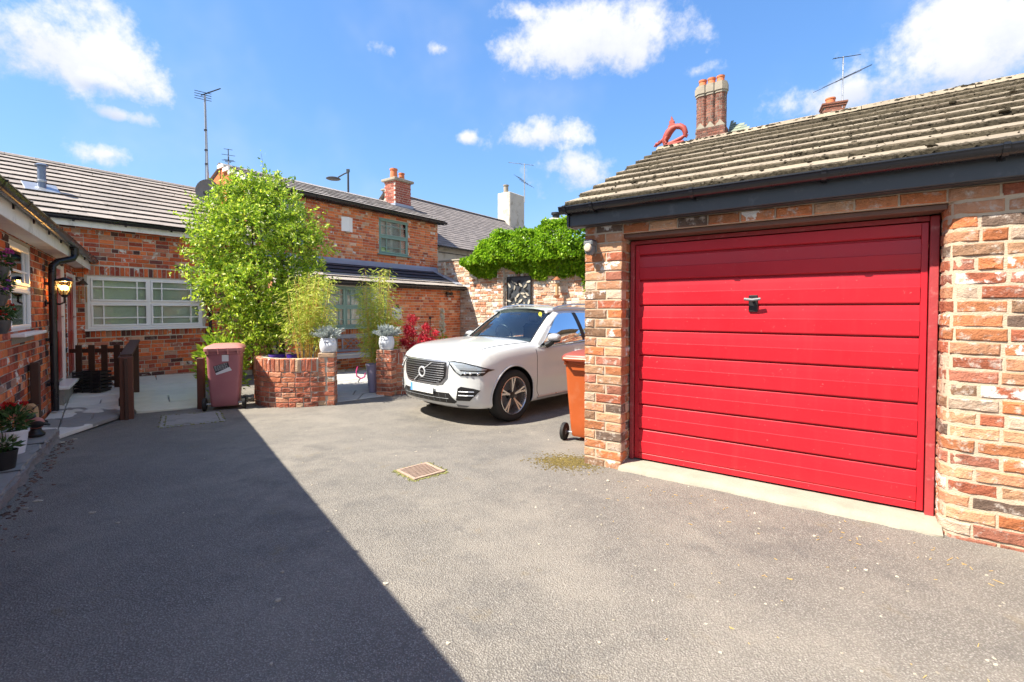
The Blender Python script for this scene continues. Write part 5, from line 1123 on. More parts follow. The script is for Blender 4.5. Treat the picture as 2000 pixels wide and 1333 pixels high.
# ---- planter walls with pillars
def brick_pillar(name, x, y, z0, z1, s, rz, label, seed):
    root = empty(name, (x, y, z0), rz, label, 'pillar'); H = z1 - z0; box('core', MORTAR, root, -s + .008, s - .008, -s + .008, s - .008, -.05, H - .005); n = round(H / .078); rng = random.Random(seed)
    for k in range(4):
        b = []
        for i in range(n):
            zc = H * (i + .5) / n; hh = H / n - .011; full = (i + k) % 2 == 0; a, c = (-s, s) if full else (-s + .105, s - .105)
            if full: b += [(-s / 2 - .003, zc, s - .012, hh), (s / 2 + .003, zc, s - .012, hh)] if rng.random() < .4 else [(0, zc, 2 * s, hh)]
            else: b.append((0, zc, 2 * s - .21 if s > .13 else .03, hh))
        xf = Matrix.Rotation(R(90 * k), 4, 'Z') @ Matrix.Translation((0, -s, 0)); wall_bricks(root, [q for q in b if q[2] > .04], PLANTER_BRICK, 40, xf=xf, seed=seed + k, ch=.008, jit=.004, D=.1025)
    return root
def planter():
    root = empty('curved_planter', (0, 0, 0), 0, 'curved brick planter wall with soldier bricks on top beside the maroon bin', 'planter wall')
    pts = [(-4.45, 8.5), (-4.42, 8.2), (-4.36, 7.95), (-4.24, 7.73), (-4.06, 7.58), (-3.86, 7.50), (-3.65, 7.465), (-3.43, 7.475), (-3.22, 7.53), (-3.12, 7.57)]; z0 = -.14
    path_bricks(root, pts, z0, [.0815] * 7 + [.215], PLANTER_BRICK, D=.1, seed=121, L0=.213, jit=.0045, ch=.008, soldiers=(7,), dj=.007)
    inn = []; out = []
    for k, p_ in enumerate(pts):
        a = Vector(pts[max(k - 1, 0)]); c = Vector(pts[min(k + 1, len(pts) - 1)]); d = (c - a).normalized(); nn = Vector((d.y, -d.x)); out.append(Vector(p_) - nn * .012); inn.append(Vector(p_) - nn * .20)
    m = MB(); m.prism([tuple(v) for v in out] + [tuple(v) for v in reversed(inn)], -.2, .635, 'xy'); m.build('core', MORTAR, root)
    s = MB(); s.add([(*v, .50) for v in inn] + [(-3.0, 8.3, .50), (-3.5, 8.9, .50)], [tuple(range(len(inn) + 2))]); s.build('soil', SOIL, root)
    return root
planter()
brick_pillar('brick_pillar', -3.03, 7.73, -.13, .73, .125, R(10), 'brick pillar at the end of the curved planter, left of the patio entrance', 131)
brick_pillar('brick_pillar', -2.27, 8.64, -.13, .70, .16, R(-18), 'brick pillar with lilac planter beside it, right of the patio entrance', 135)
def right_planter():
    root = empty('low_planter_wall', (0, 0, 0), 0, 'low brick wall with soldier course between the right pillar and the white car', 'planter wall'); pts = [(-2.12, 8.60), (-1.85, 8.68), (-1.6, 8.80), (-1.35, 8.95), (-1.1, 9.15)]
    path_bricks(root, pts, -.14, [.0815] * 7 + [.215], PLANTER_BRICK, D=.1, seed=141, jit=.0045, ch=.008, soldiers=(7,), dj=.007); m = MB(); m.prism([(x + .004, y + .012) for x, y in pts] + [(x - .05, y + .18) for x, y in reversed(pts)], -.2, .63, 'xy'); m.build('core', MORTAR, root); s = MB(); s.prism([(-2.1, 8.8), (-1.1, 9.3), (-1.6, 10.2), (-2.6, 9.8)], .2, .46, 'xy'); s.build('soil', SOIL, root)
right_planter()
# ---- head planters
def head_planter(loc, rz, label, sleepy, s=1.0):
    root = empty('head_planter', loc, rz, label, 'planter'); m = MB(); nu, nv = 34, 22; P = []
    for j in range(nv + 1):
        t = j / nv; z = .21 * t; rb = .075 + .045 * math.sin(math.pi * (.15 + .72 * t)) ** .8; row = []
        for i in range(nu):
            a = 2 * math.pi * i / nu; r_ = rb * (1.05 if math.sin(a) < 0 else .95); f = math.exp(-((math.sin(a) + 1) ** 2) / .10) ; x = math.cos(a)
            fa = math.atan2(math.cos(a), -math.sin(a))     # angle off the face's middle
            nose = .026 * math.exp(-(fa / .16) ** 2) * math.exp(-((t - .47) / .13) ** 2) + .012 * math.exp(-(fa / .12) ** 2) * math.exp(-((t - .65) / .12) ** 2)
            eye = -.016 * (math.exp(-((abs(fa) - .42) / .17) ** 2)) * math.exp(-((t - .66) / .055) ** 2) + .011 * (math.exp(-((abs(fa) - .42) / .15) ** 2)) * math.exp(-((t - .64) / .03) ** 2) ; brow = .010 * math.exp(-((abs(fa) - .42) / .24) ** 2) * math.exp(-((t - .77) / .04) ** 2)
            lip = .011 * math.exp(-(fa / .24) ** 2) * (math.exp(-((t - .27) / .03) ** 2) + math.exp(-((t - .19) / .03) ** 2)) - .010 * math.exp(-(fa / .3) ** 2) * math.exp(-((t - .23) / .014) ** 2); chin = .012 * math.exp(-(fa / .3) ** 2) * math.exp(-((t - .07) / .06) ** 2)
            r_ += (nose + eye + brow + lip + chin) * 1.25; row.append((r_ * math.cos(a), r_ * math.sin(a), z))
        P.append(row + [row[0]])
    m.grid(P); m.add([(.1 * math.cos(2 * math.pi * i / 20), .1 * math.sin(2 * math.pi * i / 20), .195) for i in range(20)], [tuple(range(20))]); m.add([P[0][i] for i in range(nu)], [tuple(range(nu))]); m.build('head', WHITE_STONE, root, smooth=True); root.scale = (s, s, s)
    rng = np.random.default_rng(3 if sleepy else 4); Q = []; D_ = []
    st = MB(); r2 = random.Random(4)
    for k in range(95):
        a = r2.uniform(0, 6.28); sp = r2.uniform(.02, .24); hgt = r2.uniform(.06, .17) - sp * .12; b0 = Vector((.05 * math.cos(a), .05 * math.sin(a), .20)); b1 = Vector((sp * math.cos(a), sp * math.sin(a), .20 + hgt)); st.tube([b0, (b0 + b1) / 2 + Vector((0, 0, .02)), b1], .0025, 4, False)
        for q in range(26): t = r2.uniform(.25, 1.05); pt = b0.lerp(b1, t); Q.append(pt); D_.append(((b1 - b0).normalized() * 1.0)[:])
    st.build('stems', LEAF_SILVER, root, fix=False); leaf_mesh('plant', Q, .048, .22, LEAF_SILVER, root, rng, 0., dirs=D_)
head_planter((-3.03, 7.73, .735), R(38), 'white stone head planter with silver foliage on the left pillar', False, 1.1)
head_planter((-2.29, 8.62, .705), R(-22), 'white sleeping head planter with silver foliage on the right pillar', True, 1.15)
# ---- plants
def tree():
    base = Vector((-4.18, 8.45, .40)); root = empty('leafy_tree', base, 0, 'big bushy light green tree growing from the curved planter', 'tree'); rng = np.random.default_rng(8); r2 = random.Random(8)
    lob = []  # lobes of the crown: px, py, depth, radius
    for (px, py, Y, r_) in [(500, 455, 8.5, .78), (425, 480, 8.4, .52), (575, 480, 8.6, .56), (500, 565, 8.3, .72), (430, 560, 8.3, .50), (585, 560, 8.5, .46), (490, 405, 8.6, .54), (445, 410, 8.5, .42), (550, 415, 8.7, .44), (470, 375, 8.6, .30), (530, 372, 8.7, .28), (510, 640, 8.2, .45), (560, 620, 8.2, .36), (465, 620, 8.2, .36), (395, 455, 8.4, .26), (390, 520, 8.3, .28), (620, 490, 8.7, .26), (615, 540, 8.6, .24), (505, 675, 8.1, .26), (545, 670, 8.1, .24), (400, 420, 8.5, .26), (600, 440, 8.7, .26)]:
        r_ *= .92; px = 500 + (px - 500) * .97; d = dirpix(px, py); lob.append((Vector((0, 0, CAM_H)) + d * (Y / d.y) - base, r_))
    P = []; D_ = []; tw = MB(); N = 0
    for c, r_ in lob:
        k = int(125 * (r_ / .4) ** 2.1)
        for _ in range(k):   # twigs with leaves along them
            v = rng.normal(size=3); v /= np.linalg.norm(v); q = r_ * rng.uniform(.45, 1.0) ** .6; p0 = np.array(c) + v * q * .75; d = v * .7 + np.array([0, 0, .55]) + rng.normal(size=3) * .35; d /= np.linalg.norm(d); L = rng.uniform(.16, .34) * (1.5 if rng.random() < .12 else 1); nl = int(L / .021)
            for j in range(nl):
                t = (j + .5) / nl; pt = p0 + d * L * t + np.array([0, 0, -.05 * t * t]); P.append(pt + rng.normal(size=3) * .008); D_.append(d * .5 + rng.normal(size=3) * .75)
            if r2.random() < .16: tw.tube([Vector(p0 - d * .1), Vector(p0 + d * L * .8)], [.005, .002], 4, False)
    for (px, ty, y0) in [(455, 325, 370), (510, 300, 360), (540, 335, 375), (490, 338, 368), (575, 345, 400), (520, 330, 365)]:     # long shoots at the top
        a, b = dirpix(px + r2.uniform(-10, 10), y0), dirpix(px, ty); A = Vector((0, 0, CAM_H)) + a * (8.6 / a.y) - base; B = Vector((0, 0, CAM_H)) + b * (8.6 / b.y) - base; tw.tube([A, B], [.005, .002], 4, False)
        for j in range(26): t = r2.random(); P.append(np.array(A.lerp(B, t)) + rng.normal(size=3) * .02); D_.append(np.array((B - A).normalized()) + rng.normal(size=3) * .5)
    leaf_mesh('crown', P, .070, .42, LEAF_TREE, root, rng, .12, dirs=D_)
    for k in range(7):
        a = k * .9; tp, _ = lob[[0, 1, 2, 3, 6, 7, 8][k]]; b0 = Vector((.10 * math.cos(a), .10 * math.sin(a), 0)); mid = b0.lerp(tp, .5) + Vector((.12 * math.cos(a), .12 * math.sin(a), .1)); t = MB(); t.tube([b0, b0.lerp(mid, .5), mid, mid.lerp(tp, .6), tp + Vector((0, 0, .25))], [.030, .025, .018, .012, .005], 7); t.build('trunk' if k == 0 else 'limb', BARK, root, smooth=True)
    tw.build('twigs', BARK, root, fix=False)
tree()
def bamboo(base, label, H, spread, n, seed, lean=0.):
    root = empty('bamboo_clump', base, 0, label, 'bamboo'); rng = np.random.default_rng(seed); r2 = random.Random(seed); P = []; D_ = []; c = MB()
    for k in range(n):
        a = r2.uniform(0, 6.28); s = spread * math.sqrt(r2.random()); h = H * r2.uniform(.45, 1.0); b0 = Vector((s * .35 * math.cos(a), s * .35 * math.sin(a), 0)); b1 = Vector((s * math.cos(a) + lean * h, s * math.sin(a), h)); mid = b0.lerp(b1, .5) + Vector((0, 0, .05)); c.tube([b0, mid, b1], [.007, .006, .0025], 5, False)
        for j in range(int(95 * h)):
            t = r2.uniform(.22, 1.0) ** .8; p0 = b0.lerp(b1, t); q = r2.uniform(.02, .24) * (1.1 - .5 * t); a2 = r2.uniform(0, 6.28); d = Vector((math.cos(a2), math.sin(a2), .25)); pt = p0 + d * q; P.append(pt[:]); D_.append((d.x, d.y, -.25))
    c.build('canes', BAMBOO, root, fix=False); leaf_mesh('leaves', P, .095, .14, LEAF_BAMBOO, root, rng, .25, dirs=D_)
bamboo((-3.42, 7.90, .48), 'taller yellow green bamboo clump in the curved planter', 1.60, .40, 40, 11, .06)
bamboo((-2.62, 9.25, -.10), 'feathery yellow bamboo clump behind the right pillar', 2.35, .36, 38, 12)
def shrub(base, label, rx, ry, rz_, n, mat, size, asp, seed, cat='shrub', name='laurel_shrub', stem_h=.3):
    root = empty(name, base, 0, label, cat); rng = np.random.default_rng(seed); v = rng.normal(size=(n, 3)); v /= np.linalg.norm(v, axis=1)[:, None]; q = rng.uniform(.5, 1.05, n)[:, None]; bump_ = 1 + .22 * np.sin(v[:, :1] * 7 + v[:, 2:] * 5); P = v * q * bump_ * np.array([rx, ry, rz_]) + np.array([0, 0, rz_ * .9 + stem_h * .4])
    leaf_mesh('foliage', P, size, asp, mat, root, rng, .1, dirs=v * .7 + np.array([0, 0, .4])); m = MB(); r2 = random.Random(seed)
    for k in range(7): p_ = P[r2.randrange(n)]; m.tube([(0, 0, 0), (p_[0] * .4, p_[1] * .4, p_[2] * .6), tuple(p_)], [.012, .008, .003], 5, False)
    m.build('stems', BARK, root, fix=False)
p0 = Vector((-4.98, 8.1, -.05)); shrub(p0, 'glossy yellow green laurel shrub behind the maroon bin', .34, .34, .50, 1700, LEAF_SHRUB, .10, .42, 21, stem_h=.25)
def maple():
    base = Vector((-1.92, 9.25, .46)); root = empty('red_maple', base, 0, 'small bright red maple by the house wall left of the white car', 'maple'); rng = np.random.default_rng(31); r2 = random.Random(31); P = []; t = MB()
    for (px, py, r_) in [(805, 625, .10), (802, 650, .13), (832, 640, .09), (828, 662, .13), (790, 668, .10), (808, 678, .15), (842, 668, .10), (820, 690, .14), (850, 650, .06), (796, 640, .08)]:
        d = dirpix(px, py); c = np.array(Vector((0, 0, CAM_H)) + d * (9.25 / d.y) - base); t.tube([(0, 0, -.05), (c[0] * .5, c[1] * .5, c[2] * .5), tuple(c)], [.012, .008, .003], 5, False); k = int(330 * (r_ / .12) ** 2)
        for _ in range(k): v = rng.normal(size=3); v /= np.linalg.norm(v); P.append(c + v * r_ * rng.uniform(.3, 1.1))
    leaf_mesh('leaves', P, .05, .5, LEAF_RED, root, rng, .35); t.build('trunk', BARK, root, fix=False)
maple()
def flowers(parent, c, r, n, mat, seed, size=.03, name='flowers'):
    rng = np.random.default_rng(seed); P = []; D_ = []
    for _ in range(n):
        v = rng.normal(size=3); v /= np.linalg.norm(v); p_ = np.array(c) + v * np.array(r) * rng.uniform(.8, 1.05)
        for k in range(9): a = 2 * math.pi * k / 9; P.append(p_); D_.append((math.cos(a) * 1.0 + v[0] * .5, math.sin(a) + v[1] * .5, .4 + v[2] * .5))
    leaf_mesh(name, P, size, .75, mat, parent, rng, 0., dirs=D_)
def wall_basket(x, z, label, mat, seed, mat2=None):
    p_ = Lp(x, -.085, z); root = empty('wall_flower_trough', p_, RL, label, 'flower trough'); root.scale = (.8, .72, .8); m = MB(); m.lathe([(.07, -.10), (.10, -.02), (.11, .05), (.10, .05), (.09, 0), (0, 0)], 14, sx=1.25); m.build('pot', GREY_FASCIA, root, smooth=True); rng = np.random.default_rng(seed); v = rng.normal(size=(420, 3)); v /= np.linalg.norm(v, axis=1)[:, None]; leaf_mesh('foliage', v * np.array([.17, .11, .10]) * rng.uniform(.4, 1.1, 420)[:, None] + np.array([0, -.02, .12]), .05, .35, LEAF_DARK, root, rng, 0., dirs=v)
    flowers(root, (0, -.03, .15), (.17, .12, .09), 13, mat, seed + 1, .032)
    if mat2: flowers(root, (.05, -.08, .03), (.08, .04, .03), 3, mat2, seed + 2, .028, 'yellow_flowers')
wall_basket(-5.84, 1.76, 'topmost wall trough with pink flowers by the white window', PET_PINK, 41)
wall_basket(-5.90, 1.54, 'middle wall trough with purple flowers by the white window', PET_PURPLE, 44, PET_WHITE)
wall_basket(-5.84, 1.30, 'lowest wall trough with red flowers by the white window', PET_RED, 47)
def pot(loc, label, prof, mat, seed, leaf=None, fl=None, name='flower_pot', hgt=.2, spread=.12, nleaf=300, lsize=.06):
    root = empty(name, loc, 0, label, 'pot'); m = MB(); m.lathe(prof, 22); m.build('pot', mat, root, smooth=35); top = max(h for _, h in prof); rt = max(r_ for r_, _ in prof); s = MB(); s.lathe([(0, top - .02), (rt * .93, top - .02)], 18); s.build('soil', SOIL, root); rng = np.random.default_rng(seed)
    if leaf: v = rng.normal(size=(nleaf, 3)); v /= np.linalg.norm(v, axis=1)[:, None]; leaf_mesh('foliage', v * np.array([spread, spread, hgt * .5]) * rng.uniform(.3, 1.1, nleaf)[:, None] + np.array([0, 0, top + hgt * .42]), lsize, .35, leaf, root, rng, .0, dirs=v + np.array([0, 0, .4]))
    if fl: flowers(root, (0, 0, top + hgt * .85), (spread * .8, spread * .8, hgt * .25), fl[1], fl[0], seed + 1, fl[2])
    return root
q = Lp(-5.68, -.128, .13); WP = pot(q, 'white ribbed pot with red flowers on the left terrace', [(0, 0), (.075, 0), (.09, .10), (.10, .19), (.108, .19), (.108, .215), (.098, .215), (.09, .19)], CERAMIC, 51, LEAF_DARK, (PET_RED, 5, .05), hgt=.24, spread=.095)
q = Lp(-6.22, -.16, .13); pot(q, 'small black pot with yellow pansies in front of the white pot', [(0, 0), (.07, 0), (.085, .12), (.09, .15), (.082, .15)], BLACK_METAL, 54, LEAF_DARK, (PET_WHITE, 6, .035), name='black_pot', hgt=.1, spread=.08, nleaf=140)
def bird():
    root = empty('bird_ornament', Lp(-4.95, -.17, .128), R(-60), 'pink and grey bird ornament on the left terrace edge', 'ornament'); m = MB(); m.lathe([(.0, 0), (.07, .0), (.072, .02), (.055, .04), (.04, .07), (0, .08)], 14); m.build('base', BLACK_METAL, root, smooth=True); b = MB(); b.sphere((0, .0, .13), (.052, .07, .062), 14, 9); b.build('body', pm('faded pink resin', (.42, .17, .14), .7, var=.2), root, smooth=True)
    h = MB(); h.sphere((0, -.035, .205), (.036, .042, .035), 12, 8); h.tube([(0, -.07, .205), (0, -.10, .20)], [.012, .002], 7); h.build('head', GREY_FASCIA, root, smooth=True)
    for s in (-1, 1): w = MB(); w.sphere((s * .05, .02, .125), (.014, .065, .035), 10, 6); w.build('wing', BLACK_METAL, root, smooth=True)
    t = MB(); t.tube([(0, .06, .12), (0, .11, .10)], [.02, .008], 7); t.build('tail', BLACK_METAL, root)
bird()
def rattan():
    root = empty('rattan_stool', Lp(-4.72, -.085, .125), RL, 'round topped rattan basket stool behind the white pot', 'stool'); 
    for i in range(13):
        x = -.13 + .26 * i / 12; m = MB(); top = .30 - .06 * abs(x / .13) ** 3; m.tube([(x, -.055, 0), (x, -.055, top - .03), (x * .97, -.03, top), (x * .97, .02, top), (x, .05, top - .03), (x, .05, 0)], .0055, 5); m.build('cane', CANE if i in (0, 1, 2, 10, 11, 12) else CANE, root, smooth=True)
    for z in (.02, .15, .27): m = MB(); m.tube([(-.135, -.055, z), (.135, -.055, z)], .006, 5); m.build('hoop', BLACK_METAL if z > .2 else CANE, root)
rattan()
def post(name, loc, rz, label, w, d, h, mat, cap=True):
    m = MB(); m.box(-w / 2, w / 2, -d / 2, d / 2, -.1, h, .006); o = m.build(name, mat, None, loc=loc, rot=(0, 0, rz)); tag(o, label, 'post'); return o
post('timber_post', Lp(-4.12, -.055, .12), RL, 'dark timber post standing against the left house wall', .10, .075, .70, WOOD_DARK)
post('timber_post', (-4.90, 7.40, gz(7.4)), R(20), 'red brown timber post left of the maroon bin', .095, .095, .80, WOOD_RED)
def hand_gate():
    a, b = Vector((-5.50, 6.70, -.06)), Vector((-6.62, 8.27, .06)); root = empty('timber_handrail', a, 0, 'dark timber handrail with thick post between the two paths', 'railing'); d = (b - a); rz = math.atan2(d.y, d.x)
    for k, (t, w, h) in enumerate(((0, .15, .82), (.93, .10, .80))):
        c = d * t; m = MB(); m.box(-w / 2, w / 2, -w / 2, w / 2, -.1, h, .006); P = m.build('post', WOOD_DARK if k else WOOD_RED, root, loc=c, rot=(0, 0, rz)); 
    m = MB(); m.bar(Vector((0, 0, .835)), d * .95 + Vector((0, 0, .835)), .13, .035); m.build('rail', WOOD_DARK, root)
    n = Vector((-d.y, d.x, 0)).normalized()
    m = MB(); m.bar(d * .03 + n * .085 + Vector((0, 0, .74)), d * .95 + n * .085 + Vector((0, 0, .74)), .03, .12); m.build('rail', WOOD_DARK, root)
    m = MB(); m.bar(d * .03 + n * .083 + Vector((0, 0, .16)), d * .95 + n * .083 + Vector((0, 0, .16)), .03, .11); m.build('rail', WOOD_DARK, root)
    m = MB(); m.box(-.02, .02, -.115, -.076, -.08, .80, .004); m.build('cladding', WOOD_DARK, root, rot=(0, 0, rz - R(90)))
hand_gate()
def picket():
    a, b = Vector((-7.66, 8.02, .08)), Vector((-6.62, 8.22, .08)); root = empty('picket_gate', a, 0, 'dark picket fence across the end of the doorstep path', 'fence'); d = b - a; dn = d.normalized(); L = d.length
    for k in range(6):
        t = .04 + k * (L - .1) / 5; m = MB(); m.box(-.047, .047, -.012, .012, .0, .74, .004); m.build('picket', WOOD_DARK, root, loc=dn * t, rot=(0, 0, math.atan2(d.y, d.x)))
    for z in (.64, .15): m = MB(); m.bar(Vector((0, .026, z)), d + Vector((0, .026, z)), .026, .07); m.build('rail', WOOD_DARK, root)
picket()
def crate():
    root = empty('black_crate', (-6.95, 7.78, .075), R(10), 'black slatted plastic crate before the picket fence', 'crate'); 
    for k in range(6): z = .02 + .055 * k; m = MB(); m.box(-.20, .20, -.14, -.125, z, z + .036, .003); m.box(-.20, .20, .125, .14, z, z + .036, .003); m.box(-.20, -.186, -.124, .124, z, z + .036, .003); m.box(.186, .20, -.124, .124, z, z + .036, .003); m.build('slat', BLACK_METAL, root)
    for x in (-.19, -.06, .07, .19): m = MB(); m.box(x - .012, x + .012, -.148, -.141, 0, .34, .002); m.build('upright', BLACK_METAL, root)
    box('floor', BLACK_METAL, root, -.19, .19, -.13, .13, .0, .012)
crate()
g = MB(); g.lathe([(0, 0), (.045, 0), (.045, .16), (.02, .2), (.02, .25), (0, .25)], 12); tag(g.build('green_bottle', pm('green plastic', (.03, .35, .12), .3), None, loc=(-7.25, 8.18, .10), smooth=True), 'green plastic bottle behind the picket fence', 'bottle')
def chimes():
    root = empty('bamboo_wind_chime', Lp(-.30, -.14, 1.86), RL, 'bamboo wind chime hanging under the left eaves', 'wind chime'); m = MB(); m.lathe([(0, .10), (.03, .09), (.075, .03), (.075, .02), (0, .02)], 14); m.tube([(0, 0, .1), (0, 0, .34)], .003, 4); m.build('cap', BARK, root, smooth=True)
    for k in range(6): a = k * 1.05; L = .18 + .05 * (k % 3); t = MB(); t.tube([(.055 * math.cos(a), .055 * math.sin(a), -.02), (.055 * math.cos(a), .055 * math.sin(a), -.02 - L)], .012, 7); t.build('tube', CANE, root, smooth=True)
chimes()
def topiary():
    p_ = Wp(1.98, -.16, 1.72); root = empty('topiary_ball', p_, 0, 'blue green topiary ball hanging by the wide white window', 'topiary'); rng = np.random.default_rng(61); v = rng.normal(size=(1400, 3)); v /= np.linalg.norm(v, axis=1)[:, None]; leaf_mesh('leaves', v * .11 * rng.uniform(.75, 1.1, 1400)[:, None], .035, .5, LEAF_BLUE, root, rng, 0., dirs=v); m = MB(); m.sphere((0, 0, 0), .085, 10, 7); m.build('core', LEAF_DARK, root); m = MB(); m.tube([(0, 0, .09), (0, .02, .5), (0, .15, .5)], .004, 4); m.build('hanger', BLACK_METAL, root)
topiary()
def bench():
    o = Wp(4.75, -1.60, -.09); root = empty('garden_bench', o, RW - R(15), 'grey garden bench with crossed lattice back under the green window', 'bench'); w, hh = .60, .46
    for x in (-w, w):
        m = MB(); m.box(x - .03, x + .03, .20, .26, 0, .90, .006); m.build('leg', BENCH, root); m = MB(); m.box(x - .03, x + .03, -.24, -.18, 0, .62, .006); m.build('leg', BENCH_SEAT, root); m = MB(); m.box(x - .035, x + .035, -.27, .20, .62, .65, .006); m.build('arm', BENCH_SEAT, root)
    for k in range(5): y = -.22 + .09 * k; box('slat', BENCH_SEAT, root, -w + .03, w - .03, y, y + .075, .42, .445, .004)
    box('apron', BENCH, root, -w + .03, w - .03, -.21, -.18, .34, .415); box('top_rail', BENCH, root, -w + .03, w - .03, .205, .25, .80, .90, .005); box('low_rail', BENCH, root, -w + .03, w - .03, .21, .245, .47, .53, .004)
    for x in (-.42, -.28, .28, .42): box('upright', BENCH, root, x - .018, x + .018, .215, .24, .531, .799)
    for (x0, x1) in ((-.27, 0), (0, .27)):
        for s in (0, 1): m = MB(); m.bar((x0, .222 + .012 * s, .54 if s else .79), (x1, .222 + .012 * s, .79 if s else .54), .012, .032, (0, 1, 0)); m.build('lattice', BENCH, root)
    for s in (0, 1): m = MB(); m.bar((-.14, .215 + .02 * s, .54 if s else .79), (.14, .215 + .02 * s, .79 if s else .54), .010, .032, (0, 1, 0)); m.build('lattice', BENCH, root)
bench()
pot((-2.60, 8.78, -.11), 'tall tapering lilac planter by the right pillar', [(0, 0), (.075, 0), (.125, .50), (.132, .50), (.132, .53), (.118, .53), (.11, .48)], LILAC, 71, None, None, name='lilac_planter')
pot((-3.98, 7.95, .43), 'purple glazed pot left of the pale tall pot in the curved planter', [(0, 0), (.09, 0), (.12, .16), (.13, .24), (.115, .24)], PURPLE, 72, None, None, name='purple_pot')
pot((-3.72, 8.00, .42), 'purple glazed pot nearer the bamboo in the curved planter', [(0, 0), (.08, 0), (.10, .16), (.11, .25), (.1, .25)], PURPLE, 73, None, None, name='purple_pot')
pot((-3.58, 8.35, .47), 'pale blue grey tall pot behind the purple pots', [(0, 0), (.11, 0), (.14, .25), (.15, .42), (.135, .42)], CERAMIC, 74, None, None, name='pale_pot')
def golf_bag():
    root = empty('dark_garden_figure', Wp(5.55, -1.9, -.09), RW, 'slim black garden figure right of the grey bench', 'ornament'); m = MB(); m.lathe([(0, 0), (.13, 0), (.14, .03), (.10, .06), (.11, .30), (.09, .5), (.07, .62), (.10, .72), (.08, .85), (.03, .95), (.0, 1.0)], 14); m.build('body', BLACK_METAL, root, smooth=True); m = MB(); m.tube([(0, 0, .95), (-.05, 0, 1.08), (-.16, 0, 1.14)], [.03, .024, .008], 7); m.build('neck', BLACK_METAL, root, smooth=True)
golf_bag()
def plaque():
    p_ = Wp(6.35, -1.2, 1.30); root = empty('face_wall_plaque', p_, RW, 'round white owl like plaque on the orange brick wall behind the bamboo', 'plaque'); m = MB(); m.lathe([(0, -.06), (.11, -.05), (.17, -.02), (.18, 0)], 20, axis='y'); m.build('disc', WHITE_STONE, root, smooth=True)
    for s in (-1, 1): e = MB(); e.lathe([(0, -.02), (.035, -.015), (.04, 0)], 12, (s * .07, -.05, .03), 'y'); e.build('eye', GREY_PLASTIC, root); q_ = MB(); q_.tube([(s * .11, -.02, .12), (s * .14, -.02, .22)], [.03, .006], 6); q_.build('ear', WHITE_STONE, root)
    b = MB(); b.tube([(0, -.05, .0), (0, -.09, -.05)], [.025, .004], 6); b.build('beak', LENS, root); l = MB(); l.box(-.03, .03, -.07, 0, .18, .27, .01); l.build('hanger', BLACK_METAL, root)
plaque()
def foxglove():
    p_ = Wp(7.72, -1.62, -.09); root = empty('white_foxglove', p_, 0, 'white foxglove spire by the house wall near the car bonnet', 'flower'); m = MB(); m.tube([(0, 0, 0), (0, 0, 1.55)], [.01, .004], 5); m.build('stem', LEAF_SHRUB, root); rng = np.random.default_rng(81); n = 190; t = rng.uniform(0, 1, n); a = rng.uniform(0, 6.28, n); r_ = .085 * (1.05 - t); leaf_mesh('flowers', np.stack([r_ * np.cos(a) * .5, r_ * np.sin(a) * .5, .85 + .7 * t], 1), .085, .6, PET_WHITE, root, rng, .5, dirs=np.stack([np.cos(a), np.sin(a), -.2 + 0 * a], 1)); v = rng.normal(size=(200, 3)); leaf_mesh('leaves', v * np.array([.09, .09, .16]) + np.array([0, 0, .45]), .12, .4, LEAF_SHRUB, root, rng, 0.)
    s = empty('garden_stake', Wp(7.1, -1.75, -.09), 0, 'thin black metal stake with a round finial behind the red maple', 'stake'); m = MB(); m.tube([(0, 0, 0), (0, 0, 1.25)], .012, 6); m.build('rod', BLACK_METAL, s); m = MB(); m.sphere((0, 0, 1.28), .04, 10, 7); m.build('finial', BLACK_METAL, s, smooth=True)
foxglove()
def twin_spot():
    root = empty('twin_spotlight', Wp(8.35, -1.2, 1.93), RW, 'black twin spotlight under the lean-to eaves', 'light'); m = MB(); m.box(-.04, .04, -.06, 0, -.05, .05, .01); m.build('base', BLACK_METAL, root)
    for s in (-1, 1): h = MB(); h.lathe([(0, .05), (.04, .04), (.055, -.05), (.05, -.05), (0, -.03)], 12, (s * .075, -.10, .0), 'y'); h.build('head', BLACK_METAL, root, smooth=True)
    q_ = MB(); q_.lathe([(0, -.06), (.03, -.05), (.035, 0)], 10, (0, -.05, -.06)); q_.build('sensor', GREY_PLASTIC, root)
twin_spot()
def alarm_box():
    root = empty('alarm_box', Wp(5.6, 0, 3.62), RW, 'white alarm box on the upper orange brick wall', 'alarm box'); m = MB(); m.prism([(-.18, 0), (0, -.09), (.18, 0)], 0, .40, 'xy'); m.build('cover', WHITE_PVC, root); m = MB(); m.box(-.06, .06, -.06, -.01, -.03, -.002, .006); m.build('lamp', LENS, root)
alarm_box()
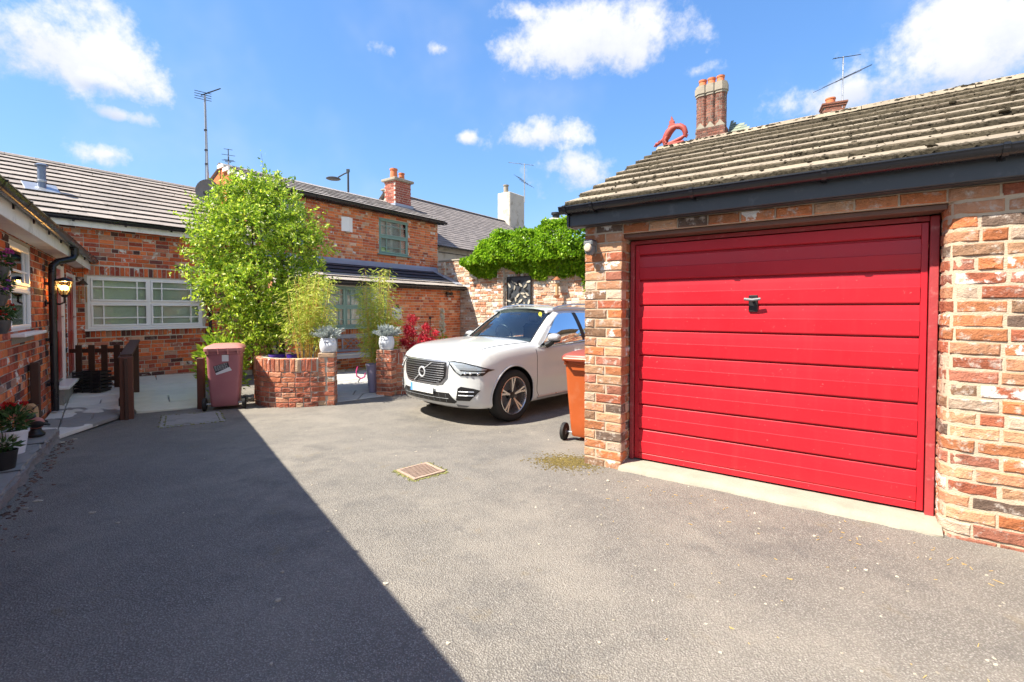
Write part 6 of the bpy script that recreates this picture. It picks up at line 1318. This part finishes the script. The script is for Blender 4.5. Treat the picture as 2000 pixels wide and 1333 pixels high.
def art_panel():
    root = empty('metal_art_panel', BM_ @ Vector((2.46, -.06, 1.94)), RB, 'black cut metal leaf panel hung on the boundary wall', 'wall art'); W_, H_ = .44, .47; m = MB(); m.box(-W_, W_, -.012, 0, H_ - .03, H_); m.box(-W_, W_, -.012, 0, -H_, -H_ + .03); m.box(-W_, -W_ + .03, -.012, 0, -H_ + .03, H_ - .03); m.box(W_ - .03, W_, -.012, 0, -H_ + .03, H_ - .03); m.build('frame', BLACK_METAL, root, fix=False); box('back_plate', GREY_FASCIA, root, -W_ + .005, W_ - .005, .012, .02, -H_ + .005, H_ - .005); r2 = random.Random(9)
    pts = []
    for k in range(120):
        x, z = r2.uniform(-W_ + .08, W_ - .08), r2.uniform(-H_ + .08, H_ - .08)
        if any((x - a) ** 2 + (z - b) ** 2 < .0125 for a, b in pts): continue
        pts.append((x, z)); a = r2.uniform(0, 6.28); d = Vector((math.cos(a), math.sin(a))); n = Vector((-d.y, d.x)); L = r2.uniform(.07, .10); w = L * .42; m = MB(); poly = [tuple(Vector((x, z)) + d * L * u + n * w * v) for u, v in ((-1, 0), (-.5, .8), (.1, .9), (.6, .5), (1, 0), (.6, -.5), (.1, -.75), (-.5, -.6))]; m.prism(poly, -.011, -.001, 'xz'); m.build('leaf', PEBBLE if r2.random() < .55 else BLACK_METAL, root)
art_panel()
def bell():
    root = empty('copper_bird_feeder', BM_ @ Vector((3.86, -.22, 1.78)), RB, 'copper topped bird feeder hanging below the ivy', 'bird feeder'); m = MB(); m.lathe([(0, .56), (.03, .55), (.12, .47), (.13, .46), (0, .46)], 14); m.build('cap', COPPER, root, smooth=True); t = MB(); t.lathe([(.045, .05), (.045, .38)], 12); t.build('tube', CANE, root, smooth=True); b = MB(); b.lathe([(0, -.05), (.03, -.04), (.09, .02), (.09, .04), (0, .05)], 14); b.build('base', COPPER, root, smooth=True); h = MB(); h.tube([(0, 0, .38), (0, 0, .95), (0, .2, 1.0)], .005, 4); h.build('hook', BLACK_METAL, root)
bell()
def clutter():
    r2 = random.Random(14); m = MB()
    for k in range(420): q_ = Wp(r2.uniform(3.4, 6.6), r2.uniform(-1.55, -1.25), -.085); s = r2.uniform(.02, .05); m.sphere((q_.x, q_.y, q_.z), (s * 1.2, s, s * .7), 6, 4, .2, r2)
    stuff(tag(m.build('pebbles', PEBBLE, fix=False), 'strip of pale pebbles along the wall under the bench', 'pebbles'))
    f = MB(); f.tube([(0, 0, .30), (-.03, 0, .2), (-.02, 0, .1), (.06, 0, .04), (.14, 0, .08), (.15, 0, .16)], [.013, .013, .015, .017, .015, .01], 8); tag(f.build('pink_hook_ornament', PINK, None, loc=(-3.25, 9.9, -.07), rot=(0, 0, .3), smooth=True), 'pink plastic hooked ornament behind the left pillar', 'ornament')
clutter()
# ================================================================ the white car
def herm(xs, ys, x):
    xs = np.asarray(xs, float); ys = np.asarray(ys, float); x = np.clip(x, xs[0], xs[-1]); i = np.clip(np.searchsorted(xs, x, side='right') - 1, 0, len(xs) - 2); h = xs[i + 1] - xs[i]; t = (x - xs[i]) / h
    d = np.diff(ys, axis=0) / np.diff(xs).reshape(-1, *([1] * (ys.ndim - 1))); m = np.zeros_like(ys); m[1:-1] = np.where(d[:-1] * d[1:] > 0, 2 * d[:-1] * d[1:] / (d[:-1] + d[1:] + 1e-12), 0); m[0] = d[0]; m[-1] = d[-1]
    if ys.ndim > 1: t = t[:, None]; h = h[:, None]
    return (2 * t ** 3 - 3 * t ** 2 + 1) * ys[i] + (t ** 3 - 2 * t ** 2 + t) * h * m[i] + (-2 * t ** 3 + 3 * t ** 2) * ys[i + 1] + (t ** 3 - t ** 2) * h * m[i + 1]
FRONT = .86
def car_section(x):
    """half section (y, z) of the lower body at station x (x forward from the front axle)"""
    K = [-3.80, -3.70, -3.3, -2.5, -1.5, -.75, -.38, 0.0, .35, .62, .80, .86]
    w = herm(K, [.80, .88, .935, .945, .94, .94, .945, .950, .945, .925, .90, .87], x); zb = herm(K, [.42, .34, .25, .22, .21, .21, .21, .22, .235, .235, .24, .27], x)
    zs = herm(K, [1.00, 1.02, 1.03, 1.035, 1.01, .985, .965, .945, .915, .885, .855, .825], x); zt = herm(K, [1.05, 1.07, 1.07, 1.06, 1.05, 1.055, 1.135, 1.115, 1.085, 1.045, .995, .955], x)
    st = herm(K, [.5, .55, .6, .6, .6, .65, .75, .80, .83, .86, .88, .9], x)
    wa = herm(K, [0, 0, 0, 0, 0, 0, .0, .012, .012, 0, 0, 0], x)
    return [(0 * x, zb), (w * .6, zb), (w - .075, zb + .005), (w - .025 + wa, zb + .06), (w - .022 + wa, .40 + 0 * x), (w + wa, .56 + 0 * x), (w - .012 + wa, .70 + 0 * x), (w - .020, zs - .085), (w - .045, zs), (w - .10, zs + (zt - zs) * .50), (w * .74, zs + (zt - zs) * .80), (w * .42, zt - .010), (0 * x, zt)]
def bend(x, y, z):
    """plan curve of the nose and tail"""
    k = np.clip((x - .05) / (FRONT - .05), 0, 1) ** 1.5; x2 = x - .33 * k * np.clip(np.abs(y) / .93, 0, 1.1) ** 3.0
    kr = np.clip((-3.2 - x) / .6, 0, 1) ** 1.5; x2 = x2 + .22 * kr * np.clip(np.abs(y) / .93, 0, 1.1) ** 2.6
    lean = np.clip((x - .55) / .31, 0, 1); x2 = x2 - lean * .11 * np.clip((z - .76) / .22, 0, 1) ** 1.7 - lean * .10 * np.clip((.40 - z) / .18, 0, 1) ** 1.5
    return x2
def car_body_mesh():
    NX = 110; xs = np.concatenate([np.linspace(-3.80, .5, 78), np.linspace(.53, FRONT, 32)]); S = car_section(xs); NP = len(S); prof_t = np.arange(NP); tt = np.linspace(0, NP - 1, (NP - 1) * 3 + 1)
    Y = np.stack([s[0] for s in S], 1); Z = np.stack([s[1] for s in S], 1); V = []
    for i, x in enumerate(xs):
        y = herm(prof_t, Y[i], tt); z = herm(prof_t, Z[i], tt); V.append((y, z))
    M_ = len(tt); verts = []; faces = []; full = 2 * M_ - 2
    for i, x in enumerate(xs):
        y, z = V[i]; yy = np.concatenate([y, -y[-2:0:-1]]); zz = np.concatenate([z, z[-2:0:-1]]); xx = bend(np.full_like(yy, x), yy, zz)
        verts += list(zip(xx.tolist(), yy.tolist(), zz.tolist()))
    for i in range(len(xs) - 1):
        for j in range(full): a = i * full + j; b = i * full + (j + 1) % full; faces.append((a, b, b + full, a + full))
    # caps: fill between the two halves, row by row
    for i, fl in ((0, True), (len(xs) - 1, False)):
        o = i * full; nsub = 16; L = list(range(M_)); base = {}
        y, z = V[i]; grid = []
        for j in range(M_):
            row = []
            for k in range(nsub + 1):
                f = 1 - 2 * k / nsub
                if k == 0: row.append(o + j)
                elif k == nsub: row.append(o + (full - j) % full)
                elif y[j] < 1e-6: row.append(o + j)
                else:
                    yv = y[j] * f; bx = bend(np.array([xs[i]]), np.array([yv]), np.array([z[j]]))[0] + (.0 if i == 0 else 0); verts.append((float(bx), float(yv), float(z[j]))); row.append(len(verts) - 1)
            grid.append(row)
        for j in range(M_ - 1):
            for k in range(nsub):
                q_ = [grid[j][k], grid[j][k + 1], grid[j + 1][k + 1], grid[j + 1][k]]; u = []
                for t in q_:
                    if t not in u: u.append(t)
                if len(u) >= 3: faces.append(tuple(u if fl else u[::-1]))
    me = bpy.data.meshes.new('car_body'); me.from_pydata(verts, [], faces); me.validate(); bm = bmesh.new(); bm.from_mesh(me); bmesh.ops.remove_doubles(bm, verts=bm.verts, dist=1e-5); bmesh.ops.recalc_face_normals(bm, faces=bm.faces); bm.to_mesh(me); bm.free(); return me
def car():
    rz = math.atan2(-.724, -.69); hd = Vector((-.69, -.724)); lf = Vector((.724, -.69)); c = Vector((.03, 6.52)); o = c - lf * .93
    root = empty('parked_car', (o.x, o.y, gz(6.6)), rz, 'white parked estate car facing the planter beside the garage', 'car')
    me = car_body_mesh(); me.materials.append(CAR_PAINT); me.materials.append(CAR_BLACK); body = link('body', me, None, root)
    cut = bpy.data.objects.new('cutter', None); cm = MB(); RA = .405
    for x in (0, -2.865):
        for s in (-1, 1): cm.lathe([(0, s * .56), (RA, s * .56), (RA, s * 1.1), (0, s * 1.1)], 44, (x, 0, .37), 'y')
    cme = cm.mesh('cut'); bm = bmesh.new(); bm.from_mesh(cme); bmesh.ops.remove_doubles(bm, verts=bm.verts, dist=1e-5); bmesh.ops.recalc_face_normals(bm, faces=bm.faces); bm.to_mesh(cme); bm.free(); cme.materials.append(CAR_BLACK); co = bpy.data.objects.new('cut', cme); col.objects.link(co); co.matrix_world = wmat(root)
    md = body.modifiers.new('b', 'BOOLEAN'); md.object = co; md.operation = 'DIFFERENCE'; md.solver = 'EXACT'
    try: md.material_mode = 'TRANSFER'
    except Exception: pass
    bpy.context.view_layer.update(); dg = bpy.context.evaluated_depsgraph_get(); m2 = bpy.data.meshes.new_from_object(body.evaluated_get(dg)); body.modifiers.clear(); body.data = m2; bpy.data.objects.remove(co)
    m2.polygons.foreach_set('use_smooth', [True] * len(m2.polygons))
    try: m2.set_sharp_from_angle(angle=R(38))
    except Exception: pass
    bm = bmesh.new(); bm.from_mesh(me); bvh = BVHTree.FromBMesh(bm); bm.free()
    UPv = Vector((0, 0, 1))
    def fx(y, z):     # point on the nose seen from the front
        h, n, _, _ = bvh.ray_cast(Vector((2.5, y, z)), Vector((-1, 0, 0))); return (h, n) if h else (Vector((.5, y, z)), Vector((1, 0, 0)))
    def diag(y, z, a=45, s=1):   # point on the corner seen along a diagonal
        d = Vector((-math.cos(R(a)), -s * math.sin(R(a)), 0)); q_ = Vector((0, 0, z)) + Vector((-d.y * s * 0, 0, 0)); side = Vector((-d.y, d.x, 0)) * s
        org = Vector((.45, s * .6, z)) + side * y - d * 3; h, n, _, _ = bvh.ray_cast(org, d); return (h, n) if h else (None, None)
    def inside(p, poly):
        c_ = False; n = len(poly)
        for i in range(n):
            (x1, y1), (x2, y2) = poly[i], poly[(i + 1) % n]
            if (y1 > p[1]) != (y2 > p[1]) and p[0] < (x2 - x1) * (p[1] - y1) / (y2 - y1) + x1: c_ = not c_
        return c_
    def panel(name, mat, poly, shoot, off, parent, th=.012, nu=14, smooth=True):
        """a plate with outline poly laid on the body surface, with rim"""
        bm = bmesh.new(); vs = [bm.verts.new((u, v, 0)) for u, v in poly]; f = bm.faces.new(vs); us = [p_[0] for p_ in poly]; vv = [p_[1] for p_ in poly]
        for k in range(1, nu):
            u = min(us) + (max(us) - min(us)) * k / nu; bmesh.ops.bisect_plane(bm, geom=bm.verts[:] + bm.edges[:] + bm.faces[:], plane_co=(u, 0, 0), plane_no=(1, 0, 0))
        nv = max(3, int(nu * (max(vv) - min(vv)) / (max(us) - min(us))))
        for k in range(1, nv):
            v = min(vv) + (max(vv) - min(vv)) * k / nv; bmesh.ops.bisect_plane(bm, geom=bm.verts[:] + bm.edges[:] + bm.faces[:], plane_co=(0, v, 0), plane_no=(0, 1, 0))
        ex = bmesh.ops.extrude_face_region(bm, geom=bm.faces[:]); top = [g_ for g_ in ex['geom'] if isinstance(g_, bmesh.types.BMVert)]; tops = set(top)
        for v in bm.verts:
            h, n = shoot(v.co.x, v.co.y)
            if h is None: h, n = Vector((0, 0, -5)), Vector((0, 0, 1))
            v.co = h + n * (off if v in tops else off - th)
        bmesh.ops.recalc_face_normals(bm, faces=bm.faces[:]); m_ = bpy.data.meshes.new(name); bm.to_mesh(m_); bm.free(); return link(name, m_, mat, parent, smooth=False)
    # ---- nose
    G0 = [(-.47, .875), (.47, .875), (.495, .82), (.48, .655), (.40, .565), (.30, .545), (-.30, .545), (-.40, .565), (-.47, .655), (-.485, .80)]
    sh = lambda p_, s: [(u * s[0], (v - .70) * s[1] + .70) for u, v in p_]
    gr = panel('grille', SILVER, G0, fx, .010, root, .02); panel('grille_mesh', CAR_BLACK, sh(G0, (.945, .86)), fx, .0125, gr, .01)
    for k in range(9):
        z = .585 + .0305 * k; wd = .43 if z > .66 else .43 - (.66 - z) * 1.1; m = MB(); n = 14; P = []
        for i in range(n + 1): y = -wd + 2 * wd * i / n; h, nn = fx(y, z); P.append(h + nn * .016)
        m.tube(P, .0040, 5); m.build('grille_bar', GRILLE_BAR, gr)
    h, nn = fx(0, .70); m = MB(); m.lathe([(.052, 0), (.056, .010), (.074, .010), (.078, 0)], 24, (h.x + .016, 0, .70), 'x'); bd = m.build('badge', LAMP_WHITE, gr, smooth=35); m = MB(); m.lathe([(0, .006), (.055, .004)], 20, (h.x + .016, 0, .70), 'x'); m.build('badge_disc', CAR_BLACK, gr); 
    A, B = fx(.20, .84)[0], fx(-.17, .575)[0]; m = MB(); q1, q2 = fx(.06, .75)[0], fx(-.055, .655)[0]; off_ = Vector((.022, 0, 0)); m.bar(A + off_, q1 + off_, .007, .022, (1, 0, 0)); m.bar(q2 + off_, B + off_, .007, .022, (1, 0, 0)); m.build('badge_bar', LAMP_WHITE, gr)
    cu = bpy.data.curves.new('badge_text', 'FONT'); cu.body = 'VOLVO'; cu.size = .030; cu.align_x = 'CENTER'; cu.align_y = 'CENTER'; cu.extrude = .001; tx = bpy.data.objects.new('badge_text_c', cu); col.objects.link(tx); bpy.context.view_layer.update(); tm = bpy.data.meshes.new_from_object(tx.evaluated_get(bpy.context.evaluated_depsgraph_get())); bpy.data.objects.remove(tx); t2 = link('badge_lettering', tm, SILVER, gr, (h.x + .026, 0, .70), (R(90), 0, R(90))); 
    # lower intake, plate, fog surrounds
    ink = panel('lower_intake', CAR_BLACK, [(-.60, .34), (-.50, .45), (.50, .45), (.60, .34), (.56, .315), (-.56, .315)], fx, .006, root, .012)
    for k in range(9): y = -.45 + .9 * k / 8; a_, b_ = fx(y, .33), fx(y, .43); m = MB(); m.tube([a_[0] + a_[1] * .01, b_[0] + b_[1] * .01], .004, 5); m.build('intake_bar', GREY_PLASTIC, ink)
    a_ = MB(); P = [fx(-.5 + k * .1, .375)[0] + Vector((.012, 0, 0)) for k in range(11)]; a_.tube(P, .004, 5); a_.build('intake_bar', GREY_PLASTIC, ink)
    h, nn = fx(0, .475); m = MB(); m.box(-.26, .26, -.002, .004, -.056, .056, .003); pl = m.build('number_plate', PLATE, root, loc=(h.x + .028, 0, .475), rot=(0, R(0), R(90))); bb = MB(); bb.box(-.26, -.212, -.0035, -.0021, -.055, .055); bb.build('plate_band', BLUE, pl, fix=False); bb = MB(); bb.box(-.2, .2, -.03, .03, -.03, .03); 
    box('plate_mount', CAR_BLACK, root, h.x - .02, h.x + .024, -.2, .2, .43, .52)
    for s in (1, -1):
        dg_ = lambda u, v, s=s: diag(u, v, 45, s)
        # headlamp: u runs along the corner (negative towards the grille)
        sgn = 1
        hl = [(-.29, .758), (-.22, .772), (-.06, .822), (.12, .862), (.26, .878), (.345, .862), (.25, .750), (.17, .692), (-.13, .688), (-.20, .738)]
        H_ = panel('headlamp', CAR_BLACK, hl, dg_, .004, root, .02); panel('headlamp_reflector', LAMP_WHITE, [(-.19, .765), (-.05, .808), (.12, .846), (.25, .861), (.315, .852), (.235, .765), (.11, .763), (-.12, .758)], dg_, .0065, H_, .004); panel('running_light', WHITE_PVC, [(-.16, .740), (.16, .748), (.27, .842), (.30, .842), (.215, .735), (.155, .701), (.14, .718), (-.15, .730)], dg_, .009, H_, .004)
        for u in (-.07, .03, .10): hh, n_ = dg_(u, .718); m = MB(); m.sphere(hh + n_ * .006, (.022, .022, .018), 10, 7); m.build('lamp_lens', CHROME, H_, smooth=True)
        panel('headlamp_cover', HEADGLASS, hl, dg_, .013, H_, .003)
        fg = panel('fog_surround', CAR_BLACK, [(-.10, .50), (.0, .525), (.16, .545), (.20, .52), (.225, .36), (.04, .36)], dg_, .006, root, .012)
        for zz in (.43, .48): a_ = [dg_(-.02 + .1 * (.5 - zz) + k * .04, zz) for k in range(6)]; m = MB(); m.tube([p_[0] + p_[1] * .012 for p_ in a_], .007, 6); m.build('fog_bar', SILVER, fg)
        panel('lower_trim', GREY_PLASTIC, [(.05, .285), (.22, .30), (.20, .262), (.09, .262)], dg_, .004, root, .008)
    # ---- cabin
    RX = [(-.40, 1.125), (-.62, 1.255), (-.92, 1.43), (-1.18, 1.565), (-1.30, 1.600)]    # windscreen middle line
    def roof_z(x): return float(herm([-3.45, -3.2, -2.8, -2.2, -1.6, -1.3, -1.15], [1.47, 1.53, 1.585, 1.615, 1.62, 1.60, 1.57], np.array([x]))[0])
    belt = lambda x: float(herm([-3.75, -3.2, -2.2, -1.2, -.5], [1.10, 1.09, 1.065, 1.03, .995], np.array([x]))[0]); bw_ = lambda x: float(herm([-3.75, -3.2, -2.0, -.9, -.45], [.78, .865, .885, .885, .865], np.array([x]))[0])
    tw_ = lambda x: float(herm([-3.5, -3.0, -2.0, -1.2], [.53, .585, .61, .59], np.array([x]))[0])
    sidept = lambda x, t, s: Vector((x, s * (bw_(x) + (tw_(x) - bw_(x)) * t - .03 * 4 * t * (1 - t) * -1 * .8), belt(x) + (roof_z(x) - .055 - belt(x)) * t))
    # roof skin
    m = MB(); P = []
    for i in range(25):
        x = -1.20 - 2.25 * i / 24; row = []
        for k in range(17): f = -1 + 2 * k / 16; y = f * (tw_(x) + .02); row.append((x + .10 * (1 - f * f) * (1 if i == 0 else max(0, 1 - i / 4)), y, roof_z(x) - .05 * abs(f) ** 3.2 - .012 * f * f))
        P.append(row)
    m.grid(P); rf = m.build('roof', CAR_PAINT, root, smooth=True, fix=False)
    # windscreen
    def ws(t, f):    # t up the glass, f across
        yb, yt = .745, .60; y = f * (yb + (yt - yb) * t); x = -.42 - .70 * t - .17 * f * f * (1 - .35 * t); z = 1.10 + (1.548 - 1.10) * t + .018 * math.sin(math.pi * t) - .035 * f * f; return Vector((x, y, z))
    m = MB(); m.grid([[ws(i / 10, -1 + 2 * k / 16) for k in range(17)] for i in range(11)]); m.build('windscreen', CAR_GLASS, root, smooth=True, fix=False)
    m = MB(); m.grid([[ws(t, -1 + 2 * k / 16) + Vector((.012, 0, -.004)) for k in range(17)] for t in (-.06, .03)]); m.build('cowl', CAR_BLACK, root, fix=False)
    for s in (-1, 1):
        # A pillar
        m = MB(); m.grid([[ws(t, s * .97) + Vector((.0, 0, .006)), ws(t, s * 1.0) + Vector((0, s * .012, .014)), ws(t, s) + Vector((-.035, s * .055, .006)), ws(t, s) + Vector((-.085, s * .072, -.012))] for t in [i / 10 for i in range(-1, 11)]]); m.build('windscreen_pillar', CAR_PAINT, root, smooth=True, fix=False)
        m = MB(); m.tube([ws(t, s * .965) + Vector((.004, 0, .006)) for t in [i / 10 for i in range(0, 11)]], .010, 5); m.build('windscreen_seal', CAR_BLACK, root)
        # side glass between belt and roof
        def top_t(x):  # how high the glass reaches at x (slopes down at both ends)
            return float(herm([-3.5, -3.35, -2.9, -2.0, -1.40, -1.0, -.70, -.60], [.10, .40, .78, .90, .90, .50, .10, .03], np.array([x]))[0])
        def tmax(x): return .10 + .90 * min(1, max(0, (-.60 - x) / .68))
        m = MB(); n = 40; m.grid([[sidept(x, .02 + (top_t(x) - .02) * k / 6, s) + Vector((0, s * .004, 0)) for k in range(7)] for x in [-.62 - 2.75 * i / n for i in range(n + 1)]]); m.build('side_glass', CAR_DARK, root, smooth=True, fix=False)
        m = MB(); m.grid([[sidept(x, t, s) for t in (top_t(x), (top_t(x) + tmax(x)) / 2, tmax(x))] for x in [-.60 - 2.85 * i / n for i in range(n + 1)]]); m.build('side_frame', CAR_PAINT, root, smooth=True, fix=False)
        m = MB(); m.tube([sidept(x, 1.0, s) + Vector((0, 0, .01)) for x in [-1.1 - 2.3 * i / 20 for i in range(21)]], .028, 7); m.build('cant_rail', CAR_PAINT, root, smooth=True)
        m = MB(); m.grid([[sidept(x, t, s) + Vector((0, s * .007, 0)) for t in (0, .25, .5, .75, .92)] for x in (-1.70, -1.80)]); m.build('door_pillar', CAR_BLACK, root, fix=False)
        m = MB(); m.tube([sidept(x, .0, s) + Vector((0, s * .008, 0)) for x in [-.56 - 2.8 * i / 20 for i in range(21)]], .010, 6); m.build('window_trim', CHROME, root)
        m = MB(); m.tube([sidept(x, top_t(x), s) + Vector((0, s * .006, 0)) for x in [-.62 - 2.7 * i / 30 for i in range(31)]], .007, 6); m.build('window_trim', CHROME, root)
        # roof rail
        m = MB(); m.tube([(-1.25, s * .60, 1.565), (-1.40, s * .605, 1.61), (-1.8, s * .615, 1.65), (-2.6, s * .61, 1.64), (-3.1, s * .59, 1.58)], .014, 7); m.build('roof_rail', SILVER, root, smooth=True)
        # mirror
        mc = Vector((-.78 if s > 0 else -.92, s * 1.02, 1.135 if s > 0 else 1.11)); m = MB(); m.box(mc.x - .07, mc.x + .075, mc.y - .115, mc.y + .115, mc.z - .06, mc.z + .075, .045); M_ = m.build('mirror', MIRROR_SHELL, root, smooth=60); M_.data.polygons.foreach_set('use_smooth', [True] * len(M_.data.polygons)); bv = M_.modifiers.new('round', 'SUBSURF'); bv.levels = 2; bv.render_levels = 2; m = MB(); m.tube([(-.74, s * .90, 1.03), (-.75, s * .95, 1.05), (-.77, s * .99, 1.09)], [.05, .045, .05], 8); m.build('mirror_arm', CAR_BLACK, M_, smooth=True); m = MB(); m.sphere(mc + Vector((-.01, 0, -.040)), (.062, .100, .03), 14, 8); m.build('mirror_lower', CAR_BLACK, M_, smooth=True)
        # door lines, handles, sill
        def sd(x, z): h, n_, _, _ = bvh.ray_cast(Vector((x, s * 3, z)), Vector((0, -s, 0))); return h + n_ * .0005 if h else Vector((x, s * .94, z))
        for xs_ in ([(-.50, .975), (-.50, .80), (-.48, .55), (-.50, .36), (-.55, .27)], [(-1.74, 1.03), (-1.74, .7), (-1.74, .28)], [(-2.75, 1.03), (-2.70, .8), (-2.52, .62), (-2.46, .5)]):
            m = MB(); P = []
            for (a0, a1) in zip(xs_, xs_[1:]):
                for k in range(6): t = k / 6; P.append(sd(a0[0] + (a1[0] - a0[0]) * t, a0[1] + (a1[1] - a0[1]) * t))
            m.tube(P, .0045, 4); m.build('panel_gap', CAR_BLACK, root)
        for x in (-1.50, -2.42): p_ = sd(x, .90); m = MB(); m.tube([p_ + Vector((.10, -s * .002, 0)), p_ + Vector((.085, s * .032, .002)), p_ + Vector((-.085, s * .032, .006)), p_ + Vector((-.10, -s * .002, .006))], .013, 7); m.build('door_handle', CAR_PAINT, root, smooth=True)
        m = MB(); m.tube([sd(x, .275) for x in [-.5 - 1.9 * k / 12 for k in range(13)]], .018, 6); m.build('sill_trim', SILVER, root, smooth=True)
        for xw in (0, -2.865):   # arch lips
            m = MB(); P = []
            for k in range(25): a = R(-18 + 216 * k / 24); P.append(sd(xw + (RA + .012) * math.cos(a), .37 + (RA + .012) * math.sin(a)))
            m.tube([q_ for q_ in P if q_.z > .22], .013, 6); m.build('arch_lip', CAR_PAINT, root, smooth=True)
        m = MB(); P = [sd(x, z) for x, z in [(.50, .845), (.30, .895), (.05, .935), (-.25, .985), (-.40, 1.01)]]
        # bonnet shut line
        m.tube([Vector(p_) for p_ in [bon(x, s, bvh) for x in [.50 - .09 * k for k in range(11)]]], .0055, 4); m.build('bonnet_gap', CAR_BLACK, root)
    # tail
    m = MB(); m.grid([[Vector((-3.45 - .20 * t, f * (.53 + .22 * t), 1.50 - .42 * t)) + Vector((.08 * f * f, 0, 0)) for f in [-1 + k / 6 for k in range(13)]] for t in (0, .5, 1)]); m.build('rear_window', CAR_DARK, root, smooth=True, fix=False)
    for s in (-1, 1): box('tail_lamp', pm('red lamp plastic' if s > 0 else 'red lamp plastic b', (.4, .01, .01), .2), root, -3.72, -3.60, min(s * .60, s * .84), max(s * .60, s * .84), .85, 1.25, .02)
    # interior
    box('dashboard', SEAT, root, -1.0, -.62, -.74, .74, 1.02, 1.10, .03)
    for y in (-.37, .37):
        m = MB(); m.box(-1.95, -1.80, y - .22, y + .22, .95, 1.30, .06); S_ = m.build('seat_back', SEAT, root, smooth=40); m = MB(); m.box(-1.97, -1.87, y - .12, y + .12, 1.32, 1.50, .04); m.build('head_restraint', SEAT, S_, smooth=40)
    m = MB(); m.box(-2.9, -2.75, -.6, .6, .95, 1.28, .06); m.build('rear_seat', SEAT, root)
    st = MB(); st.tube([(-1.12 + .055 * math.sin(a), -.37 + .185 * math.cos(a), 1.12 + .175 * math.sin(a)) for a in [2 * math.pi * k / 20 for k in range(20)]], .015, 6, closed=True); st.build('steering_wheel', CAR_BLACK, root, smooth=True)
    p_ = ws(.87, .78); m = MB(); m.lathe([(0, .004), (.035, .004), (.036, 0)], 14, tuple(p_ + Vector((.012, 0, .010))), 'x'); m.build('windscreen_sticker', YELLOW, root)
    m = MB(); m.box(-1.03, -1.0, -.12, .12, 1.43, 1.49, .01); m.build('rear_view_mirror', CAR_BLACK, root)
    m = MB(); m.tube([ws(.0, .55) + Vector((.02, 0, .01)), ws(.05, .0) + Vector((.01, 0, .012)), ws(.07, -.45) + Vector((.01, 0, .01))], .008, 5); m.build('wiper', CAR_BLACK, root)
    # wheels
    for x in (0, -2.865):
        for s in (-1, 1):
            wr = empty('wheel', (x, s * .825, .365)); wr.parent = root; wr.rotation_euler = (0, 0, 0 if s > 0 else math.pi)
            t = MB(); t.lathe([(.235, -.10), (.262, .105), (.30, .118), (.335, .115), (.352, .10), (.362, .075), (.365, .0), (.362, -.09), (.34, -.115), (.28, -.12), (.24, -.11)], 48, axis='y'); t.v = [(a_, b_, c_) for a_, b_, c_ in t.v]; ty = t.build('tyre', RUBBER, wr, smooth=50)
            r_ = MB(); r_.lathe([(.262, .108), (.252, .112), (.245, .10), (.235, .02), (.225, -.08)], 40, axis='y'); r_.build('rim', ALLOY, wr, smooth=40); d_ = MB(); d_.lathe([(.0, .0), (.17, .0), (.17, -.02), (.23, -.06)], 30, axis='y'); d_.build('brake_disc', GREY_PLASTIC, wr, smooth=40)
            hb = MB(); hb.lathe([(0, .075), (.03, .075), (.045, .07), (.06, .055), (.06, .0)], 20, axis='y'); hb.build('hub_cap', CAR_BLACK, wr, smooth=40)
            for k in range(5):
                a = R(90 + 72 * k)
                for q_ in (-1, 1):
                    def rp(r0, da, y): an = a + da; return Vector((r0 * math.cos(an), y, r0 * math.sin(an)))
                    sp = MB(); A0, A1 = .04 * q_, .30 * q_; rows = []
                    for t_ in range(5):
                        f = t_ / 4; r0 = .05 + .200 * f; ctr = q_ * (.16 - .02 * f) * (.3 + .7 * f) * .9 ; wd = (.011 + .006 * f) / max(r0, .06); yy = .072 + .028 * f
                        rows.append([rp(r0, ctr - wd, yy - .05), rp(r0, ctr - wd * .85, yy), rp(r0, ctr + wd * .85, yy), rp(r0, ctr + wd, yy - .05)])
                    sp.grid(rows); sp.build('spoke', ALLOY, wr, fix=False)
    return root
def bon(x, s, bvh):
    y = .74 + .10 * min(1, max(0, (.5 - x) / .9)) * .6; h, n, _, _ = bvh.ray_cast(Vector((x, s * y, 3)), Vector((0, 0, -1))); return (h + n * .001) if h else Vector((x, s * y, 1))
car()
